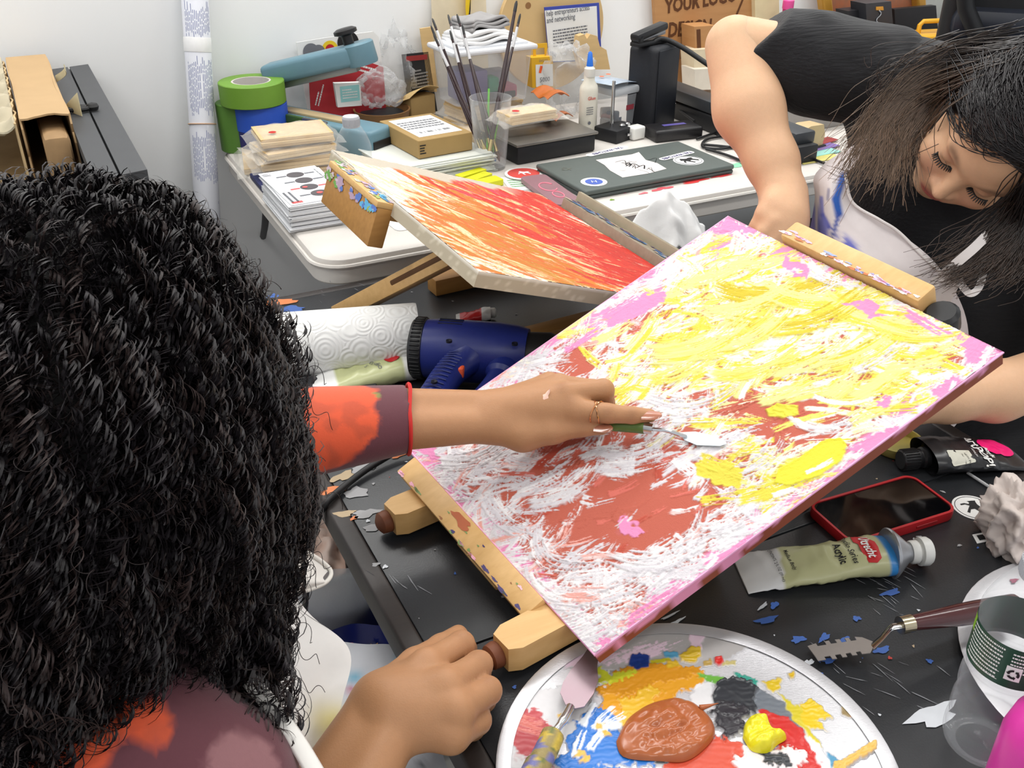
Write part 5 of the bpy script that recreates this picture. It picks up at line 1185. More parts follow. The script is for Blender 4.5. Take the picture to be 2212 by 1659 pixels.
tag(G_.build('crumpled_paper_towel', mat('soft_paper', (226, 226, 226), .9, var=.01, bump=.25, bscale=90), None, M=fz(PZ(1432, 545, .002), 10), auto=False), 'crumpled white paper towel behind the orange canvas', 'paper towel')
crumple('crumpled_tissue', 'crumpled pinkish tissue at right beside the round horse emblem', PZ(2186, 1172), .034, 12, mat('tissue', (206, 194, 188), .9, var=.06, scale=50), (.85, 1.25, 1.1), 1.25, 'tissue')
mk = thing('marker_pen', 'dark marker with orange end behind the orange canvas', 'marker', frame(PZ(1375, 500, .012), PZ(1310, 455, .012) - PZ(1375, 500, .012)))
G().lathe([(0, 0), (.009, .001), (.0105, .004), (.0105, .03), (.0, .03)], 18, RY(90)).build('cap', mat('marker_orange', (232, 84, 40), .4), mk, label='orange cap')
G().lathe([(.0095, .03), (.010, .032), (.010, .11), (.007, .115), (0, .115)], 18, RY(90)).build('barrel', mat('marker_grey', (70, 74, 78), .4), mk)

# squeezed black tube
p0, p1 = PZ(2195, 985, .0), PZ(1990, 1008, .0); M_ = frame(p0, p1 - p0); L3 = np.linalg.norm(p1 - p0)
t4 = thing('paint_tube', 'black acrylic pouch tube with hot pink spot at the right table edge', 'paint tube', M_)
g = G(); tube_body(g, L3, .036, .016, None, lambda t, y, z: (34, 34, 37), 14); g.build('body', mat('black_pouch', (34, 34, 37), .3, var=.1, scale=40), t4)
g = G(); g.lathe([(.0135, 0), (.0135, .006), (.0115, .008), (.0115, .010), (.0125, .012), (.0125, .032), (.011, .034), (0, .034)], 24, T(L3 - .003, 0, .0135) @ RY(90))
for k in range(24): a = 2 * math.pi * k / 24; g.box((L3 + .02, .0125 * math.cos(a), .0135 + .0125 * math.sin(a)), (.018, .0014, .0014), 0)
g.build('cap', blackpl, t4)
g = densify(oval(.024, .019), T(L3 * .22, -.006, 0)); lay(g, L3, .036, .016, 14).build('pink_spot', mat('neon_pink', (246, 20, 120), .4), t4)
g = densify(rrect(.032, .018, .002), T(L3 * .74, .022, 0) @ RZ(6)); lay(g, L3, .036, .016, 14).build('label_sticker', mat('cream_label', (206, 204, 190), .5), t4)
for s_, sz, x, y, bo in (('artPOP!', .0165, L3 * .47, .008, .0004), ('Acrylic', .0078, L3 * .375, .010, .0003), ('PREMIUM', .004, L3 * .57, .014, 0)):
    g = G(); text(g, s_, sz, T(x, y, 0) @ RZ(90), bold=bo); lay(g, L3, .036, .016, 14).build('lettering', whitep, t4, smooth=False)
for s_, sz, x, y, sx, bo in LET1: g = G(); text(g, s_, sz, T(x, y, 0) @ RZ(-90), sx=sx, bold=bo); lay(g, L1, .030, .0145, 3).build('lettering', ink, T1, smooth=False)
lay(BADGE, L1, .030, .0145, 3).build('red_badge', redp, T1)
g = G(); text(g, 'Utrecht', .0135, T(L1 * .832, 0, .0006) @ RZ(-90), sx=.74, shear=.25, bold=.0003); lay(g, L1, .030, .0145, 3).build('badge_lettering', whitep, T1, smooth=False)
for s_, sz, x in (('Studio', .012, L2 * .70), ('S', .008, L2 * .63)): g = G(); text(g, s_, sz, T(x, -.002, 0) @ RZ(-90 + 30)); lay(g, L2, .031, .017, 8).build('lettering', greyink, T2, smooth=False)
lay(densify(oval(.0115, .0135), T(L2 * .84, .004, 0)), L2, .031, .017, 8).build('red_badge', redp, T2)
g = G(); text(g, 'NEON PINK', .0034, T(L3 * .68, .026, 0) @ RZ(96)); text(g, 'Fluorescent', .003, T(L3 * .72, .026, 0) @ RZ(96)); lay(g, L3, .036, .016, 14).build('label_print', ink, t4, smooth=False)
g = G(); tag(g.lathe([(.0, 0), (.03, 0), (.032, .003), (.032, .012), (.029, .0125), (.028, .003), (0, .003)], 30).build('jar_lid', mat('olive_lid', (196, 164, 60), .4, rgb2=(150, 160, 110), scale=14), None, M=Matrix.Translation(Vector(PZ(1935, 965)))), 'round ochre lid half hidden under the right edge of the large canvas', 'lid')

# red phone
pc = [PZ(*q, .012) for q in ((1748.6, 1088.5), (1970.8, 1023.8), (2065.8, 1102.2), (1835.5, 1173.5))]
ctr = sum(pc) / 4; M_ = frame([ctr[0], ctr[1], 0], (pc[1] - pc[0]) + (pc[2] - pc[3])); PLn, PWd = .153, .077
ph = thing('phone', 'black screen phone in a red case lying on the black table', 'phone', M_)
out = rrect(PLn, PWd, .014, 8); inn = rrect(PLn - .0066, PWd - .0066, .0115, 8)
g = G(); n = len(out); v = []
for sc, z in ((.985, .0), (1, .0022), (1, .0105), (.992, .0125)): v += [(x * sc, y * sc, z) for x, y in out]
v += [(x, y, .0125) for x, y in inn] + [(x, y, .0108) for x, y in inn]
f = [(i * n + j, i * n + (j + 1) % n, (i + 1) * n + (j + 1) % n, (i + 1) * n + j) for i in range(5) for j in range(n)] + [tuple(range(n))[::-1]]
g.add(v, f); g.build('case', mat('case_red', (170, 28, 34), .45, var=.04), ph, label='red rubber case')
g = G(); poly(g, inn, None, .0112); g.build('screen', mat('phone_glass', (6, 6, 8), .06, spec=.6), ph, smooth=False)
G().box((.03, -PWd / 2 - .0003, .006), (.03, .0014, .003), .0006).build('side_button', mat('case_red_dark', (140, 22, 28), .5), ph)

# stickers
def sticker(px, py, name, label, r=.021, rot=0):
    t = thing(name, label, 'sticker', fz(PZ(px, py, .0), rot)); G().lathe([(0, 0), (r, 0), (r, .0005), (0, .0005)], 40).build('disc', card_w, t); return t
stk = sticker(2103, 1097, 'round_sticker', 'round white sticker with black horse emblem near the crumpled tissue', .0235, -12)
g = G(); an = np.linspace(0, 2 * np.pi, 41); g.tube(np.c_[.0205 * np.cos(an), .0205 * np.sin(an), 0 * an + .0006], .0004, 4); g.build('ring_print', ink, stk)
def horse(g, s, M):                                             # a rearing horse outline
    p = [(-.55, .35), (-.35, .6), (-.2, .75), (-.1, .6), (.05, .45), (.25, .35), (.5, .4), (.75, .3), (.8, .05), (.65, .2), (.6, -.1), (.75, -.45), (.6, -.7), (.5, -.4), (.35, -.15), (.1, -.1), (-.05, -.3), (.05, -.7), (-.12, -.72), (-.2, -.3), (-.25, 0), (-.5, -.05), (-.65, -.3), (-.75, -.2), (-.6, .05), (-.35, .15), (-.4, .32)]
    poly(g, [(x * s, y * s) for x, y in p], M, .0007)
g = G(); horse(g, .019, RZ(-30)); g.build('horse_emblem', ink, stk, smooth=False)
s2k = thing('cut_sticker', 'small white edged black sticker poking from under the crumpled tissue', 'sticker', fz(PZ(2118, 1160), 20))
G().prism([(-.012, -.008), (.016, -.010), (.020, .004), (-.006, .006)], 0, .0005).build('border', card_w, s2k, smooth=False)
g = G(); poly(g, [(-.006, -.005), (.016, -.007), (.017, .001), (-.003, .003)], None, .0008); g.build('print', ink, s2k, smooth=False)
stick = tag(G().tube([PZ(2090, 1021, .003), PZ(2150, 1060, .003), PZ(2180, 1085, .003)], .0018, 8).build('plastic_stick', film('clear_stick', (210, 212, 214), .45), None), 'thin clear plastic stick between the black tube and the tissue', 'stick')

# metal plates
alu_p = mat('plate_metal', (206, 206, 210), .36, metal=.6, var=.04, scale=6, bump=.15, bscale=200, stretch=(1, 14, 1))
pl2 = thing('metal_plate', 'plain grey metal plate under the clear water bottle at right', 'plate', fz([.585, .640, 0], 0))
G().lathe([(0, .0), (.118, .0), (.150, .006), (.1625, .0075), (.1635, .0085), (.162, .0092), (.149, .0078), (.117, .0018), (0, .0018)], 72).build('dish', alu_p, pl2)
g = G(); R_ = random.Random(6)
for x, y, s_, c in ((2085, 1310, .004, (30, 70, 56)), (2095, 1305, .003, (30, 70, 56)), (2118, 1272, .004, (60, 70, 150)), (2190, 1255, .004, (150, 60, 90)), (2100, 1390, .003, (60, 100, 170))): splat(g, PZ(x, y, .0075), s_, c, R_, .5, 2)
o = g.build('paint_spots', vflat, pl2, world=True); o['kind'] = 'stuff'
PCX, PCY, PR = .1531, .5387, .1665
pl1 = thing('palette_plate', 'large round metal plate used as palette with many blobs of paint', 'palette', fz([PCX, PCY, .0012], 0))
G().lathe([(0, -.0), (.125, .0), (.155, .004), (PR - .001, .0062), (PR, .0072), (PR - .002, .0078), (.154, .0055)], 96, cap=False).build('dish', alu_p, pl1)
class PlateS:
    def xy(s, px, py): q = PZ(px, py, .006); return np.array([q[0] - PCX + PR, q[1] - PCY + PR])
    def ang(s, px, py, deg):
        a = math.radians(deg); d = s.xy(px + 12 * math.cos(a), py - 12 * math.sin(a)) - s.xy(px, py); return math.atan2(d[1], d[0])
PS = PlateS(); Q = Paint(330, 330, 2 * PR, 2 * PR, 33)
Q.C[:] = lin((198, 198, 202))
def qb(pts, rgb, h=.001, rough=.005, **k): Q.blob([PS.xy(*p) for p in pts], rgb, h, rough, **k)
def qs(px, py, dg, L, Wd, rgb, curv=0, dry=.4, h=.0006): x, y = PS.xy(px, py); Q.stroke(x, y, PS.ang(px, py, dg), L, Wd, rgb, curv, dry, h)
qb([(1290, 1440), (1330, 1380), (1430, 1362), (1560, 1375), (1620, 1392), (1540, 1430), (1440, 1440)], (150, 142, 134), .0, .002, a=.55)
for i in range(12): qs(1230 + i * 18, 1420 - i * 2, 20, .05, .012, (226, 200, 216), 0, .9, .0002)
qb([(1240, 1480), (1150, 1500), (1110, 1570), (1130, 1600), (1230, 1590), (1260, 1530)], (224, 222, 224), .0002, .006, a=.6)
qb([(1490, 1362), (1520, 1368), (1515, 1395), (1490, 1390)], (226, 200, 214), .0004, .003)
qb([(1090, 1560), (1150, 1530), (1190, 1560), (1175, 1610), (1130, 1625), (1085, 1600)], (190, 74, 80), .0003, .007)
qb([(1120, 1570), (1180, 1560), (1190, 1640), (1110, 1640)], (178, 62, 70), .0003, .008)
for x, y in ((1120, 1545), (1140, 1560), (1160, 1575)): qs(x, y, -12, .05, .01, (206, 110, 100), 0, .7)
qb([(1085, 1610), (1120, 1620), (1150, 1659), (1080, 1659)], (214, 212, 214), .0002, .006, a=.8)
qb([(1300, 1500), (1330, 1470), (1400, 1445), (1480, 1440), (1520, 1455), (1505, 1490), (1450, 1510), (1390, 1560), (1330, 1560), (1290, 1530)], (224, 158, 40), .0016, .008, ridge=.22, ang=.5)
qb([(1330, 1450), (1420, 1425), (1500, 1440), (1510, 1465), (1420, 1475), (1340, 1490), (1295, 1500)], (206, 140, 32), .0012, .008, ridge=.22, ang=.5)
qb([(1350, 1500), (1400, 1480), (1430, 1490), (1390, 1540), (1340, 1570)], (226, 180, 50), .0018, .006, ridge=.22)
qb([(1290, 1440), (1320, 1455), (1380, 1440), (1390, 1448), (1310, 1475), (1290, 1470)], (196, 200, 50), .0008, .005)
qb([(1362, 1412), (1385, 1407), (1405, 1412), (1405, 1435), (1380, 1442), (1360, 1432)], (28, 56, 130), .0012, .002)
qb([(1405, 1420), (1450, 1412), (1450, 1420), (1410, 1428)], (200, 190, 40), .0006, .002)
qb([(1432, 1402), (1465, 1400), (1470, 1412), (1438, 1414)], (88, 160, 196), .0008, .002)
qb([(1468, 1408), (1490, 1388), (1512, 1392), (1512, 1408), (1490, 1424), (1470, 1420)], (206, 172, 40), .0012, .003)
qb([(1440, 1420), (1465, 1418), (1468, 1436), (1445, 1440)], (206, 168, 40), .001, .003)
qb([(1545, 1415), (1560, 1412), (1566, 1426), (1555, 1434), (1545, 1426)], (206, 44, 40), .002, .001, ridge=.1)
qb([(1520, 1418), (1540, 1416), (1540, 1432), (1520, 1430)], (180, 150, 80), .0006, .003)
qb([(1568, 1420), (1590, 1420), (1585, 1430), (1565, 1432)], (190, 176, 110), .0006, .003)
qb([(1505, 1452), (1560, 1458), (1580, 1466), (1545, 1474), (1505, 1462)], (110, 176, 70), .0006, .003)
qb([(1585, 1448), (1620, 1455), (1640, 1465), (1630, 1474), (1590, 1464)], (60, 158, 140), .0008, .003)
qb([(1230, 1570), (1270, 1530), (1300, 1525), (1350, 1560), (1370, 1600), (1420, 1659), (1200, 1659), (1215, 1600)], (42, 116, 200), .0012, .008)
for x, y, dg in ((1270, 1535, 60), (1305, 1545, 45), (1320, 1555, 30), (1250, 1600, 70), (1290, 1590, 50)): qs(x, y, dg, .032, .009, (228, 232, 238), -4, .55, .0012)
qb([(1310, 1550), (1345, 1555), (1352, 1568), (1325, 1570)], (220, 228, 236), .0012, .002)
for x, y in ((1300, 1560), (1315, 1575), (1250, 1620), (1220, 1545), (1262, 1632)): qb([(x - 9, y - 6), (x + 8, y - 4), (x + 10, y + 6), (x - 6, y + 8)], (222, 180, 80), .0012, .003)
qb([(1560, 1480), (1620, 1470), (1690, 1510), (1740, 1580), (1720, 1600), (1650, 1540), (1600, 1510)], (112, 118, 126), .0008, .003)
qb([(1500, 1480), (1540, 1470), (1545, 1510), (1510, 1540), (1500, 1500)], (226, 226, 228), .0006, .004)
qb([(1555, 1475), (1590, 1460), (1630, 1475), (1640, 1520), (1620, 1545), (1570, 1545), (1545, 1520)], (52, 55, 60), .0024, .005, ridge=.22, ang=.2)
qb([(1540, 1540), (1570, 1520), (1620, 1530), (1600, 1570), (1580, 1600), (1565, 1590), (1540, 1560)], (46, 44, 50), .0022, .006, ridge=.22, ang=.2)
qb([(1640, 1530), (1700, 1545), (1745, 1590), (1770, 1640), (1770, 1700), (1680, 1700), (1690, 1620), (1640, 1580)], (196, 44, 40), .0010, .005, ridge=.5)
qb([(1500, 1600), (1560, 1590), (1600, 1600), (1600, 1700), (1440, 1700), (1450, 1640)], (200, 70, 44), .0010, .008, ridge=.22)
qb([(1735, 1560), (1765, 1590), (1795, 1640), (1795, 1700), (1775, 1700), (1760, 1620)], (226, 228, 232), .0008, .004)
qb([(1715, 1510), (1760, 1500), (1765, 1520), (1795, 1540), (1780, 1555), (1795, 1572), (1760, 1575), (1730, 1550)], (222, 190, 38), .0012, .005)
qb([(1650, 1465), (1680, 1458), (1682, 1480), (1665, 1490)], (216, 186, 40), .001, .003)
qb([(1700, 1452), (1718, 1448), (1715, 1462), (1704, 1462)], (216, 180, 40), .001, .002)
qb([(1675, 1488), (1720, 1515), (1760, 1580), (1780, 1610), (1750, 1590), (1710, 1540)], (206, 190, 50), .0006, .004)
qb([(1790, 1615), (1825, 1640), (1810, 1655), (1790, 1650)], (84, 146, 180), .0006, .003)
qb([(1880, 1605), (1895, 1605), (1900, 1620), (1860, 1640), (1830, 1659), (1790, 1680), (1800, 1645), (1850, 1625)], (222, 176, 84), .0026, .003, ridge=.3)
qb([(1600, 1610), (1650, 1620), (1690, 1610), (1740, 1620), (1720, 1660), (1640, 1680), (1590, 1670)], (226, 216, 216), .0018, .007, ridge=.22)
qb([(1650, 1620), (1690, 1622), (1705, 1650), (1660, 1655)], (60, 62, 66), .002, .008, ridge=.9)
qb([(1820, 1522), (1840, 1530), (1855, 1545), (1835, 1548), (1822, 1540)], (150, 130, 90), .0006, .002)
qb([(1842, 1534), (1858, 1546), (1840, 1546)], (214, 110, 60), .0008, .002)
# keep paint on the dish
rr_ = np.hypot(Q.X - PR, Q.Y - PR); base_h = np.interp(rr_, [0, .125, .155, .1655], [.0002, .0002, .0042, .0064])
g = G(); idx = np.arange(330 * 330).reshape(330, 330); ok = (rr_ < .1635); vv = np.stack([Q.X - PR, Q.Y - PR, base_h + Q.H], -1).reshape(-1, 3)
f = np.stack([idx[:-1, :-1], idx[1:, :-1], idx[1:, 1:], idx[:-1, 1:]], -1)[ok[:-1, :-1] & ok[1:, 1:] & ok[1:, :-1] & ok[:-1, 1:]]
painted = np.abs(Q.C - lin((198, 198, 202))).sum(-1) > .02
pf = painted.reshape(-1); f = f[pf[f].any(1)]
g.add(vv, f, col=Q.C.reshape(-1, 3)); o = g.build('paint_layer', mat('wet_paint', rough=.3, vcol=True, var=.04, scale=200, spec=.5), pl1, auto=False)
# thick heaps as their own shapes
def heap(name, pts, rgb, hh, seed, label, spikes=()):
    q = [PZ(*p, .006) for p in pts]; c = sum(q) / len(q); n = 72; cr = crom(q + [q[0]], 8)[:, :2] - c[:2]; an = np.arctan2(cr[:, 1], cr[:, 0]); rd = np.hypot(cr[:, 0], cr[:, 1]); o_ = np.argsort(an)
    th = np.linspace(-np.pi, np.pi, n, endpoint=False); r = np.interp(th, an[o_], rd[o_], period=2 * np.pi); rings = 22; vs = [(0, 0, hh)]
    for k in range(1, rings + 1):
        t = k / rings; prof = hh * (1 - t ** 5) ** .6
        for a, b in zip(th, r): vs.append((t * b * math.cos(a), t * b * math.sin(a), prof))
    vs = np.array(vs); st = vs * np.array([1, 1, 0]); ca, sa = math.cos(.5), math.sin(.5); u_ = vs[:, 0] * ca + vs[:, 1] * sa; w__ = -vs[:, 0] * sa + vs[:, 1] * ca
    wv = np.stack([u_ * .4, w__, 0 * u_], 1); e = (np.abs(vnoise(wv + 1, 75, seed) - .5) * 2 + .5 * np.abs(vnoise(wv + 1, 190, seed + 1) - .5) * 2 + .3 * vnoise(vs + 2, 320, seed + 2) - .6)
    edge = np.r_[1, np.repeat(1 - (np.arange(1, rings + 1) / rings) ** 6, n)]; vs[:, 2] += e * hh * .75 * edge; vs[:, 2] = np.maximum(vs[:, 2], 0)
    F = [(0, 1 + j, 1 + (j + 1) % n) for j in range(n)] + [(1 + (k - 1) * n + j, 1 + k * n + j, 1 + k * n + (j + 1) % n, 1 + (k - 1) * n + (j + 1) % n) for k in range(1, rings) for j in range(n)]
    g = G(); g.add(vs, F)
    for a in spikes: p = PZ(*a[0], .009) - c; q_ = PZ(*a[1], .010) - c; g.tube(bez([[*p[:2], .004], [*(p * .4 + q_ * .6)[:2], .006], [*q_[:2], .008]], 7), [.003, .0026, .002, .0015, .001, .0006, .0002], 6)
    return g.build(name, mat('wet_' + name + str(seed), rgb, .24, var=.07, scale=60, spec=.5, coat=.15), pl1, M=T(c[0] - PCX, c[1] - PCY, .0022), label=label, auto=False)
heap('paint_heap', [(1330, 1600), (1360, 1545), (1420, 1512), (1480, 1508), (1530, 1540), (1545, 1580), (1520, 1615), (1480, 1640), (1430, 1640), (1350, 1632)], (166, 92, 52), .008, 3, 'glossy heap of brown paint', [((1512, 1527), (1552, 1521))])
heap('paint_heap', [(1605, 1590), (1610, 1560), (1630, 1543), (1655, 1548), (1670, 1575), (1700, 1590), (1680, 1605), (1660, 1622), (1625, 1618)], (222, 212, 36), .010, 7, 'glossy heap of yellow paint')

# palette knife lying on the plate
k2 = thing('palette_knife', 'palette knife with broad blade and paint crusted handle lying across the palette plate', 'palette knife', fz([PCX, PCY, 0], 0))
bl = [(1295, 1410), (1290, 1440), (1292, 1470), (1282, 1500), (1262, 1528), (1242, 1532), (1222, 1524), (1210, 1498), (1216, 1476), (1232, 1450), (1258, 1420), (1275, 1395)]
q = [PZ(x, y, .013) for x, y in bl]; n = len(q); g = G(); g.add([a + Z * .0011 for a in q] + q, [tuple(range(n)), tuple(range(n, 2 * n))[::-1]] + [(i, n + i, n + (i + 1) % n, (i + 1) % n) for i in range(n)])
g.build('blade', mat('dull_blade', (150, 142, 144), .36, metal=.85, var=.15, scale=12, rgb2=(150, 120, 132)), k2, world=True, smooth=False)
G().tube(crom([PZ(1232, 1528, .013), PZ(1220, 1550, .017), PZ(1205, 1572, .020), PZ(1196, 1586, .020)], 5), [.0042] * 8 + [.0034] * 8, 10).build('shank', bright, k2, world=True)
g = G(); hp = crom([PZ(1196, 1584, .020), PZ(1178, 1625, .020), PZ(1150, 1680, .020), PZ(1100, 1790, .020)], 10); cl_ = []
g.tube(hp, [.008] + [.010] * 15 + [.0115] * 15, 16)
rr = np.random.default_rng(3); vv = np.vstack(g.v); nn = vnoise(vv, 160, 1); cc = np.tile(lin((150, 134, 84)), (len(vv), 1)); n2 = vnoise(vv + 1, 120, 2); cc[nn > .62] = lin((196, 170, 70)); cc[n2 > .68] = lin((110, 110, 160)); cc[(n2 < .3)] = lin((104, 112, 60)); g.c = [cc]
g.build('handle', mat('crusted_handle', rough=.55, vcol=True, var=.2, scale=200, bump=.5, bscale=200), k2, world=True, label='handle crusted with old paint')

# comb knife
ck = thing('comb_knife', 'steel comb edged palette knife with dark red handle resting on the second plate', 'palette knife', fz(PZ(1850, 1390), 0))
tp = [(1744, 1397), (1762, 1391), (1766, 1397), (1785, 1394), (1781, 1387), (1790, 1385), (1795, 1392), (1808, 1390), (1803, 1383), (1813, 1382), (1818, 1389), (1829, 1387), (1824, 1380), (1833, 1379), (1838, 1386), (1850, 1384), (1846, 1377), (1862, 1378), (1890, 1389), (1880, 1412), (1862, 1414), (1858, 1408), (1848, 1410), (1852, 1416), (1841, 1417), (1837, 1411), (1826, 1413), (1830, 1420), (1820, 1421), (1815, 1414), (1803, 1416), (1808, 1424), (1798, 1425), (1793, 1418), (1780, 1420), (1784, 1426), (1768, 1429)]
zt_ = lambda x: .006 + .012 * (x - 1744) / 150
q = [PZ(x, y, zt_(x)) for x, y in tp]; n = len(q); g = G(); g.add([a + Z * .0009 for a in q] + q, [tuple(range(n))[::-1], tuple(range(n, 2 * n))] + [(i, (i + 1) % n, n + (i + 1) % n, n + i) for i in range(n)])
g.build('toothed_blade', mat('worn_steel', (186, 180, 176), .38, metal=.75, var=.1, scale=30), ck, world=True, smooth=False)
G().tube([PZ(1885, 1396, .017), PZ(1905, 1378, .028), PZ(1922, 1358, .040), PZ(1930, 1353, .043), PZ(1946, 1351, .044)], [.0042, .0036, .0036, .004, .004], 8, flat=.4).build('shank', bright, ck, world=True)
G().tube([PZ(1944, 1351, .044), PZ(1969, 1346, .044)], .0085, 16).build('ferrule', mat('brass_ferrule', (196, 184, 156), .22, metal=1), ck, world=True)
G().tube(crom([PZ(1969, 1346, .044), PZ(2040, 1334, .040), PZ(2110, 1322, .034), PZ(2190, 1310, .026)], 6), np.interp(np.arange(19), [0, 9, 18], [.0072, .0105, .0122]), 16).build('handle', mat('mahogany', (70, 28, 30), .25, var=.1, scale=40, coat=.5), ck, world=True)

# water bottles: profile of a ribbed half litre bottle
bottle_m = mat('bottle_pet', (238, 240, 242), .03, trans=1.0, ior=1.18, var=.0, spec=.5)
clear_f = film('bottle_film', (200, 204, 208), .965, .06, .004, .30)
BP = [(0, .002), (.020, 0), (.029, .002), (.0325, .010), (.0325, .022), (.0305, .028), (.0325, .034), (.0325, .048), (.0300, .056), (.0322, .064), (.0322, .078), (.0298, .086), (.0318, .094), (.0318, .136), (.0325, .142), (.0315, .150), (.026, .166), (.0185, .180), (.0128, .188), (.0125, .198), (.0, .198)]
def bottle(name, label, M_, labelled=False, water=.11):
    t = thing(name, label, 'bottle', M_)
    def smooth_prof(p, k=6): c = crom([(a, 0, b) for a, b in p], k); return [(max(q[0], 0), q[2]) for q in c]
    G().lathe(smooth_prof(BP[1:-1]), 48, cap=False).build('shell', clear_f, t)
    wp = [(max(r - .0014, 0), z + .002) for r, z in smooth_prof(BP) if z < water] ; wp = [(0, wp[0][1])] + wp + [(wp[-1][0], water), (0, water)]
    if water: G().lathe(wp, 40, cap=False).build('water', film('clear_water', (190, 200, 206), .985, .05, .004, .16), t)
    g = G(); g.lathe([(.0142, .183), (.0148, .185), (.0148, .199), (.0138, .2015), (0, .2018)], 40)
    for k in range(40): a = 2 * math.pi * k / 40; g.box((.0148 * math.cos(a), .0148 * math.sin(a), .192), (.0012, .0012, .012), 0)
    g.build('cap', mat('frosted_cap', (206, 208, 214), .45, trans=.25), t)
    if labelled:
        a0, a1 = math.radians(150), math.radians(330); n = 40; g = G(); 
        def band(r, z0, z1, a0, a1, n): 
            an = np.linspace(a0, a1, n); v = [(r * math.cos(a), r * math.sin(a), z) for z in (z0, z1) for a in an]; return v, [(i, i + 1, n + i + 1, n + i) for i in range(n - 1)]
        g.add(*band(.0323, .096, .135, 0, 2 * math.pi, 64)); g.build('label_band', mat('label_green', (36, 70, 54), .35, var=.15, scale=20), t)
        R_ = random.Random(8); g = G()
        for row in range(9):
            a = math.radians(205); z = .131 - row * .0037
            while a < math.radians(262): w = R_.uniform(.02, .07); g.add(*band(.03245, z - .0008, z + .0008, a, a + w, 3)); a += w + .015
        for row in range(6):
            a = math.radians(275); z = .130 - row * .0034
            while a < math.radians(330): w = R_.uniform(.02, .07); g.add(*band(.03245, z - .0007, z + .0007, a, a + w, 3)); a += w + .015
        for z in (.1005, .1085): g.add(*band(.03245, z - .0003, z + .0003, math.radians(205), math.radians(265), 16))
        g.build('label_print', whitep, t, smooth=False)
        g = G(); g.add(*band(.0324, .104, .118, math.radians(272), math.radians(292), 6)); g.build('recycling_panel', whitep, t)
        g = G(); Mr = RZ(282) @ T(.0326, 0, .111) @ RZ(90) @ RX(90)
        for k in range(3):
            a = math.radians(90 + 120 * k); b = a + math.radians(75); r0, r1 = .0026, .0046; m = [(r1 * math.cos(t_), r1 * math.sin(t_)) for t_ in np.linspace(a, b, 5)] + [(.0056 * math.cos(b), .0056 * math.sin(b)), (.0036 * math.cos(b + .45), .0036 * math.sin(b + .45)), (.0018 * math.cos(b), .0018 * math.sin(b))] + [(r0 * math.cos(t_), r0 * math.sin(t_)) for t_ in np.linspace(b, a, 5)]
            poly(g, m, Mr)
        g.build('recycling_mark', ink, t, smooth=False)
        g = G(); g.add(*band(.0324, .120, .135, math.radians(190), math.radians(203), 5)); g.build('lime_panel', mat('lime_print', (130, 176, 50), .4), t)
    return t
bc = PZ(2118, 1605, .008)
bottle('water_bottle', 'clear water bottle with green label standing at the right front', Matrix.Translation(Vector((bc[0], bc[1], .009))) @ RZ(-38), True, .10)
pk = thing('soap_bottle', 'bright pink bottle cut off by the lower right corner', 'bottle', fz(PZ(2205, 1760), 20))
G().lathe([(0, 0), (.030, 0), (.034, .004), (.034, .085), (.030, .105), (.018, .118), (.012, .121), (.012, .14), (0, .14)], 36).build('body', mat('hot_pink_plastic', (214, 60, 160), .3, var=.05, scale=20), pk)
g = G(); lines(g, T(-.012, -.0345, .06) @ RX(90) @ RZ(80), .05, .012, 3, 2); g.build('print', whitep, pk, smooth=False)

# gift bag, bin liner and bin beside the table
bagm = mat('gift_bag_blue', (22, 32, 100), .22, var=.08, scale=20, spec=.6)
bc = PZ(730, 1350, -.42); gb = thing('gift_bag', 'glossy dark blue bag with gold stars on the floor beside the table', 'bag', fz([bc[0], bc[1], FLOOR], 10))
H_ = .36; g = G(); W_, D__ = .20, .10
g.sheet(lambda u, v: ((.5 - u) * W_, -D__ / 2 - .006 * math.sin(u * 6.3 * 2) * v, v * H_), 24, 10); g.sheet(lambda u, v: ((u - .5) * W_, D__ / 2, v * H_), 4, 4)
for s_ in (-1, 1): g.sheet(lambda u, v: (s_ * (W_ / 2 - .012 * math.sin(math.pi * (u)) * v), (u - .5) * D__ * s_, v * H_), 8, 6)
poly(g, [(-W_ / 2, -D__ / 2), (W_ / 2, -D__ / 2), (W_ / 2, D__ / 2), (-W_ / 2, D__ / 2)]); g.build('paper_shell', bagm, gb)
def star(g, r, M): poly(g, [(r * (1 if k % 2 == 0 else .42) * math.cos(math.pi / 2 + k * math.pi / 5), r * (1 if k % 2 == 0 else .42) * math.sin(math.pi / 2 + k * math.pi / 5)) for k in range(10)], M)
g = G(); R_ = random.Random(5)
for x, z in ((.055, .32), (-.035, .29), (.01, .24), (.07, .2), (-.07, .2), (-.01, .15)): star(g, .010, T(x, -D__ / 2 - .0075, z) @ RX(90) @ RZ(R_.uniform(0, 60)))
g.build('gold_star', mat('star_gold', (190, 150, 60), .4), gb, smooth=False)
g = G()
for x, z in ((-.062, .315), (.045, .255), (-.02, .21), (.02, .33)): g.lathe([(.003, 0), (.005, 0), (.005, .0004), (.003, .0004)], 14, T(x, -D__ / 2 - .0075, z) @ RX(90), cap=False)
g.build('pink_ring', mat('ring_pink', (190, 70, 100), .4), gb, smooth=False)
bc = PZ(735, 1165, -.30); bn = thing('waste_bin', 'clear plastic lined bin between the curly haired painter and the table', 'bin', fz([bc[0] - .03, bc[1] + .03, FLOOR], 0))
G().lathe([(.0, 0), (.085, 0), (.09, .01), (.112, .42), (.116, .425), (.112, .43), (.109, .42), (.087, .012), (0, .012)], 40).build('shell', film('bin_plastic', (150, 160, 160), .45, .2), bn)
g = G(); n = 48; rr = np.random.default_rng(2)
g.sheet(lambda u, v: ((.118 + .006 * math.sin(u * 40) * v - .006 * v) * math.cos(u * 6.283), (.118 + .006 * math.cos(u * 31) * v) * math.sin(u * 6.283), .445 - v * .2 + .01 * math.sin(u * 19)), 60, 10)
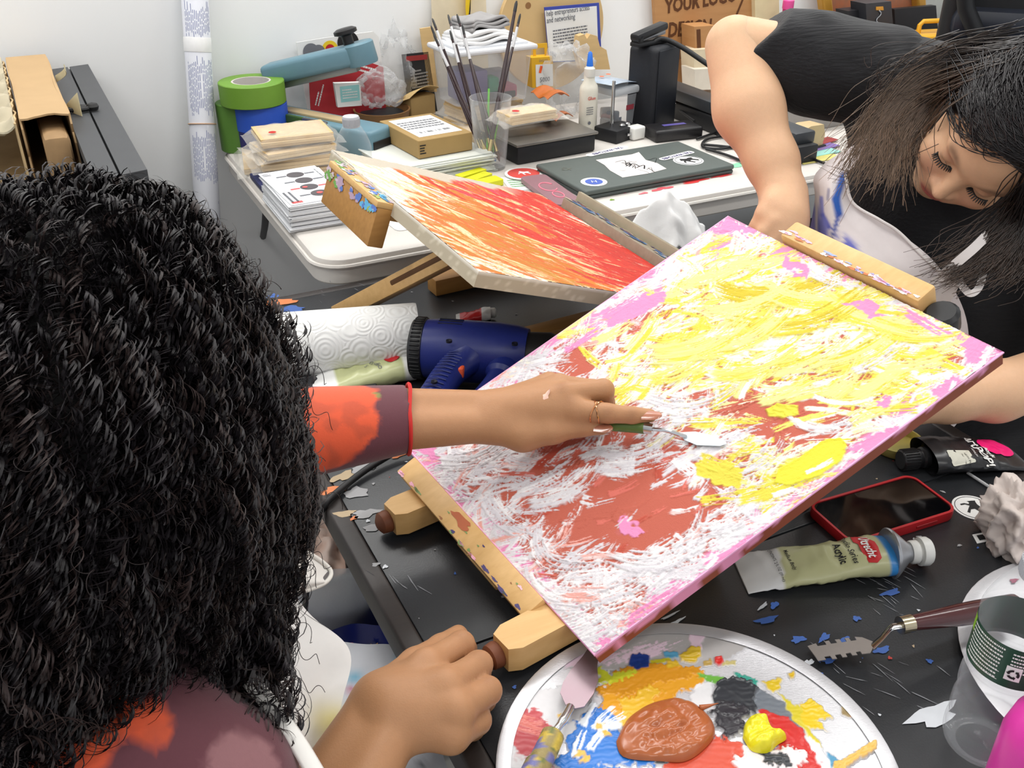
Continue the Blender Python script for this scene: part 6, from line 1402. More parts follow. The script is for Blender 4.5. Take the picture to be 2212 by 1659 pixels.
g.build('liner', film('bin_liner', (226, 226, 230), .5, .25), bn)
crumple('red_bag', 'crumpled red and white bag on the floor under the left end of the white table', (*TB(.10, .12)[:2], FLOOR), .16, 51, mat('bag_red', (150, 34, 36), .6, rgb2=(200, 190, 186), scale=7), (1, 1, 1.1), .8, 'bag')
tag(G().tube(crom([PZ(575, 455, -.02), PZ(572, 490, -.12), PZ(566, 530, -.30), PZ(570, 560, -.5)], 6), .008, 8).build('hanging_cable', cord_m, None), 'black cable hanging under the left edge of the white table', 'cable')
bb = PZ(2235, 930, -.25); t = thing('blue_crate', 'blue crate on the floor at the right border', 'crate', fz([bb[0] + .12, bb[1] + .08, FLOOR], 20)); G().box((0, 0, .24), (.22, .3, .48), .012).build('crate', mat('crate_blue', (40, 58, 140), .5), t)
crumple('crumpled_towel', 'crumpled white and orange wrapper in the lined bin', (bc[0] - .04, bc[1] + .03, FLOOR + .29), .085, 44, mat('wrapper', (224, 220, 216), .6, rgb2=(206, 130, 70), scale=9), (1, 1, .9), .9, 'wrapper')
# ------------------------------------------------ things on the white table
def B2(px, py, z=BT): return ab(PZ(px, py, z))
def on_t(px, py, deg=0, z=BT): a, b = B2(px, py, z); return fuv(a, b, z, deg)
def quadM(p, z):                                                # p: pixels of front, right, back, left corners of a top face
    q = [PZ(*k, z) for k in p]; c = sum(q) / 4; x = (q[1] - q[0]) + (q[2] - q[3]); y = (q[3] - q[0]) + (q[2] - q[1])
    return frame(c, x), np.linalg.norm(x) / 2, np.linalg.norm(y) / 2
def FM(px, py, b): return xframe(PW(px, py, b), U, -V)          # upright face parallel to the wall
def card(g, pts, b, th=.002):
    q = [PW(x, y, b) for x, y in pts]; n = len(q)
    g.add(q + [k + V * th for k in q], [tuple(range(n)), tuple(range(n, 2 * n))[::-1]] + [(i, n + i, n + (i + 1) % n, (i + 1) % n) for i in range(n)]); return g
kraft = mat('kraft_card', (160, 132, 84), .75, var=.04, scale=30); ply = mat('plywood', (206, 178, 132), .6, var=.08, scale=10, stretch=(1, 10, 10)); pine = mat('pine_wood', (210, 178, 126), .55, var=.09, scale=8, stretch=(1, 1, 9))
clear_bag = film('clear_bag', (236, 232, 224), .86, .08, .6); clear_box = film('clear_box', (216, 220, 226), .80, .15, .1); blackm = mat('matt_black', (24, 25, 28), .5, var=.1, scale=30)

# rolled printed paper against the wall
top, bot = PW(421, 0, .765), PW(447, 440, .70); d = (bot - top) / np.linalg.norm(bot - top); k = (FLOOR - top[2]) / d[2]
base = top + d * k; tip = top - d * .45; L = np.linalg.norm(tip - base); Mr = frame(base, [0, 0, 1]) if False else xframe(base, tip - base, -V)
rl = thing('paper_roll', 'tall roll of white printed paper leaning on the wall left of the white table', 'paper roll', Mr)
G().lathe([(.006, 0), (.027, 0), (.028, .002), (.028, L - .002), (.027, L), (.006, L)], 32, RY(90), cap=False).build('roll', mat('roll_paper', (222, 224, 232), .7, var=.02), rl)
g = G(); R_ = random.Random(4); y_of = lambda py: np.linalg.norm(PW(421 + .06 * py, py, .76 - .06 * py / 440) - base)
for p0_, p1_ in ((0, 84), (116, 250), (276, 395), (418, 470)):
    x1, x0 = y_of(p0_), y_of(min(p1_, 440))
    for i in range(17):
        a = math.radians(60 - i * 7.4); xx = x0 + R_.uniform(0, .02); 
        while xx < x1 - .02:
            w = R_.uniform(.004, .02); ca, sa = math.cos(a), math.sin(a); r = .0283; t_ = .0006
            g.add([(xx, r * sa - t_ * ca, r * ca + t_ * sa), (xx + w, r * sa - t_ * ca, r * ca + t_ * sa), (xx + w, r * sa + t_ * ca, r * ca - t_ * sa), (xx, r * sa + t_ * ca, r * ca - t_ * sa)], [(0, 1, 2, 3)]); xx += w + .003
            if i in (7, 8) and R_.random() < .3: xx += .05
o = g.build('small_print', blueink, rl, smooth=False); o['kind'] = 'stuff'
G().lathe([(.0286, 0), (.0291, .002), (.0291, .028), (.0286, .03)], 32, T(y_of(112), 0, 0) @ RY(90), cap=False).build('tape_band', mat('tape_white', (232, 232, 232), .4), rl)
an = np.linspace(0, 2 * np.pi, 30); G().tube(np.c_[y_of(268) + .003 * np.sin(an), .0292 * np.cos(an), .0292 * np.sin(an)], .0014, 6).build('rubber_band', mat('rubber_tan', (196, 160, 130), .7), rl)

# tape rolls
def tape(name, label, M_, ro, ri, h, rgb, key):
    t = thing(name, label, 'tape', M_)
    G().lathe([(ri, 0), (ro - .0015, 0), (ro, .0015), (ro, h - .0015), (ro - .0015, h), (ri, h), (ri, 0)], 48, cap=False).build('tape', mat('tape_' + key, rgb, .55, var=.03, scale=100, stretch=(1, 1, 12)), t)
    G().lathe([(ri + .0004, .0005), (ri - .004, .0005), (ri - .004, h - .0005), (ri + .0004, h - .0005)], 40, cap=False).build('core', mat('tape_core', (196, 190, 184), .7), t); return t
ta, tb = .075, .705
tape('tape_roll', 'dark blue tape roll at the bottom of the tape stack', fuv(ta + .012, tb - .004, BT, 0), .060, .038, .050, (52, 50, 110), 'navy')
tape('tape_roll', 'bright blue tape roll in the middle of the tape stack', fuv(ta + .010, tb - .003, BT + .0505, 20), .0595, .038, .056, (46, 88, 196), 'blue')
tape('tape_roll', 'large green tape roll on top of the tape stack', fuv(ta - .002, tb, BT + .107, 0), .0715, .043, .047, (104, 146, 48), 'green')
tape('tape_roll', 'green tape roll half hidden behind the blue rolls', fuv(ta - .038, tb + .028, BT, 0), .0435, .028, .106, (84, 126, 50), 'green2')

# packs of plywood blanks in clear bags
def wood_pack(M_, w, dd, n, label, seed, dot=True):
    t = thing('wood_pack', label, 'pack', M_, 'clear bags of plywood blanks'); R_ = random.Random(seed); z = .001
    for i in range(n): G().box((R_.uniform(-.003, .003), R_.uniform(-.003, .003), z + .0032), (w, dd, .006), .0006, RZ(R_.uniform(-1.5, 1.5))).build('plywood_blank', ply, t, smooth=False); z += .0064
    g = G(); r = np.random.default_rng(seed)
    g.sheet(lambda u, v: ((u - .5) * (w + .045), (v - .5) * (dd + .03), (z + .003) * min(1, 5 * min(u, 1 - u) + .12) * min(1, 7 * min(v, 1 - v) + .1) + .002 * math.sin(u * 23 + seed) * math.sin(v * 17)), 26, 18)
    g.build('bag', clear_bag, t)
    if dot: g = G(); disc(g, .008, T(-w * .3, -dd * .2, z + .0045)); g.build('red_sticker', redp, t, smooth=False)
    return t
sm = ['lowest plywood pack in the stack by the tape rolls', 'second plywood pack from the bottom by the tape rolls', 'third plywood pack from the bottom by the tape rolls', 'topmost plywood pack by the tape rolls, with red sticker']
z = BT + .001
for i, (da, db, dg, n) in enumerate(((.105, .50, 2, 3), (.10, .505, -4, 3), (.098, .50, 5, 2), (.105, .515, -3, 3))):
    wood_pack(fuv(da, db, z, dg), .15, .11, n, sm[i], i + 3, i > 1); z += n * .0064 + .0055
wood_pack(fuv(.035, .60, BT + .001, 80), .16, .05, 2, 'narrow plywood pack along the left edge of the white table', 22, False)
t = thing('navy_folder', 'navy blue folder at the left edge of the white table', 'folder', fuv(.028, .395, BT + .0005, 0)); G().box((0, 0, .006), (.05, .22, .011), .002).build('cover', mat('navy_cover', (34, 40, 84), .6), t); G().box((.001, -.004, .006), (.0485, .216, .0075), .0005).build('pages', whitep, t)

# stack of leaflets
Ml, lw, ld_ = quadM(((652, 452), (742, 420), (694, 338), (572, 366)), .092)
lfM = fuv(*B2(656, 400, .092), BT, 0); R_ = random.Random(12); nleaf = 26
pageM = mat('leaflet_paper', (220, 221, 224), .6, var=.02)
gl = G().box((0, 0, .001), (.115, .205, .0018), .0003); me0 = None
for i in range(nleaf):
    last = i == nleaf - 1
    M_ = lfM @ T(R_.gauss(0, .0014), R_.gauss(0, .002) + (.004 if i % 5 == 0 else 0), i * .0020) @ RZ(R_.gauss(0, .7) + (2.5 if last else 0))
    if me0 is None: o = gl.build('leaflet', pageM, None, M=M_, smooth=False); me0 = o.data
    else: o = bpy.data.objects.new('leaflet', me0); COL.objects.link(o); o.matrix_basis = M_
    if not last: tag(o, 'white leaflet in the thick stack beside the small water bottle', 'leaflet', 'leaflets in the thick stack')
    else:
        tag(o, 'topmost leaflet of the thick stack, printed with four watches', 'leaflet', 'leaflets in the thick stack')
        g = G()
        for k, (y, x) in enumerate(((.062, .004), (.022, .008), (-.020, .004), (-.062, .010))): disc(g, .017, T(x, y, .0022), ry=.0165)
        g.build('watch_print', mat('watch_print', (84, 80, 84), .5), o, smooth=False)
        g = G()
        for y, x, c in ((.062, .004, 0), (.022, .008, 0), (-.062, .010, 0)):
            for s_ in (-1, 1): quad(g, x + s_ * .028, y, .02, .007, T(0, 0, .0018))
        lines(g, T(-.046, .085, .002), .016, .018, 3, 3); lines(g, T(.05, .0, .002) @ RZ(90), .16, .008, 2, 5); lines(g, T(-.045, -.06, .002) @ RZ(90), .06, .02, 2, 6)
        o2 = g.build('strap_print', greyink, o, smooth=False); o2['kind'] = 'stuff'
        g = G()
        for s_ in (-1, 1): quad(g, .004 + s_ * .027, -.020, .018, .007, T(0, 0, .0018))
        quad(g, -.043, -.092, .02, .010, T(0, 0, .002)); disc(g, .006, T(.010, -.062, .0028)); disc(g, .005, T(-.004, -.02, .0028))
        o2 = g.build('red_print', mat('pale_red', (206, 92, 92), .6), o, smooth=False); o2['kind'] = 'stuff'

bM = on_t(777, 487); bottle('water_bottle', 'small clear water bottle behind the orange canvas clamp', bM, False, .06)

# bag sealer
teal = mat('sealer_teal', (98, 132, 146), .42, var=.04, scale=40)
sl_ = thing('bag_sealer', 'teal hand bag sealer with lifted arm beside the tape rolls', 'sealer', fuv(.125, .755, BT, -60))
G().box((.16, 0, .040), (.33, .078, .078), .010, seg=3).build('base', teal, sl_)
G().box((.15, -.004, .0815), (.21, .030, .006), .001, RX(0)).build('heat_strip', mat('strip_tan', (176, 156, 120), .5), sl_)
G().box((.08, -.036, .066), (.10, .010, .032), .002).build('green_panel', mat('panel_green', (56, 84, 40), .4), sl_)
G().box((.165, -.036, .066), (.07, .010, .032), .002).build('metal_plate', steel, sl_)
G().box((.326, .0, .040), (.004, .06, .03), .001).build('end_plate', blackpl, sl_)
for x in (.05, .13): G().lathe([(0, 0), (.004, 0), (.003, .002), (0, .002)], 10, T(x, -.041, .066) @ RX(90)).build('screw', bright, sl_)
arm = Matrix.Translation((.0, 0, .128)) @ RZ(22) @ RY(-14)
g = G(); g.box((.125, 0, .024), (.25, .058, .044), .010, arm, 3); g.lathe([(0, .002), (.032, .002), (.034, .006), (.034, .046), (.030, .050), (0, .050)], 28, arm @ T(.235, 0, -.003)); g.build('arm', teal, sl_)
G().box((.12, 0, -.004), (.20, .026, .016), .002, arm).build('seal_bar', mat('bar_steel', (140, 146, 146), .4, metal=.6), sl_)
G().lathe([(.012, .04), (.012, .065), (.026, .070), (.026, .077), (.018, .081), (0, .081)], 24, arm @ T(.215, 0, 0)).build('knob', blackpl, sl_)
for s_ in (-1, 1): G().tube([(.0, s_ * .024, .118), (.012, s_ * .024, .072)], .005, 8).build('hinge_arm', steel, sl_)

# cards and packets standing behind the sealer
def upcard(name, label, cat, pts, b, m, th=.003):
    c = PW(*pts[0], b); t = thing(name, label, cat, fz(c, 26.5)); card(G(), pts, b, th).build('card', m, t, world=True, smooth=False); return t
t = upcard('printed_card', 'white printed card with watch pictures standing at the wall behind the bag sealer', 'card', [(668, 262), (640, 92), (700, 82), (806, 68), (818, 80), (838, 235)], .775, card_w)
for nm, x, y, r, m in (('dark_dial', 672, 112, .019, greyink), ('dark_dial', 688, 112, .016, greyink), ('yellow_dial', 713, 106, .019, mat('dial_yellow', (226, 196, 40))), ('red_dial', 713, 106, .011, redp), ('dark_dial', 790, 105, .022, greyink), ('red_dial', 787, 104, .012, redp), ('dark_dial', 752, 92, .026, blackpl)):
    g = G(); disc(g, r, FM(x, y, .774), .0004 + .0003 * (r < .018)); g.build(nm, m, t, smooth=False, world=True)
t = upcard('red_packet', 'red blister packet leaning behind the teal sealer', 'packet', [(672, 250), (668, 178), (785, 130), (828, 145), (835, 250)], .745, mat('packet_red', (178, 44, 52), .4))
g = G(); lines(g, FM(690, 205, .744) @ RZ(70), .05, .014, 2, 4); lines(g, FM(790, 150, .744) @ RZ(-20), .05, .02, 2, 5); o = g.build('print', whitep, t, smooth=False, world=True); o['kind'] = 'stuff'
t = upcard('aqua_packet', 'white packet with aqua label beside the red packet', 'packet', [(730, 232), (722, 180), (778, 178), (782, 228)], .70, card_w, .012)
g = G(); quad(g, 0, 0, .046, .036, FM(756, 202, .70)); g.build('label', mat('aqua_label', (150, 206, 206), .5), t, smooth=False, world=True); g = G(); lines(g, FM(756, 202, .699), .036, .024, 4, 4); o = g.build('print', whitep, t, smooth=False, world=True); o['kind'] = 'stuff'
t = upcard('black_packet', 'black printed packet with red strip standing at the wall left of the storage bin', 'packet', [(884, 245), (868, 118), (925, 112), (945, 240)], .77, mat('packet_black', (40, 40, 42), .5))
g = G(); quad(g, 0, 0, .055, .012, FM(900, 125, .769)); g.build('red_strip', mat('strip_red', (150, 50, 50)), t, smooth=False, world=True)
g = G(); lines(g, FM(908, 180, .769) @ RZ(4), .045, .07, 9, 4); o = g.build('print', mat('dim_print', (150, 150, 150)), t, smooth=False, world=True); o['kind'] = 'stuff'
def filmbag(name, label, c, r, seed, sq):
    bm = bmesh.new(); bmesh.ops.create_icosphere(bm, subdivisions=4, radius=1); v = np.array([q.co[:] for q in bm.verts]); bm.verts.index_update(); f = [[q.index for q in p.verts] for p in bm.faces]; bm.free()
    d = 1 + .5 * np.abs(vnoise(v + 5, 2.6, seed) - .5) * 2 + .25 * np.abs(vnoise(v + 9, 6, seed + 1) - .5) * 2 - .3; v = v * d[:, None] * np.array(sq) * r; v[:, 2] -= v[:, 2].min()
    g = G(); g.add(v, f); tag(g.build(name, film('crinkled_bag', (228, 230, 232), .84, .07, 1.0), None, M=fz(c, 26.5), auto=False), label, 'bag')
bwl = on_t(828, 285, 0); t = thing('wooden_bowl', 'round wooden bowl behind the kraft box', 'bowl', bwl)
G().lathe([(0, 0), (.045, 0), (.060, .02), (.066, .05), (.068, .056), (.064, .056), (.056, .02), (.04, .006), (0, .006)], 40).build('shell', mat('bowl_wood', (124, 88, 50), .5, var=.12, scale=12), t)
G().lathe([(.0, .03), (.05, .034), (.06, .04), (.05, .048), (0, .052)], 24).build('dark_lining', blackm, t)
bc_ = np.array(bwl.translation)
filmbag('plastic_bag', 'crinkled clear plastic bag lying in the wooden bowl', bc_ + Z * .053, .05, 3, (1.1, .8, .9)); filmbag('plastic_bag', 'tall clear zip bag standing behind the wooden bowl', TB(*B2(862, 262), BT) * [1, 1, 1], .075, 9, (.8, .5, 1.35))
t = thing('kraft_tag', 'bent kraft paper piece behind the kraft box', 'paper', on_t(905, 268, 20, BT)); G().sheet(lambda u, v: ((u - .5) * .10, (v - .5) * .05, .075 + .02 * math.sin(u * 2.6) - .02 * v), 14, 8, None, .001).build('sheet', mat('tag_kraft', (204, 174, 120), .7), t); G().box((0, 0, .036), (.08, .04, .07), .004).build('support_block', kraft, t)

# papers and kraft box
zp = BT; R_ = random.Random(2); g0 = G().box((0, 0, .0012), (.235, .17, .0022), .0003); meP = None
pM = fuv(*B2(925, 345, .06), BT, 4)
for i in range(15):
    M_ = pM @ T(R_.gauss(0, .002), R_.gauss(0, .003), i * .0026) @ RZ(R_.gauss(0, 1.2))
    if meP is None: o = g0.build('envelope', mat('envelope_white', (216, 218, 214), .65, var=.03, rgb2=(196, 200, 190), scale=3), None, M=M_, smooth=False); meP = o.data
    else: o = bpy.data.objects.new('envelope', meP); COL.objects.link(o); o.matrix_basis = M_
    tag(o, 'white envelope in the stack under the kraft box', 'envelope', 'envelopes under the kraft box')
t = thing('kraft_sheet', 'olive kraft sheet between the water bottle and the envelope stack', 'paper', fuv(*B2(808, 352), BT, -8)); G().box((0, 0, .003), (.11, .20, .005), .0005).build('sheet', mat('olive_kraft', (150, 134, 88), .7), t); G().box((-.03, .01, .0012), (.14, .19, .001)).build('white_sheet', card_w, t)
Mk, kw, kd = quadM(((898, 306), (1013, 286), (938, 243), (824, 260)), .118)
t = thing('kraft_box', 'shallow kraft shipping box with white label on the envelope stack', 'box', Mk @ T(0, 0, -.038)); kh_ = .038
G().box((0, 0, kh_ / 2), (kw, kd, kh_), .0015).build('carton', kraft, t, smooth=False)
g = G(); quad(g, .002, .004, kw * .80, kd * .80, T(0, 0, kh_)); g.build('label', card_w, t, smooth=False)
g = G(); lines(g, T(0, .02, kh_ + .0004), kw * .7, kd * .35, 4, 6); o = g.build('print', greyink, t, smooth=False); o['kind'] = 'stuff'
g = G(); R_ = random.Random(3); x = -kw * .3
while x < kw * .33: w = R_.choice((.0008, .0014, .002)); quad(g, x, -kd * .22, w, .012, T(0, 0, kh_ + .0004)); x += w + R_.choice((.001, .0016, .006))
o = g.build('barcode', greyink, t, smooth=False); o['kind'] = 'stuff'
g = G(); lines(g, T(-kw * .42, -kd / 2 - .0004, kh_ * .5) @ RX(90), .014, .022, 4, 7, words=False); o = g.build('side_print', ink, t, smooth=False); o['kind'] = 'stuff'

# brush jar
jm = on_t(1061, 362); jr = thing('brush_jar', 'tall clear jar holding paint brushes on the white table', 'jar', jm); J0 = np.array(jm.translation)
G().lathe([(0, .0), (.030, 0), (.0315, .003), (.0445, .150), (.043, .150), (.030, .006), (0, .006)], 40).build('glass', film('jar_clear', (206, 208, 210), .93, .05, .02), jr)
hm = mat('brush_maroon', (44, 22, 26), .25, coat=.4); hm2 = mat('brush_print', (196, 196, 198), .3); hm3 = mat('ferrule_gold', (180, 160, 110), .3, metal=.9); bri = mat('bristle', (70, 56, 44), .8)
tops = [(934, 40, 2.28), (931, 56, 2.24), (968, 32, 2.30), (987, 31, 2.26), (998, 53, 2.22), (936, 72, 2.20), (972, 66, 2.26), (1116, 2, 2.20), (1124, 30, 2.24)]
lb = ['leftmost', 'second from left and lower', 'middle and tall', 'middle, tallest beside the storage bin', 'middle, right of its neighbours', 'left and shortest', 'middle and short', 'right, tallest of all and thick', 'rightmost and thin']
R_ = random.Random(8)
for i, (x, y, dd) in enumerate(tops):
    tp_ = PD(x, y, dd); bt0 = J0 + Z * .014 + U * R_.uniform(-.016, .016) + V * R_.uniform(-.016, .016); ax = tp_ - bt0; L = np.linalg.norm(ax)
    br = thing('paint_brush', 'dark maroon paint brush in the clear jar, ' + lb[i], 'brush', xframe(bt0, ax, -V), 'brushes in the clear jar'); r = .0048 if i == 7 else .0036
    G().tube([(.05, 0, 0), (.09, 0, 0), (L * .55, 0, 0), (L - .022, 0, 0)], [r * .8, r * 1.25, r, r * .72], 10).build('handle', hm, br)
    G().tube([(L - .022, 0, 0), (L - .006, 0, 0), (L, 0, 0)], [r * .8, r * .7, r * .35], 10).build('tip', blackpl, br)
    if i != 7: G().tube([(L - .075, 0, 0), (L - .030, 0, 0)], [r * .95, r * .84], 10).build('white_print', hm2, br)
    G().tube([(.022, 0, 0), (.05, 0, 0)], [r * 1.1, r * .85], 10).build('ferrule', hm3, br); G().tube([(0, 0, 0), (.012, 0, 0), (.022, 0, 0)], [.001, r * 1.3, r * 1.05], 10).build('bristles', bri, br)
for i, (x, y, c) in enumerate(((1056, 192, (92, 170, 60)), (1084, 200, (110, 180, 60)), (1040, 240, (60, 120, 190)))):
    tp_ = PD(x, y, 2.2); bt0 = J0 + Z * .012 + U * (.01 * i - .01); tag(G().tube([bt0, tp_], .0024, 8).build('thin_stick', mat('stick%d' % i, c, .4), None), ('green', 'lime', 'blue')[i] + ' thin stick standing in the brush jar', 'stick')

# storage bin on packs, towels on top
for i, (a, b, w, dd, n, dg) in enumerate(((.60, .63, .16, .10, 5, 12), (.60, .63, .16, .10, 5, 8), (.495, .56, .16, .05, 5, -52), (.70, .60, .13, .09, 3, -5))):
    wood_pack(fuv(a, b, BT + .001 + (.0375 if i == 1 else 0), dg), w, dd, n, ['lower plywood pack under the storage bin', 'upper plywood pack under the storage bin', 'long plywood pack lying left of the brush jar', 'plywood pack right of the brush jar behind the scale'][i], 40 + i, False)
sbz = BT + .079; sbM = fuv(.595, .62, sbz, 2); sb = thing('storage_bin', 'clear storage bin with white lid behind the brush jar', 'bin', sbM); bw, bd, bh = .205, .13, .115
def tapered(g, w0, d0, w1, d1, z0, z1, r): 
    a = rrect(w0, d0, r); b = rrect(w1, d1, r); n = len(a); g.add([(x, y, z0) for x, y in a] + [(x, y, z1) for x, y in b], [tuple(range(n))[::-1]] + [(i, (i + 1) % n, n + (i + 1) % n, n + i) for i in range(n)]); return g
tapered(G(), bw * .9, bd * .88, bw, bd, 0, bh, .018).build('tub', clear_box, sb)
lidm = mat('lid_white', (214, 216, 220), .4, alpha=1); G().box((0, 0, bh + .004), (bw + .014, bd + .014, .012), .005).build('lid', lidm, sb); G().box((0, 0, bh + .012), (bw - .02, bd - .02, .008), .003).build('lid_top', lidm, sb)
for i, (x, y, w, d_, h_, c) in enumerate(((-.04, 0, .07, .08, .07, (96, 84, 130)), (.01, -.02, .03, .04, .05, (60, 130, 100)), (.045, -.02, .05, .05, .03, (150, 80, 100)), (.03, .02, .08, .05, .055, (150, 150, 160)), (.03, -.038, .07, .02, .018, (40, 42, 54)))):
    G().box((x, y, h_ / 2 + .003), (w, d_, h_), .006).build('packed_item', mat('packed%d' % i, c, .6, var=.15, scale=40), sb)
def folded(name, label, M_, w, dd, h, seed, m):
    g = G(); r = np.random.default_rng(seed)
    for k in range(3): g.sheet(lambda u, v: ((u - .5) * w * (1 - .06 * k) + .004 * math.sin(v * 9 + k), (v - .5) * dd * (1 - .05 * k) + .005 * math.sin(u * 7 + seed), h * (k + 1) / 3 - h / 3 * (2 * abs(u - .5)) ** 6 * 1.0 + .004 * math.sin(u * 8 + seed + k) * math.cos(v * 6) + .003), 20, 16, None, h / 3.4)
    tag(g.build(name, m, None, M=M_, auto=False), label, 'towel')
folded('folded_towel', 'white folded towel on the lid of the storage bin', sbM @ T(-.005, 0, bh + .015), .15, .10, .026, 2, mat('towel_white', (226, 226, 226), .9)); folded('folded_towel', 'grey folded towel on top of the white towel', sbM @ T(.0, .01, bh + .043) @ RZ(12), .12, .08, .022, 6, mat('towel_grey', (150, 148, 148), .9))

# boards at the wall
upcard('beige_board', 'beige board standing at the wall behind the storage bin', 'board', [(942, 190), (934, -40), (1048, -50), (1056, 180)], .775, mat('beige_board', (220, 206, 178), .7), .012)
upcard('thin_board', 'narrow plywood board at the wall left of the beige board', 'board', [(926, 200), (908, 62), (934, 58), (944, 198)], .77, pine, .006)
t = thing('cutter_tool', 'yellow and black tool handle in front of the beige board', 'tool', fz(PW(1012, 36, .765), 26.5)); g = G(); p = [PW(x, y, .762) for x, y in ((1010, 50), (1011, 20), (1012, -10), (1013, -60))]
g.tube(p, [.006, .013, .014, .010], 12, flat=.5); g.build('handle', mat('tool_yellow', (226, 190, 30), .4), t, world=True); G().tube([q - V * .006 + U * .001 for q in p], [.003, .006, .005, .004], 10, flat=.5).build('grip', blackpl, t, world=True)
t = thing('round_board', 'large round pine board leaning on the wall behind the sign', 'board', xframe(PW(1188, 60, .782), U, -V))
G().lathe([(0, 0), (.150, 0), (.152, .002), (.152, .011), (.150, .013), (0, .013)], 64).build('disc', pine, t)
g = G()
for x, y, r in ((-.07, .06, .008), (.05, -.05, .006)): disc(g, r, T(x, y, .013))
o = g.build('knot', mat('pine_knot', (140, 100, 60), .6), t, smooth=False); o['kind'] = 'stuff'
t = upcard('info_sheet', 'white info sheet with blue border standing in front of the round board', 'sheet', [(1186, 135), (1176, 16), (1294, 6), (1300, 130)], .75, mat('border_blue', (58, 72, 160), .5))
card(G(), [(1187, 133), (1177, 23), (1289, 13), (1293, 128)], .7485, .0008).build('paper', card_w, t, world=True, smooth=False)
sk = FM(1184, 40, .7478); g = G(); text(g, 'help entrepreneurs access', .019, FM(1180, 30, .7478) @ RZ(3), align='LEFT', sx=.62, bold=.0002); text(g, 'and networking', .019, FM(1181, 45, .7478) @ RZ(3), align='LEFT', sx=.68, bold=.0002); g.build('lettering', greyink, t, smooth=False, world=True)
g = G(); lines(g, FM(1232, 78, .7478) @ RZ(3), .10, .045, 6, 9); o = g.build('small_print', greyink, t, smooth=False, world=True); o['kind'] = 'stuff'
t = thing('pine_offcut', 'stepped pine offcut below the info sheet', 'wood', fz(PW(1275, 125, .71), 26.5)); card(G(), [(1255, 150), (1245, 112), (1250, 78), (1262, 74), (1268, 84), (1275, 74), (1290, 78), (1296, 100), (1310, 108), (1318, 150)], .71, .02).build('block', pine, t, world=True, smooth=False)
t = thing('yellow_box', 'yellow hang box marked 5000 behind the glue bottle', 'box', fz(PW(1172, 185, .66), 26.5)); ym = mat('box_yellow', (222, 172, 36), .5)
card(G(), [(1150, 190), (1148, 125), (1194, 122), (1195, 188)], .66, .03).build('carton', ym, t, world=True, smooth=False)
g = G(); card(g, [(1152, 127), (1152, 95), (1182, 93), (1184, 124), (1178, 124), (1176, 103), (1158, 104), (1158, 126)], .675, .002); g.build('hang_tab', ym, t, world=True, smooth=False)
card(G(), [(1158, 188), (1157, 140), (1194, 138), (1195, 186)], .659, .0006).build('label', card_w, t, world=True, smooth=False)
g = G(); text(g, '5000', .016, FM(1177, 172, .6575), sx=.9); text(g, 'DIGITS', .008, FM(1174, 131, .6575)); g.build('lettering', greyink, t, smooth=False, world=True)
g = G(); quad(g, 0, 0, .007, .017, FM(1168, 150, .658) @ RZ(-15)); g.build('orange_mark', mat('mark_orange', (240, 96, 40)), t, smooth=False, world=True)
filmbag('plastic_bag', 'long clear plastic bag sloping behind the glue bottle', TB(*B2(1225, 232, .06), BT), .075, 15, (1.0, .6, 1.25))

# scale with packs
Ms, sw, sd = quadM(((1092, 320), (1274, 284), (1204, 240), (1040, 262)), BT + .046)
sc_ = thing('steel_scale', 'flat steel topped black scale behind the laptop', 'scale', Ms @ T(0, 0, -.046))
G().box((0, 0, .043), (sw, sd, .006), .002).build('platform', mat('brushed_steel', (136, 132, 126), .35, metal=.7, var=.05, scale=10), sc_); G().box((0, .0, .020), (sw * .96, sd * .96, .039), .005).build('body', blackm, sc_)
for i, (x, y, dg) in enumerate(((1142, 262, 8), (1150, 262, -3), (1146, 264, 5))): wood_pack(frame(PZ(x - 8, y - 6, BT + .047 + i * .027), U) @ RZ(dg), .115, .055, 3, ['lowest', 'middle', 'top'][i] + ' small plywood pack on the steel scale', 60 + i, i > 0)
amb = mat('amber_film', (206, 110, 40), .2, trans=.3); p = PZ(1195, 262, BT + .047)
for i, (dz_, dg, lb_) in enumerate(((.0, 20, 'lower'), (.05, 5, 'upper'))): t = thing('amber_packet', lb_ + ' amber plastic packet by the small plywood packs', 'packet', frame(p + Z * dz_ + U * (.0 - .01 * i), U) @ RZ(dg)); G().sheet(lambda u, v: ((u - .5) * .06, (v - .5) * .07, .012 + .012 * math.sin(u * 3.1) + .004 * math.sin(v * 9)), 14, 12, None, .002).build('sheet', amb, t)

# glue bottle
t = thing('glue_bottle', 'white glue bottle with blue tip behind the laptop', 'bottle', on_t(1268, 298, 0))
G().lathe([(0, 0), (.019, 0), (.0215, .003), (.0215, .100), (.020, .108), (.013, .118), (.0125, .130), (0, .130)], 32, Matrix.Diagonal((1.05, .8, 1.12, 1))).build('body', mat('glue_white', (226, 222, 208), .35, sss=.0), t)
G().lathe([(.0125, .142), (.013, .146), (.0125, .160), (.007, .166), (.0065, .168), (.0, .168)], 24).build('collar', mat('collar_white', (216, 214, 206), .4), t); G().lathe([(.0085, .160), (.0075, .168), (.0048, .194), (.002, .197), (0, .197)], 20).build('tip', mat('tip_blue', (40, 112, 214), .35), t)
g = G(); text(g, 'Glue', .011, T(-.002, -.0177, .096) @ RX(90), bold=.0002); g.build('lettering', mat('glue_red', (206, 96, 84), .5), t, smooth=False)
g = G(); lines(g, T(-.006, -.0178, .068) @ RX(90), .018, .02, 4, 9); disc(g, .004, T(-.006, -.0178, .04) @ RX(90)); o = g.build('small_print', greyink, t, smooth=False); o['kind'] = 'stuff'
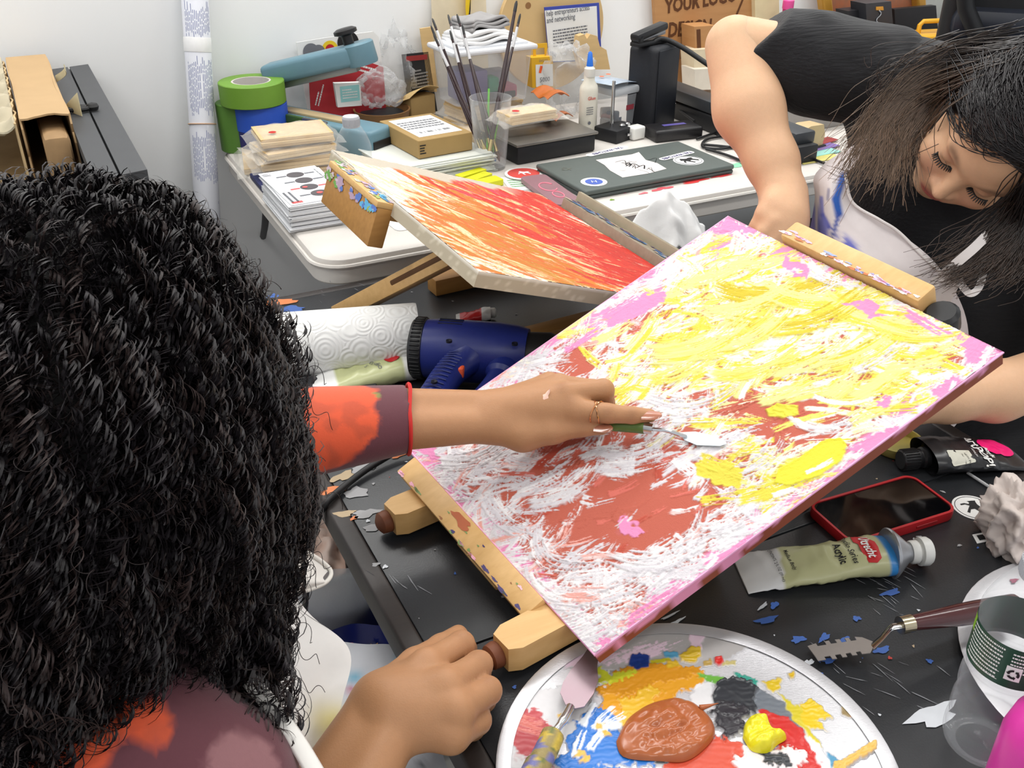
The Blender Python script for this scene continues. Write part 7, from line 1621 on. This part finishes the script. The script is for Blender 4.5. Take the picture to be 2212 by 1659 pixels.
# clear box with label, speaker, stapler
t = thing('clear_container', 'small clear lidded container between glue bottle and black case', 'box', on_t(1322, 278, 14)); tapered(G(), .07, .075, .08, .085, 0, .088, .01).build('tub', clear_box, t); G().box((0, 0, .098), (.09, .092, .018), .006).build('lid', film('frost_lid', (214, 218, 222), .35, .3), t)
g = G(); quad(g, .014, -.0412, .034, .05, T(0, 0, .04) @ RX(90)); g.build('label', mat('label_navy', (46, 60, 96), .4), t, smooth=False); g = G(); quad(g, .014, 0, .026, .012, T(0, -.0417, .058) @ RX(90)); g.build('red_print', mat('dim_red', (150, 60, 70)), t, smooth=False)
for i in range(4): G().box((-.02 + .013 * i, .01 * (i % 2), .016 + .006 * i), (.02, .03, .026), .004, RZ(20 * i)).build('packed_item', mat('bits%d' % i, ((120, 116, 110), (140, 100, 90), (90, 96, 104), (160, 156, 150))[i]), t)
cM = t.matrix_basis.copy(); t = thing('flyer', 'glossy blue and white flyer lying on the clear container', 'sheet', cM @ T(-.012, 0, .109) @ RZ(10)); G().sheet(lambda u, v: ((u - .5) * .12, (v - .5) * .09, .006 + .008 * math.sin(u * 2.4 + 1) - .004 * u), 12, 8, None, .0006).build('sheet', mat('flyer_paper', (206, 214, 222), .3, rgb2=(120, 150, 180), var=.1, scale=50), t)
g = G()
for x, y in ((-.01, .02), (.02, .022)): disc(g, .006, T(x, y, .0155))
g.build('orange_dot', mat('mark_orange', (240, 96, 40)), t, smooth=False)
spM = on_t(1402, 272, 24); t = thing('black_case', 'upright black case with rounded edges behind the laptop', 'case', spM); G().box((0, 0, .098), (.098, .085, .195), .014, seg=4).build('shell', mat('case_fabric', (26, 28, 34), .6, var=.1, scale=200, bump=.2, bscale=500), t); G().box((0, -.0425, .098), (.088, .003, .18), .0012).build('front_panel', mat('case_front', (22, 25, 32), .5), t)
t = thing('stapler', 'black stapler on top of the black case', 'stapler', spM @ T(-.022, .0, .1955) @ RZ(-8)); G().box((0, 0, .006), (.11, .03, .010), .003).build('base', blackpl, t); G().box((.0, 0, .030), (.108, .028, .018), .006, RY(-9)).build('top_arm', blackpl, t); G().box((.004, 0, .019), (.09, .014, .010), .002, RY(-5)).build('magazine', steel, t); G().box((-.045, 0, .017), (.014, .028, .024), .003).build('hinge', blackpl, t)
t = thing('black_stand', 'low black block stand with chrome rod beside the black case', 'stand', on_t(1330, 298, 20)); G().box((0, 0, .015), (.085, .07, .030), .002).build('base', blackm, t); G().tube([(-.018, .0, .03), (-.018, .0, .135)], .004, 12).build('rod', bright, t)
for k in range(2): G().lathe([(0, .03), (.006, .03), (.007, .034), (.004, .037), (0, .037)], 16, T(.0 + .02 * k, -.018, 0)).build('knob', bright, t)
t = thing('plug_adapter', 'white plug adapter behind the laptop', 'adapter', on_t(1372, 300, 10, BT)); G().box((0, 0, .016), (.038, .03, .03), .005, seg=3).build('body', whitepl, t)
for s_ in (-1, 1): G().box((-.024, s_ * .006, .016), (.014, .0015, .006), .0004).build('prong', bright, t)
t = thing('cable_pouch', 'crinkled white and silver pouch on the black drive', 'pouch', on_t(1415, 272, 20)); G().sheet(lambda u, v: ((u - .5) * .09, (v - .5) * .05, .035 + .022 * u + .006 * math.sin(v * 8 + u * 5)), 16, 12, None, .004).build('sheet', mat('pouch_silver', (216, 216, 214), .25, metal=.2), t); G().box((0, .0, .015), (.06, .03, .03), .006).build('block', blackpl, t)
t = thing('external_drive', 'black external drive behind the back edge of the laptop', 'drive', on_t(1452, 296, -6)); G().box((0, 0, .014), (.125, .07, .028), .006, seg=3).build('case', mat('drive_black', (30, 29, 31), .35), t); g = G(); quad(g, .005, .005, .06, .014, T(0, 0, .0282)); g.build('violet_strip', mat('violet', (96, 88, 156), .3), t, smooth=False)
for i, (pts, lb_) in enumerate(((((1505, 300), (1560, 285), (1600, 300), (1570, 320), (1520, 318), (1530, 300), (1600, 290)), 'tangled black cable right of the drive'), (((1500, 262), (1470, 240), (1455, 225), (1462, 214)), 'short black cable rising behind the drive'), (((1525, 322), (1570, 335), (1610, 352), (1640, 372)), 'black cable running right of the laptop toward the table edge'), (((1515, 312), (1560, 316), (1610, 322), (1660, 330)), 'black cable running behind the forearm'), (((1730, 330), (1760, 345), (1790, 356)), 'thin black cable beside the wooden clamp'))):
    tag(G().tube(crom([PZ(x, y, BT + .005 + (.02 if i == 1 else 0)) for x, y in pts], 8), .0032, 8).build('cable', cord_m, None), lb_, 'cable')
p = [PD(1405, 95, 2.42), PD(1430, 84, 2.44), PD(1470, 100, 2.44), PD(1530, 140, 2.42), PD(1570, 165, 2.40), PD(1640, 230, 2.36), PZ(1690, 300, BT + .006)]
tag(G().tube(crom(p, 8), .006, 10).build('thick_cable', cord_m, None), 'thick black cable arching from the black case past the pine sign', 'cable')

# laptop with stickers
Mq, w_, d_ = quadM(((1266, 417), (1568, 353), (1484, 304), (1156, 349)), BT + .021)
lp = thing('laptop', 'closed dark grey laptop covered with stickers on the white table', 'laptop', Mq @ T(0, 0, -.021)); lm = mat('laptop_grey', (86, 94, 91), .5, var=.03, scale=100)
G().box((0, 0, .0145), (w_, d_, .011), .0045, seg=3).build('lid', lm, lp); G().box((0, 0, .0045), (w_ - .002, d_ - .002, .009), .004, seg=3).build('base', mat('laptop_base', (70, 77, 75), .5), lp)
def stq(px, py): q = np.array(Mq.inverted() @ Vector(PZ(px, py, BT + .021))); return q[0], q[1]
def fsh(name, g, m, dz=0.): g.build(name, m, lp, smooth=False, M=T(0, 0, .0201 + dz))
x, y = stq(1283, 392); g = G(); disc(g, .027, T(x, y, 0), ry=.027); fsh('round_sticker', g, card_w); g = G(); disc(g, .018, T(x, y, 0)); fsh('sticker_print', g, mat('sticker_blue', (70, 96, 180)), .0005); g = G(); text(g, 'H', .018, T(x, y, 0) @ RZ(160)); fsh('sticker_letter', g, whitep, .001)
x, y = stq(1487, 346); g = G(); disc(g, .033, T(x, y, 0), ry=.032); fsh('round_sticker', g, card_w); g = G(); horse(g, .026, T(x, y, 0) @ RZ(20)); fsh('horse_emblem', g, ink, .0004)
g = G(); an = np.linspace(0, 2 * np.pi, 33); g.tube(np.c_[x + .029 * np.cos(an), y + .028 * np.sin(an), 0 * an + .0006], .0005, 4); fsh('ring_print', g, greyink, .0003)
for px, py, rot, flip in ((1312, 326, 9, 0), (1462, 336, 9, 0)):
    x, y = stq(px, py); g = G(); poly(g, [(a * 1.0, b) for a, b in rrect(.118 if px < 1400 else .10, .0185, .009)], T(x, y, 0) @ RZ(rot)); fsh('strip_sticker', g, card_w, .0007)
    g = G(); text(g, 'TAL WATCHES', .0135, T(x, y, 0) @ RZ(rot + 180), sx=.95, bold=.0003); fsh('strip_lettering', g, mat('violet_ink', (72, 66, 120)), .0012)
pts = [(1287, 345), (1365, 333), (1380, 328), (1395, 345), (1420, 352), (1440, 364), (1402, 374), (1345, 383), (1318, 368), (1306, 356)]; g = G(); poly(g, [stq(*q) for q in pts], None); fsh('ink_sticker', g, mat('sticker_cream', (222, 214, 210), .6), .0002)
g = G(); R_ = random.Random(5)
for i in range(13):
    bx, by = 1325 + R_.uniform(0, 85), 345 + R_.uniform(0, 28); q = crom([[*stq(bx, by), 0], [*stq(bx + R_.uniform(6, 20), by + R_.uniform(-6, 5)), 0], [*stq(bx + R_.uniform(10, 30), by + R_.uniform(0, 9)), 0]], 6); g.tube(q, R_.choice((.0006, .001, .0016)), 4, flat=.2)
o = g.build('ink_print', ink, lp, M=T(0, 0, .0207)); o['kind'] = 'stuff'
g = G(); text(g, 'XS', .024, T(*stq(1224, 364), 0) @ RZ(150), sx=.8); fsh('scratched_letters', g, mat('scratch', (104, 106, 96), .6), .0002)

# phone, stickers and yellow tools before the jar
def flatq(name, label, cat, pts, z, th, m, rad=.006):
    Mx, w, dd = quadM(pts, BT + z + th); t = thing(name, label, cat, Mx @ T(0, 0, -th)); G().prism(rrect(w, dd, min(rad, w * .3, dd * .3)), 0, th).build('body', m, t); return t, w, dd
t, w, dd = flatq('pink_line_phone', 'mauve phone case with pink neon line drawing left of the laptop', 'phone', ((1205, 446), (1256, 433), (1180, 377), (1120, 380)), .004, .009, mat('mauve_case', (140, 104, 112), .4), .012)
g = G(); an = np.linspace(.5, 5.6, 30); g.tube(np.c_[.016 * np.cos(an), .026 * np.sin(an) + .012, 0 * an + .0095], .0012, 6); an = np.linspace(0, 6.283, 30); g.tube(np.c_[.010 * np.cos(an), .018 * np.sin(an) - .038, 0 * an + .0095], .0011, 6); o = g.build('pink_drawing', mat('pink_line', (240, 130, 150), .5), t); o['kind'] = 'stuff'
for i in range(3):
    q = PZ(1131, 376, BT + .0 + .002 * i); t = thing('round_label', 'round red and white label in the small pile by the jar' if i < 2 else 'topmost round red and white label in the pile by the jar', 'label', fz(q + Z * (.0), 10 * i), 'round labels by the jar'); G().lathe([(0, 0), (.040, 0), (.040, .0018), (0, .0018)], 36).build('disc', card_w, t)
    if i == 2:
        g = G(); disc(g, .034, T(0, 0, .0019)); g.build('red_print', mat('label_red', (200, 72, 66), .5), t, smooth=False); g = G(); horse(g, .018, T(0, 0, .002)); g.build('emblem', card_w, t, smooth=False)
yl = mat('tool_lime', (206, 206, 30), .4)
for i, pts in enumerate((((995, 384), (1048, 366), (1040, 361), (985, 376)), ((1015, 392), (1060, 376), (1050, 368), (1003, 386)), ((1030, 400), (1086, 388), (1072, 378), (1020, 390)))):
    t, w, dd = flatq('yellow_clip', ('yellow plastic bar nearest the jar', 'middle yellow plastic bar by the jar', 'yellow plastic bar nearest the orange canvas')[i], 'clip', pts, .001, .012, yl, .003)
t, w, dd = flatq('printed_slip', 'white slip with green print between yellow bars and phone', 'paper', ((1105, 412), (1160, 408), (1125, 380), (1080, 384)), .0004, .0012, card_w, .001); g = G(); lines(g, T(0, 0, .0014), w * .7, dd * .6, 4, 3); o = g.build('print', mat('green_ink', (120, 170, 120), .6), t, smooth=False); o['kind'] = 'stuff'
t, w, dd = flatq('round_note', 'round edged white note behind the orange canvas clamp', 'paper', ((860, 500), (905, 490), (880, 470), (830, 478)), .0004, .001, card_w, .02)

# sign board with branded letters
sg = thing('wooden_sign', 'plywood sign with burned capital letters leaning on the wall', 'sign', fz(PW(1420, 165, .765), 26.5)); sgm = mat('sign_ply', (168, 118, 70), .6, var=.08, scale=7, stretch=(1, 1, 9), rgb2=(196, 148, 98)); burn = mat('burned_wood', (92, 54, 26), .8)
card(G(), [(1424, 190), (1412, -25), (1640, -45), (1655, 180)], .765, .014).build('board', sgm, sg, world=True, smooth=False)
for s_, x, y, sz in (('YOUR LOGO', 1437, 16, .050), ('DESIGN', 1443, 67, .052), ('HERE', 1450, 118, .050)):
    g = G(); text(g, s_, sz, FM(x, y, .7645) @ RZ(4 if sz < .052 else 0), align='LEFT', sx=.80, bold=.0018); g.build('burned_lettering', burn, sg, smooth=False, world=True)
g = G(); M_ = FM(1600, 10, .764) @ RZ(-22); quad(g, 0, 0, .006, .06, M_); g.build('slash', burn, sg, smooth=False, world=True)
for i, (pts, b, m, lb_) in enumerate((([(1502, 122), (1500, 58), (1545, 55), (1550, 120)], .70, sgm, 'brown plywood box in front of the wooden sign'), ([(1500, 150), (1498, 108), (1560, 104), (1562, 148)], .68, mat('block_cream', (214, 200, 172), .6), 'cream block below the brown plywood box'), ([(1502, 195), (1500, 150), (1560, 147), (1564, 192)], .66, mat('block_white', (214, 206, 192), .6), 'white block at the bottom of the block stack'))):
    t = thing('wood_block', lb_, 'block', fz(PW(*pts[0], b), 26.5)); card(G(), pts, b, .06).build('block', m, t, world=True, smooth=False)
    if i == 0: card(G(), [(1507, 118), (1505, 64), (1513, 63), (1515, 117)], b - .001, .002).build('groove', burn, t, world=True, smooth=False)
# black paper cutter behind the forearm
ct_ = thing('paper_cutter', 'black paper cutter with raised arm behind the bent forearm', 'cutter', fz(PZ(1500, 230, BT), 26.5))
beam(G(), PZ(1440, 188, .10), PZ(1740, 300, .09), .06, .03, Z, .006).build('arm', mat('cutter_grey', (50, 53, 57), .4), ct_, world=True); beam(G(), PZ(1440, 220, BT + .02), PZ(1740, 335, BT + .02), .07, .04, Z, .004).build('base', blackm, ct_, world=True); beam(G(), PZ(1445, 205, .07), PZ(1735, 320, .07), .012, .012, Z, .002).build('rail', steel, ct_, world=True)
# right of the forearm
t = thing('wooden_clamp', 'pale wooden clamp block on the white table right of the forearm', 'clamp', on_t(1735, 322, 10)); G().prism([(-.04, 0), (.04, 0), (.045, .03), (.035, .055), (-.01, .058), (-.045, .05)], -.02, .02, RX(90)).build('block', mat('clamp_wood', (196, 172, 128), .5, var=.06), t); G().lathe([(0, 0), (.006, 0), (.005, .003), (0, .003)], 14, T(-.02, -.0202, .02) @ RX(90)).build('screw', bright, t); G().box((.0, .0, .004), (.10, .05, .008), .002).build('foot', blackpl, t)
for i, (c, lb_) in enumerate((((196, 60, 66), 'red'), ((126, 104, 170), 'violet'), ((150, 206, 196), 'mint'), ((216, 206, 120), 'yellow'))):
    t = thing('paper_strip', lb_ + ' paper strip fanned out beside the wooden clamp', 'paper', on_t(1768, 312 + i * 11, 12 - 4 * i)); G().box((0, 0, .0015 + .001 * (3 - i)), (.11, .03, .002), .0003).build('strip', mat('strip_' + lb_, c, .6), t)
t = thing('grey_box', 'low grey box with pinewood edge right of the forearm', 'box', on_t(1750, 268, 4, BT)); G().box((0, 0, .03), (.16, .10, .06), .004).build('carton', mat('grey_carton', (150, 146, 142), .6), t); G().box((0, -.03, .064), (.15, .06, .008), .001).build('pine_strip', pine, t); G().box((-.07, -.03, .085), (.03, .03, .05), .006).build('white_block', whitepl, t)

# far right, at the wall
support = thing('storage_crate', 'large grey storage crate at the wall behind the person in black', 'crate', fuv(1.98, .55, BT, 0)); G().box((0, 0, .05), (.80, .40, .10), .01).build('crate', mat('crate_grey', (120, 120, 122), .6), support)
t = thing('beige_block', 'beige printed block at the wall right of the wooden sign', 'block', fz(PW(1658, 40, .75), 26.5)); card(G(), [(1632, 60), (1630, -30), (1682, -32), (1684, 60)], .75, .03).build('block', mat('beige_blk', (216, 200, 160), .7), t, world=True, smooth=False)
t = thing('pink_cup', 'pink lidded cup beside the black sleeve', 'cup', fz(PW(1696, 60, .70), 0)); G().lathe([(0, 0), (.011, 0), (.014, .055), (0, .055)], 24).build('body', mat('cup_magenta', (176, 40, 110), .35), t); G().lathe([(.0145, .050), (.0155, .052), (.0155, .072), (.013, .074), (0, .074)], 24).build('lid', mat('cup_pink', (222, 80, 150), .35), t)
t = thing('framed_painting', 'gold framed painting of orange flowers at the wall', 'painting', fz(PW(1790, 66, .76), 26.5)); gf = mat('frame_gold', (176, 122, 40), .4, metal=.3, var=.12, scale=30, rgb2=(206, 156, 66))
beam(G(), PW(1776, -40, .745), PW(1794, 110, .745), .034, .03, -V, .006).build('frame_rail', gf, t, world=True, smooth=False); beam(G(), PW(1980, -60, .745), PW(1990, 90, .745), .034, .03, -V, .006).build('frame_rail', gf, t, world=True, smooth=False); beam(G(), PW(1780, 112, .745), PW(1992, 92, .745), .034, .03, -V, .006).build('frame_rail', gf, t, world=True, smooth=False)
card(G(), [(1794, 108), (1780, -40), (1985, -60), (1990, 90)], .757, .006).build('canvas', mat('flower_paint', (110, 104, 92), .6, var=.3, scale=36, rgb2=(206, 110, 62)), t, world=True, smooth=False)
def blk(name, label, cat, pts, b, th, m, part='body'):
    t = thing(name, label, cat, fz(PW(*pts[0], b), 26.5)); card(G(), pts, b, th).build(part, m, t, world=True, smooth=False); return t
t = blk('black_box', 'short black box in front of the framed painting', 'box', [(1838, 110), (1832, 24), (1872, 20), (1880, 108)], .66, .05, mat('box_blk', (38, 38, 42), .45)); t = blk('black_box', 'tall black box with small silver chain', 'box', [(1876, 110), (1870, 8), (1925, 3), (1934, 108)], .63, .06, mat('box_blk2', (50, 51, 56), .4))
g = G(); pc_ = [PW(1898 + 5 * math.sin(k * 1.3), 22 + 6 * k, .628) for k in range(8)]; g.tube(crom(pc_, 5), .002, 6); g.build('silver_chain', bright, t, world=True); card(G(), [(1893, 22), (1893, 15), (1908, 14), (1909, 22)], .628, .002).build('orange_tag', mat('tag_orange', (214, 150, 50)), t, world=True)
blk('portfolio_case', 'wide flat black case behind the yellow toolbox', 'panel', [(1940, 150), (1932, 20), (2022, 12), (2032, 140)], .69, .02, mat('panel_blk', (30, 29, 31), .5))
t = blk('grey_cabinet', 'pale grey cabinet front at the far right wall', 'cabinet', [(2000, 60), (1985, -40), (2130, -50), (2140, 60)], .775, .01, mat('cabinet_grey', (176, 178, 172), .5))
card(G(), [(2054, 70), (2044, -40), (2049, -40), (2060, 70)], .77, .004).build('door_gap', mat('cabinet_gap', (130, 132, 128), .5), t, world=True)
tb_ = thing('yellow_toolbox', 'small yellow toolbox with black side and handle behind the person in black', 'toolbox', fz(PW(2010, 150, .50), 26.5))
yb = mat('toolbox_yellow', (214, 158, 30), .4); q = PW(2012, 118, .50); Mb = xframe(q, U * .9 + V * -.2, Z)
G().box((0, .03, -.005), (.125, .09, .085), .006, Mb).build('case', blackm, tb_, world=True); G().box((0, .03, .045), (.135, .10, .018), .004, Mb).build('lid', yb, tb_, world=True); G().box((.035, .03, -.004), (.062, .092, .07), .004, Mb).build('front_panel', yb, tb_, world=True)
G().tube([np.array(Mb @ Vector(k)) for k in ((-.035, .03, .05), (-.035, .03, .075), (-.025, .03, .085), (.025, .03, .085), (.035, .03, .075), (.035, .03, .05))], .0065, 10).build('handle', yb, tb_, world=True)
t = blk('cream_card', 'cream and coral card standing behind the yellow toolbox', 'card', [(2050, 120), (2036, 46), (2074, 52), (2100, 60), (2104, 118)], .55, .004, mat('card_coral', (226, 150, 120), .6)); card(G(), [(2040, 62), (2036, 44), (2072, 52), (2075, 66)], .549, .001).build('cream_top', mat('cream_top', (232, 214, 160), .6), t, world=True, smooth=False)
q = PW(2055, 112, .53); t = thing('white_roll', 'white roll lying behind the yellow toolbox', 'roll', frame(q, U)); G().lathe([(.006, -.04), (.024, -.04), (.024, .04), (.006, .04)], 28, RY(90) , cap=False).build('roll', whitep, t)
t = thing('dotted_cup', 'white cup with red dots at the far right', 'cup', fz(PW(2112, 110, .52), 0)); G().lathe([(0, 0), (.024, 0), (.030, .07), (.028, .07), (.022, .002)], 30).build('cup', mat('cup_white', (224, 214, 210), .5), t); 
for k in range(9):
    for j in range(3):
        a = 2 * math.pi * k / 9 + j * .3; r = .0245 + .006 * (j + 1) / 4; g = G(); disc(g, .0055, RZ(math.degrees(a)) @ T(r, 0, .018 * (j + 1)) @ RY(90), .0006, 10); g.build('red_dot', mat('dot_red', (196, 60, 70)), t, smooth=False)
t = thing('office_chair', 'black office chair back with armrest at the upper right corner', 'chair', fz([*PW(2200, 50, -.2)[:2], FLOOR], -20)); cz_ = PW(2200, 40, -.2)[2] - FLOOR
blc = mat('chair_black', (20, 21, 24), .5, var=.1); G().box((.03, 0, cz_ + .06), (.34, .05, .40), .03, seg=3).build('backrest', blc, t); G().box((.03, -.02, cz_ - .01), (.30, .05, .06), .02).build('lumbar_bar', mat('chair_blue_black', (30, 34, 44), .4), t); G().tube([(-.13, -.05, cz_ + .12), (-.10, -.05, cz_ + .02), (-.05, -.04, cz_ - .06)], .016, 10).build('arm_strut', blc, t)
G().box((.03, -.2, .47), (.42, .42, .07), .03).build('seat', blc, t); G().tube([(.03, -.18, .08), (.03, -.18, .45)], .025, 12).build('gas_column', blackm, t); G().box((.03, -.01, (cz_ + .4) / 2), (.06, .02, cz_ - .40), .005).build('back_bar', blackm, t)
for k in range(5): a = 2 * math.pi * k / 5; G().tube([(.03, -.18, .09), (.03 + .26 * math.cos(a), -.18 + .26 * math.sin(a), .05)], .018, 8).build('base_leg', blackm, t)

# left by the wall: shelf, carton and black case
sh_ = thing('wall_shelf', 'low dark shelf along the wall at left under the cardboard boxes', 'shelf', fuv(-.45, .55, 0, 0)); G().box((0, 0, (FLOOR + .125) / 2 + .0), (.36, .46, .125 - FLOOR), .006).build('cabinet', mat('shelf_grey', (90, 88, 86), .6), sh_)
def lying(pts, z): return [PZ(x, y, z) for x, y in pts]
zb = .246; q = lying(((-4, 0), (0, 0)), zb)
t = thing('black_portfolio', 'long flat black case with lengthwise seam lying beside the cardboard box', 'case', fz(PZ(250, 300, zb), 26.5)); pm_ = mat('portfolio_black', (62, 64, 67), .5, var=.06, scale=20)
def lslab(g, far, near, z, th):
    a, b = [PZ(*k, z) for k in far]; c, d = [PZ(*k, z) for k in near]; v = [a, b, d, c]; v = v + [k - Z * th for k in v]
    g.add(v, [(0, 1, 2, 3)[::-1], (4, 5, 6, 7), (0, 1, 5, 4), (1, 2, 6, 5), (2, 3, 7, 6), (3, 0, 4, 7)]); return g
def vp(px, py, L):                                             # run along the table's depth direction
    X = PZ(px, py, zb); Y = X - V * L; cz = Y[1] * math.cos(PITCH) - (Y[2] - CAM_H) * math.sin(PITCH); cy = Y[1] * math.sin(PITCH) + (Y[2] - CAM_H) * math.cos(PITCH); return (1106 + FPX * Y[0] / cz, 829.5 - FPX * cy / cz)
for x0, x1, nm in ((108, 146, 'left_half'), (150, 190, 'right_half')): lslab(G(), ((x0, 150 - (x0 - 108) * .14), (x1, 150 - (x1 - 108) * .14)), (vp(x0, 150 - (x0 - 108) * .14, .80), vp(x1, 150 - (x1 - 108) * .14, .80)), zb, .026).build(nm, pm_, t, world=True, smooth=False)
lslab(G(), ((145, 145), (151, 144)), (vp(145, 145, .80), vp(151, 144, .80)), zb - .012, .012).build('seam', blackm, t, world=True, smooth=False)
lslab(G(), ((110, 152), (188, 142)), (vp(110, 152, .78), vp(188, 142, .78)), zb - .027, .085).build('inner_tray', mat('tray_dark', (40, 40, 42), .6), t, world=True, smooth=False)
kn_ = PZ(200, 232, zb + .006); g = G(); g.tube(crom([kn_ + U * -.03 + V * .03, kn_ + U * -.012 + V * .01, kn_, kn_ + U * -.02 - V * .008, kn_ + U * -.045 - V * .0, kn_ + U * -.02 + V * .004, kn_], 6), .004, 8); g.lathe([(0, -.005), (.009, -.004), (.011, .002), (.008, .007), (0, .009)], 14, Matrix.Translation(Vector(kn_))); g.build('tie_knot', cord_m, t, world=True)
cb = mat('carton_brown', (176, 146, 106), .75, var=.04, scale=14, bump=.15, bscale=30); zc = .277
t = thing('cardboard_box', 'long open ended brown cardboard box lying by the wall at left', 'box', fz(PZ(110, 250, zc), 26.5))
Xf, Xr = PZ(12, 124, zc), PZ(96, 122, zc); Lc = .52; w0 = np.linalg.norm(Xr - Xf) * .98; g = G(); Mc = xframe(Xf, -V, Z)          # x toward the viewer, y to the right... 
sgn = 1 if (np.array(Mc)[:3, 1] @ U) > 0 else -1
rng_ = random.Random(6)
def wall_(fn, name): gg = G(); gg.sheet(fn, 24, 8, Mc, .003); gg.build(name, cb, t, world=True)
jag = [rng_.uniform(-.010, .012) for _ in range(30)]
wall_(lambda u, v: (u * (Lc + jag[int(v * 7)] * u), sgn * v * w0, .0012 * math.sin(u * 9)), 'top_panel'); wall_(lambda u, v: (u * (Lc + jag[int(v * 7) + 8] * u), sgn * w0 + .002 * math.sin(u * 8), -v * .11), 'right_panel'); wall_(lambda u, v: (u * (Lc + jag[int(v * 7) + 16] * u), 0 - .002 * math.sin(u * 7), -.11 + v * .11), 'left_panel'); wall_(lambda u, v: (u * Lc, sgn * (1 - v) * w0, -.11), 'bottom_panel'); wall_(lambda u, v: (.003, sgn * u * w0, -v * .11), 'end_panel')
g = G(); g.sheet(lambda u, v: (Lc * .72 + .05 * u, sgn * (w0 + .004 + .02 * u), -.02 - .01 * v + .03 * u * (1 - v)), 6, 4, Mc, .001); g.sheet(lambda u, v: (Lc * .42 + .06 * u, sgn * (w0 + .003 + .018 * math.sin(u * 2)), .0 + .03 * u - .012 * v), 8, 4, Mc, .001); o = g.build('torn_flap', mat('torn_paper', (206, 196, 160), .8), t, world=True); o['kind'] = 'stuff'
g = G(); g.box((Lc * .6, sgn * w0 * .62, -.06), (.5, w0 * .55, .07), .01, Mc); g.build('crumpled_filling', mat('filling_paper', (150, 120, 84), .8, var=.2, scale=30), t, world=True)
t = thing('cardboard_box', 'torn box edge stuffed with greenish packing paper at the far left', 'box', fz(PZ(20, 250, zc - .01), 26.5)); X2 = PZ(4, 132, zc - .004); M2 = xframe(X2, -V, Z)
g = G(); r = np.random.default_rng(3); g.sheet(lambda u, v: (u * Lc, -sgn * v * .12, .008 * math.sin(u * 31) * math.sin(v * 13) + .006 * math.sin(u * 67 + v * 9) - .05 * v), 60, 20, M2, .003); g.build('packing_paper', mat('packing_green', (166, 160, 138), .85, var=.15, scale=20, rgb2=(190, 176, 150)), t, world=True)
g = G(); g.sheet(lambda u, v: (u * Lc, .003 + .003 * math.sin(u * 53) * math.sin(u * 17), -v * .10), 60, 5, M2, .003); g.box((Lc / 2, -sgn * .06, -.10), (Lc, .12, .006), 0, M2); g.build('torn_side', mat('torn_card', (190, 164, 122), .8, var=.1), t, world=True)
# dark things under the tables
for i, (a, b, w, d_, h_, c) in enumerate(((.55, .45, .45, .35, .38, (34, 28, 26)), (1.1, .45, .5, .35, .34, (40, 32, 28)), (1.7, .45, .4, .35, .36, (28, 26, 28)))):
    t = thing('floor_crate', ('dark crate under the left part of the white table', 'dark brown crate under the middle of the white table', 'black crate under the right part of the white table')[i], 'crate', fuv(a, b, FLOOR, 3 * i)); G().box((0, 0, h_ / 2), (w, d_, h_), .01).build('crate', mat('crate_dark%d' % i, c, .7, var=.2, scale=14), t); G().box((0, 0, h_ + .006), (w + .01, d_ + .01, .012), .004).build('lid', mat('crate_lid%d' % i, tuple(int(k * .8) for k in c), .7), t)
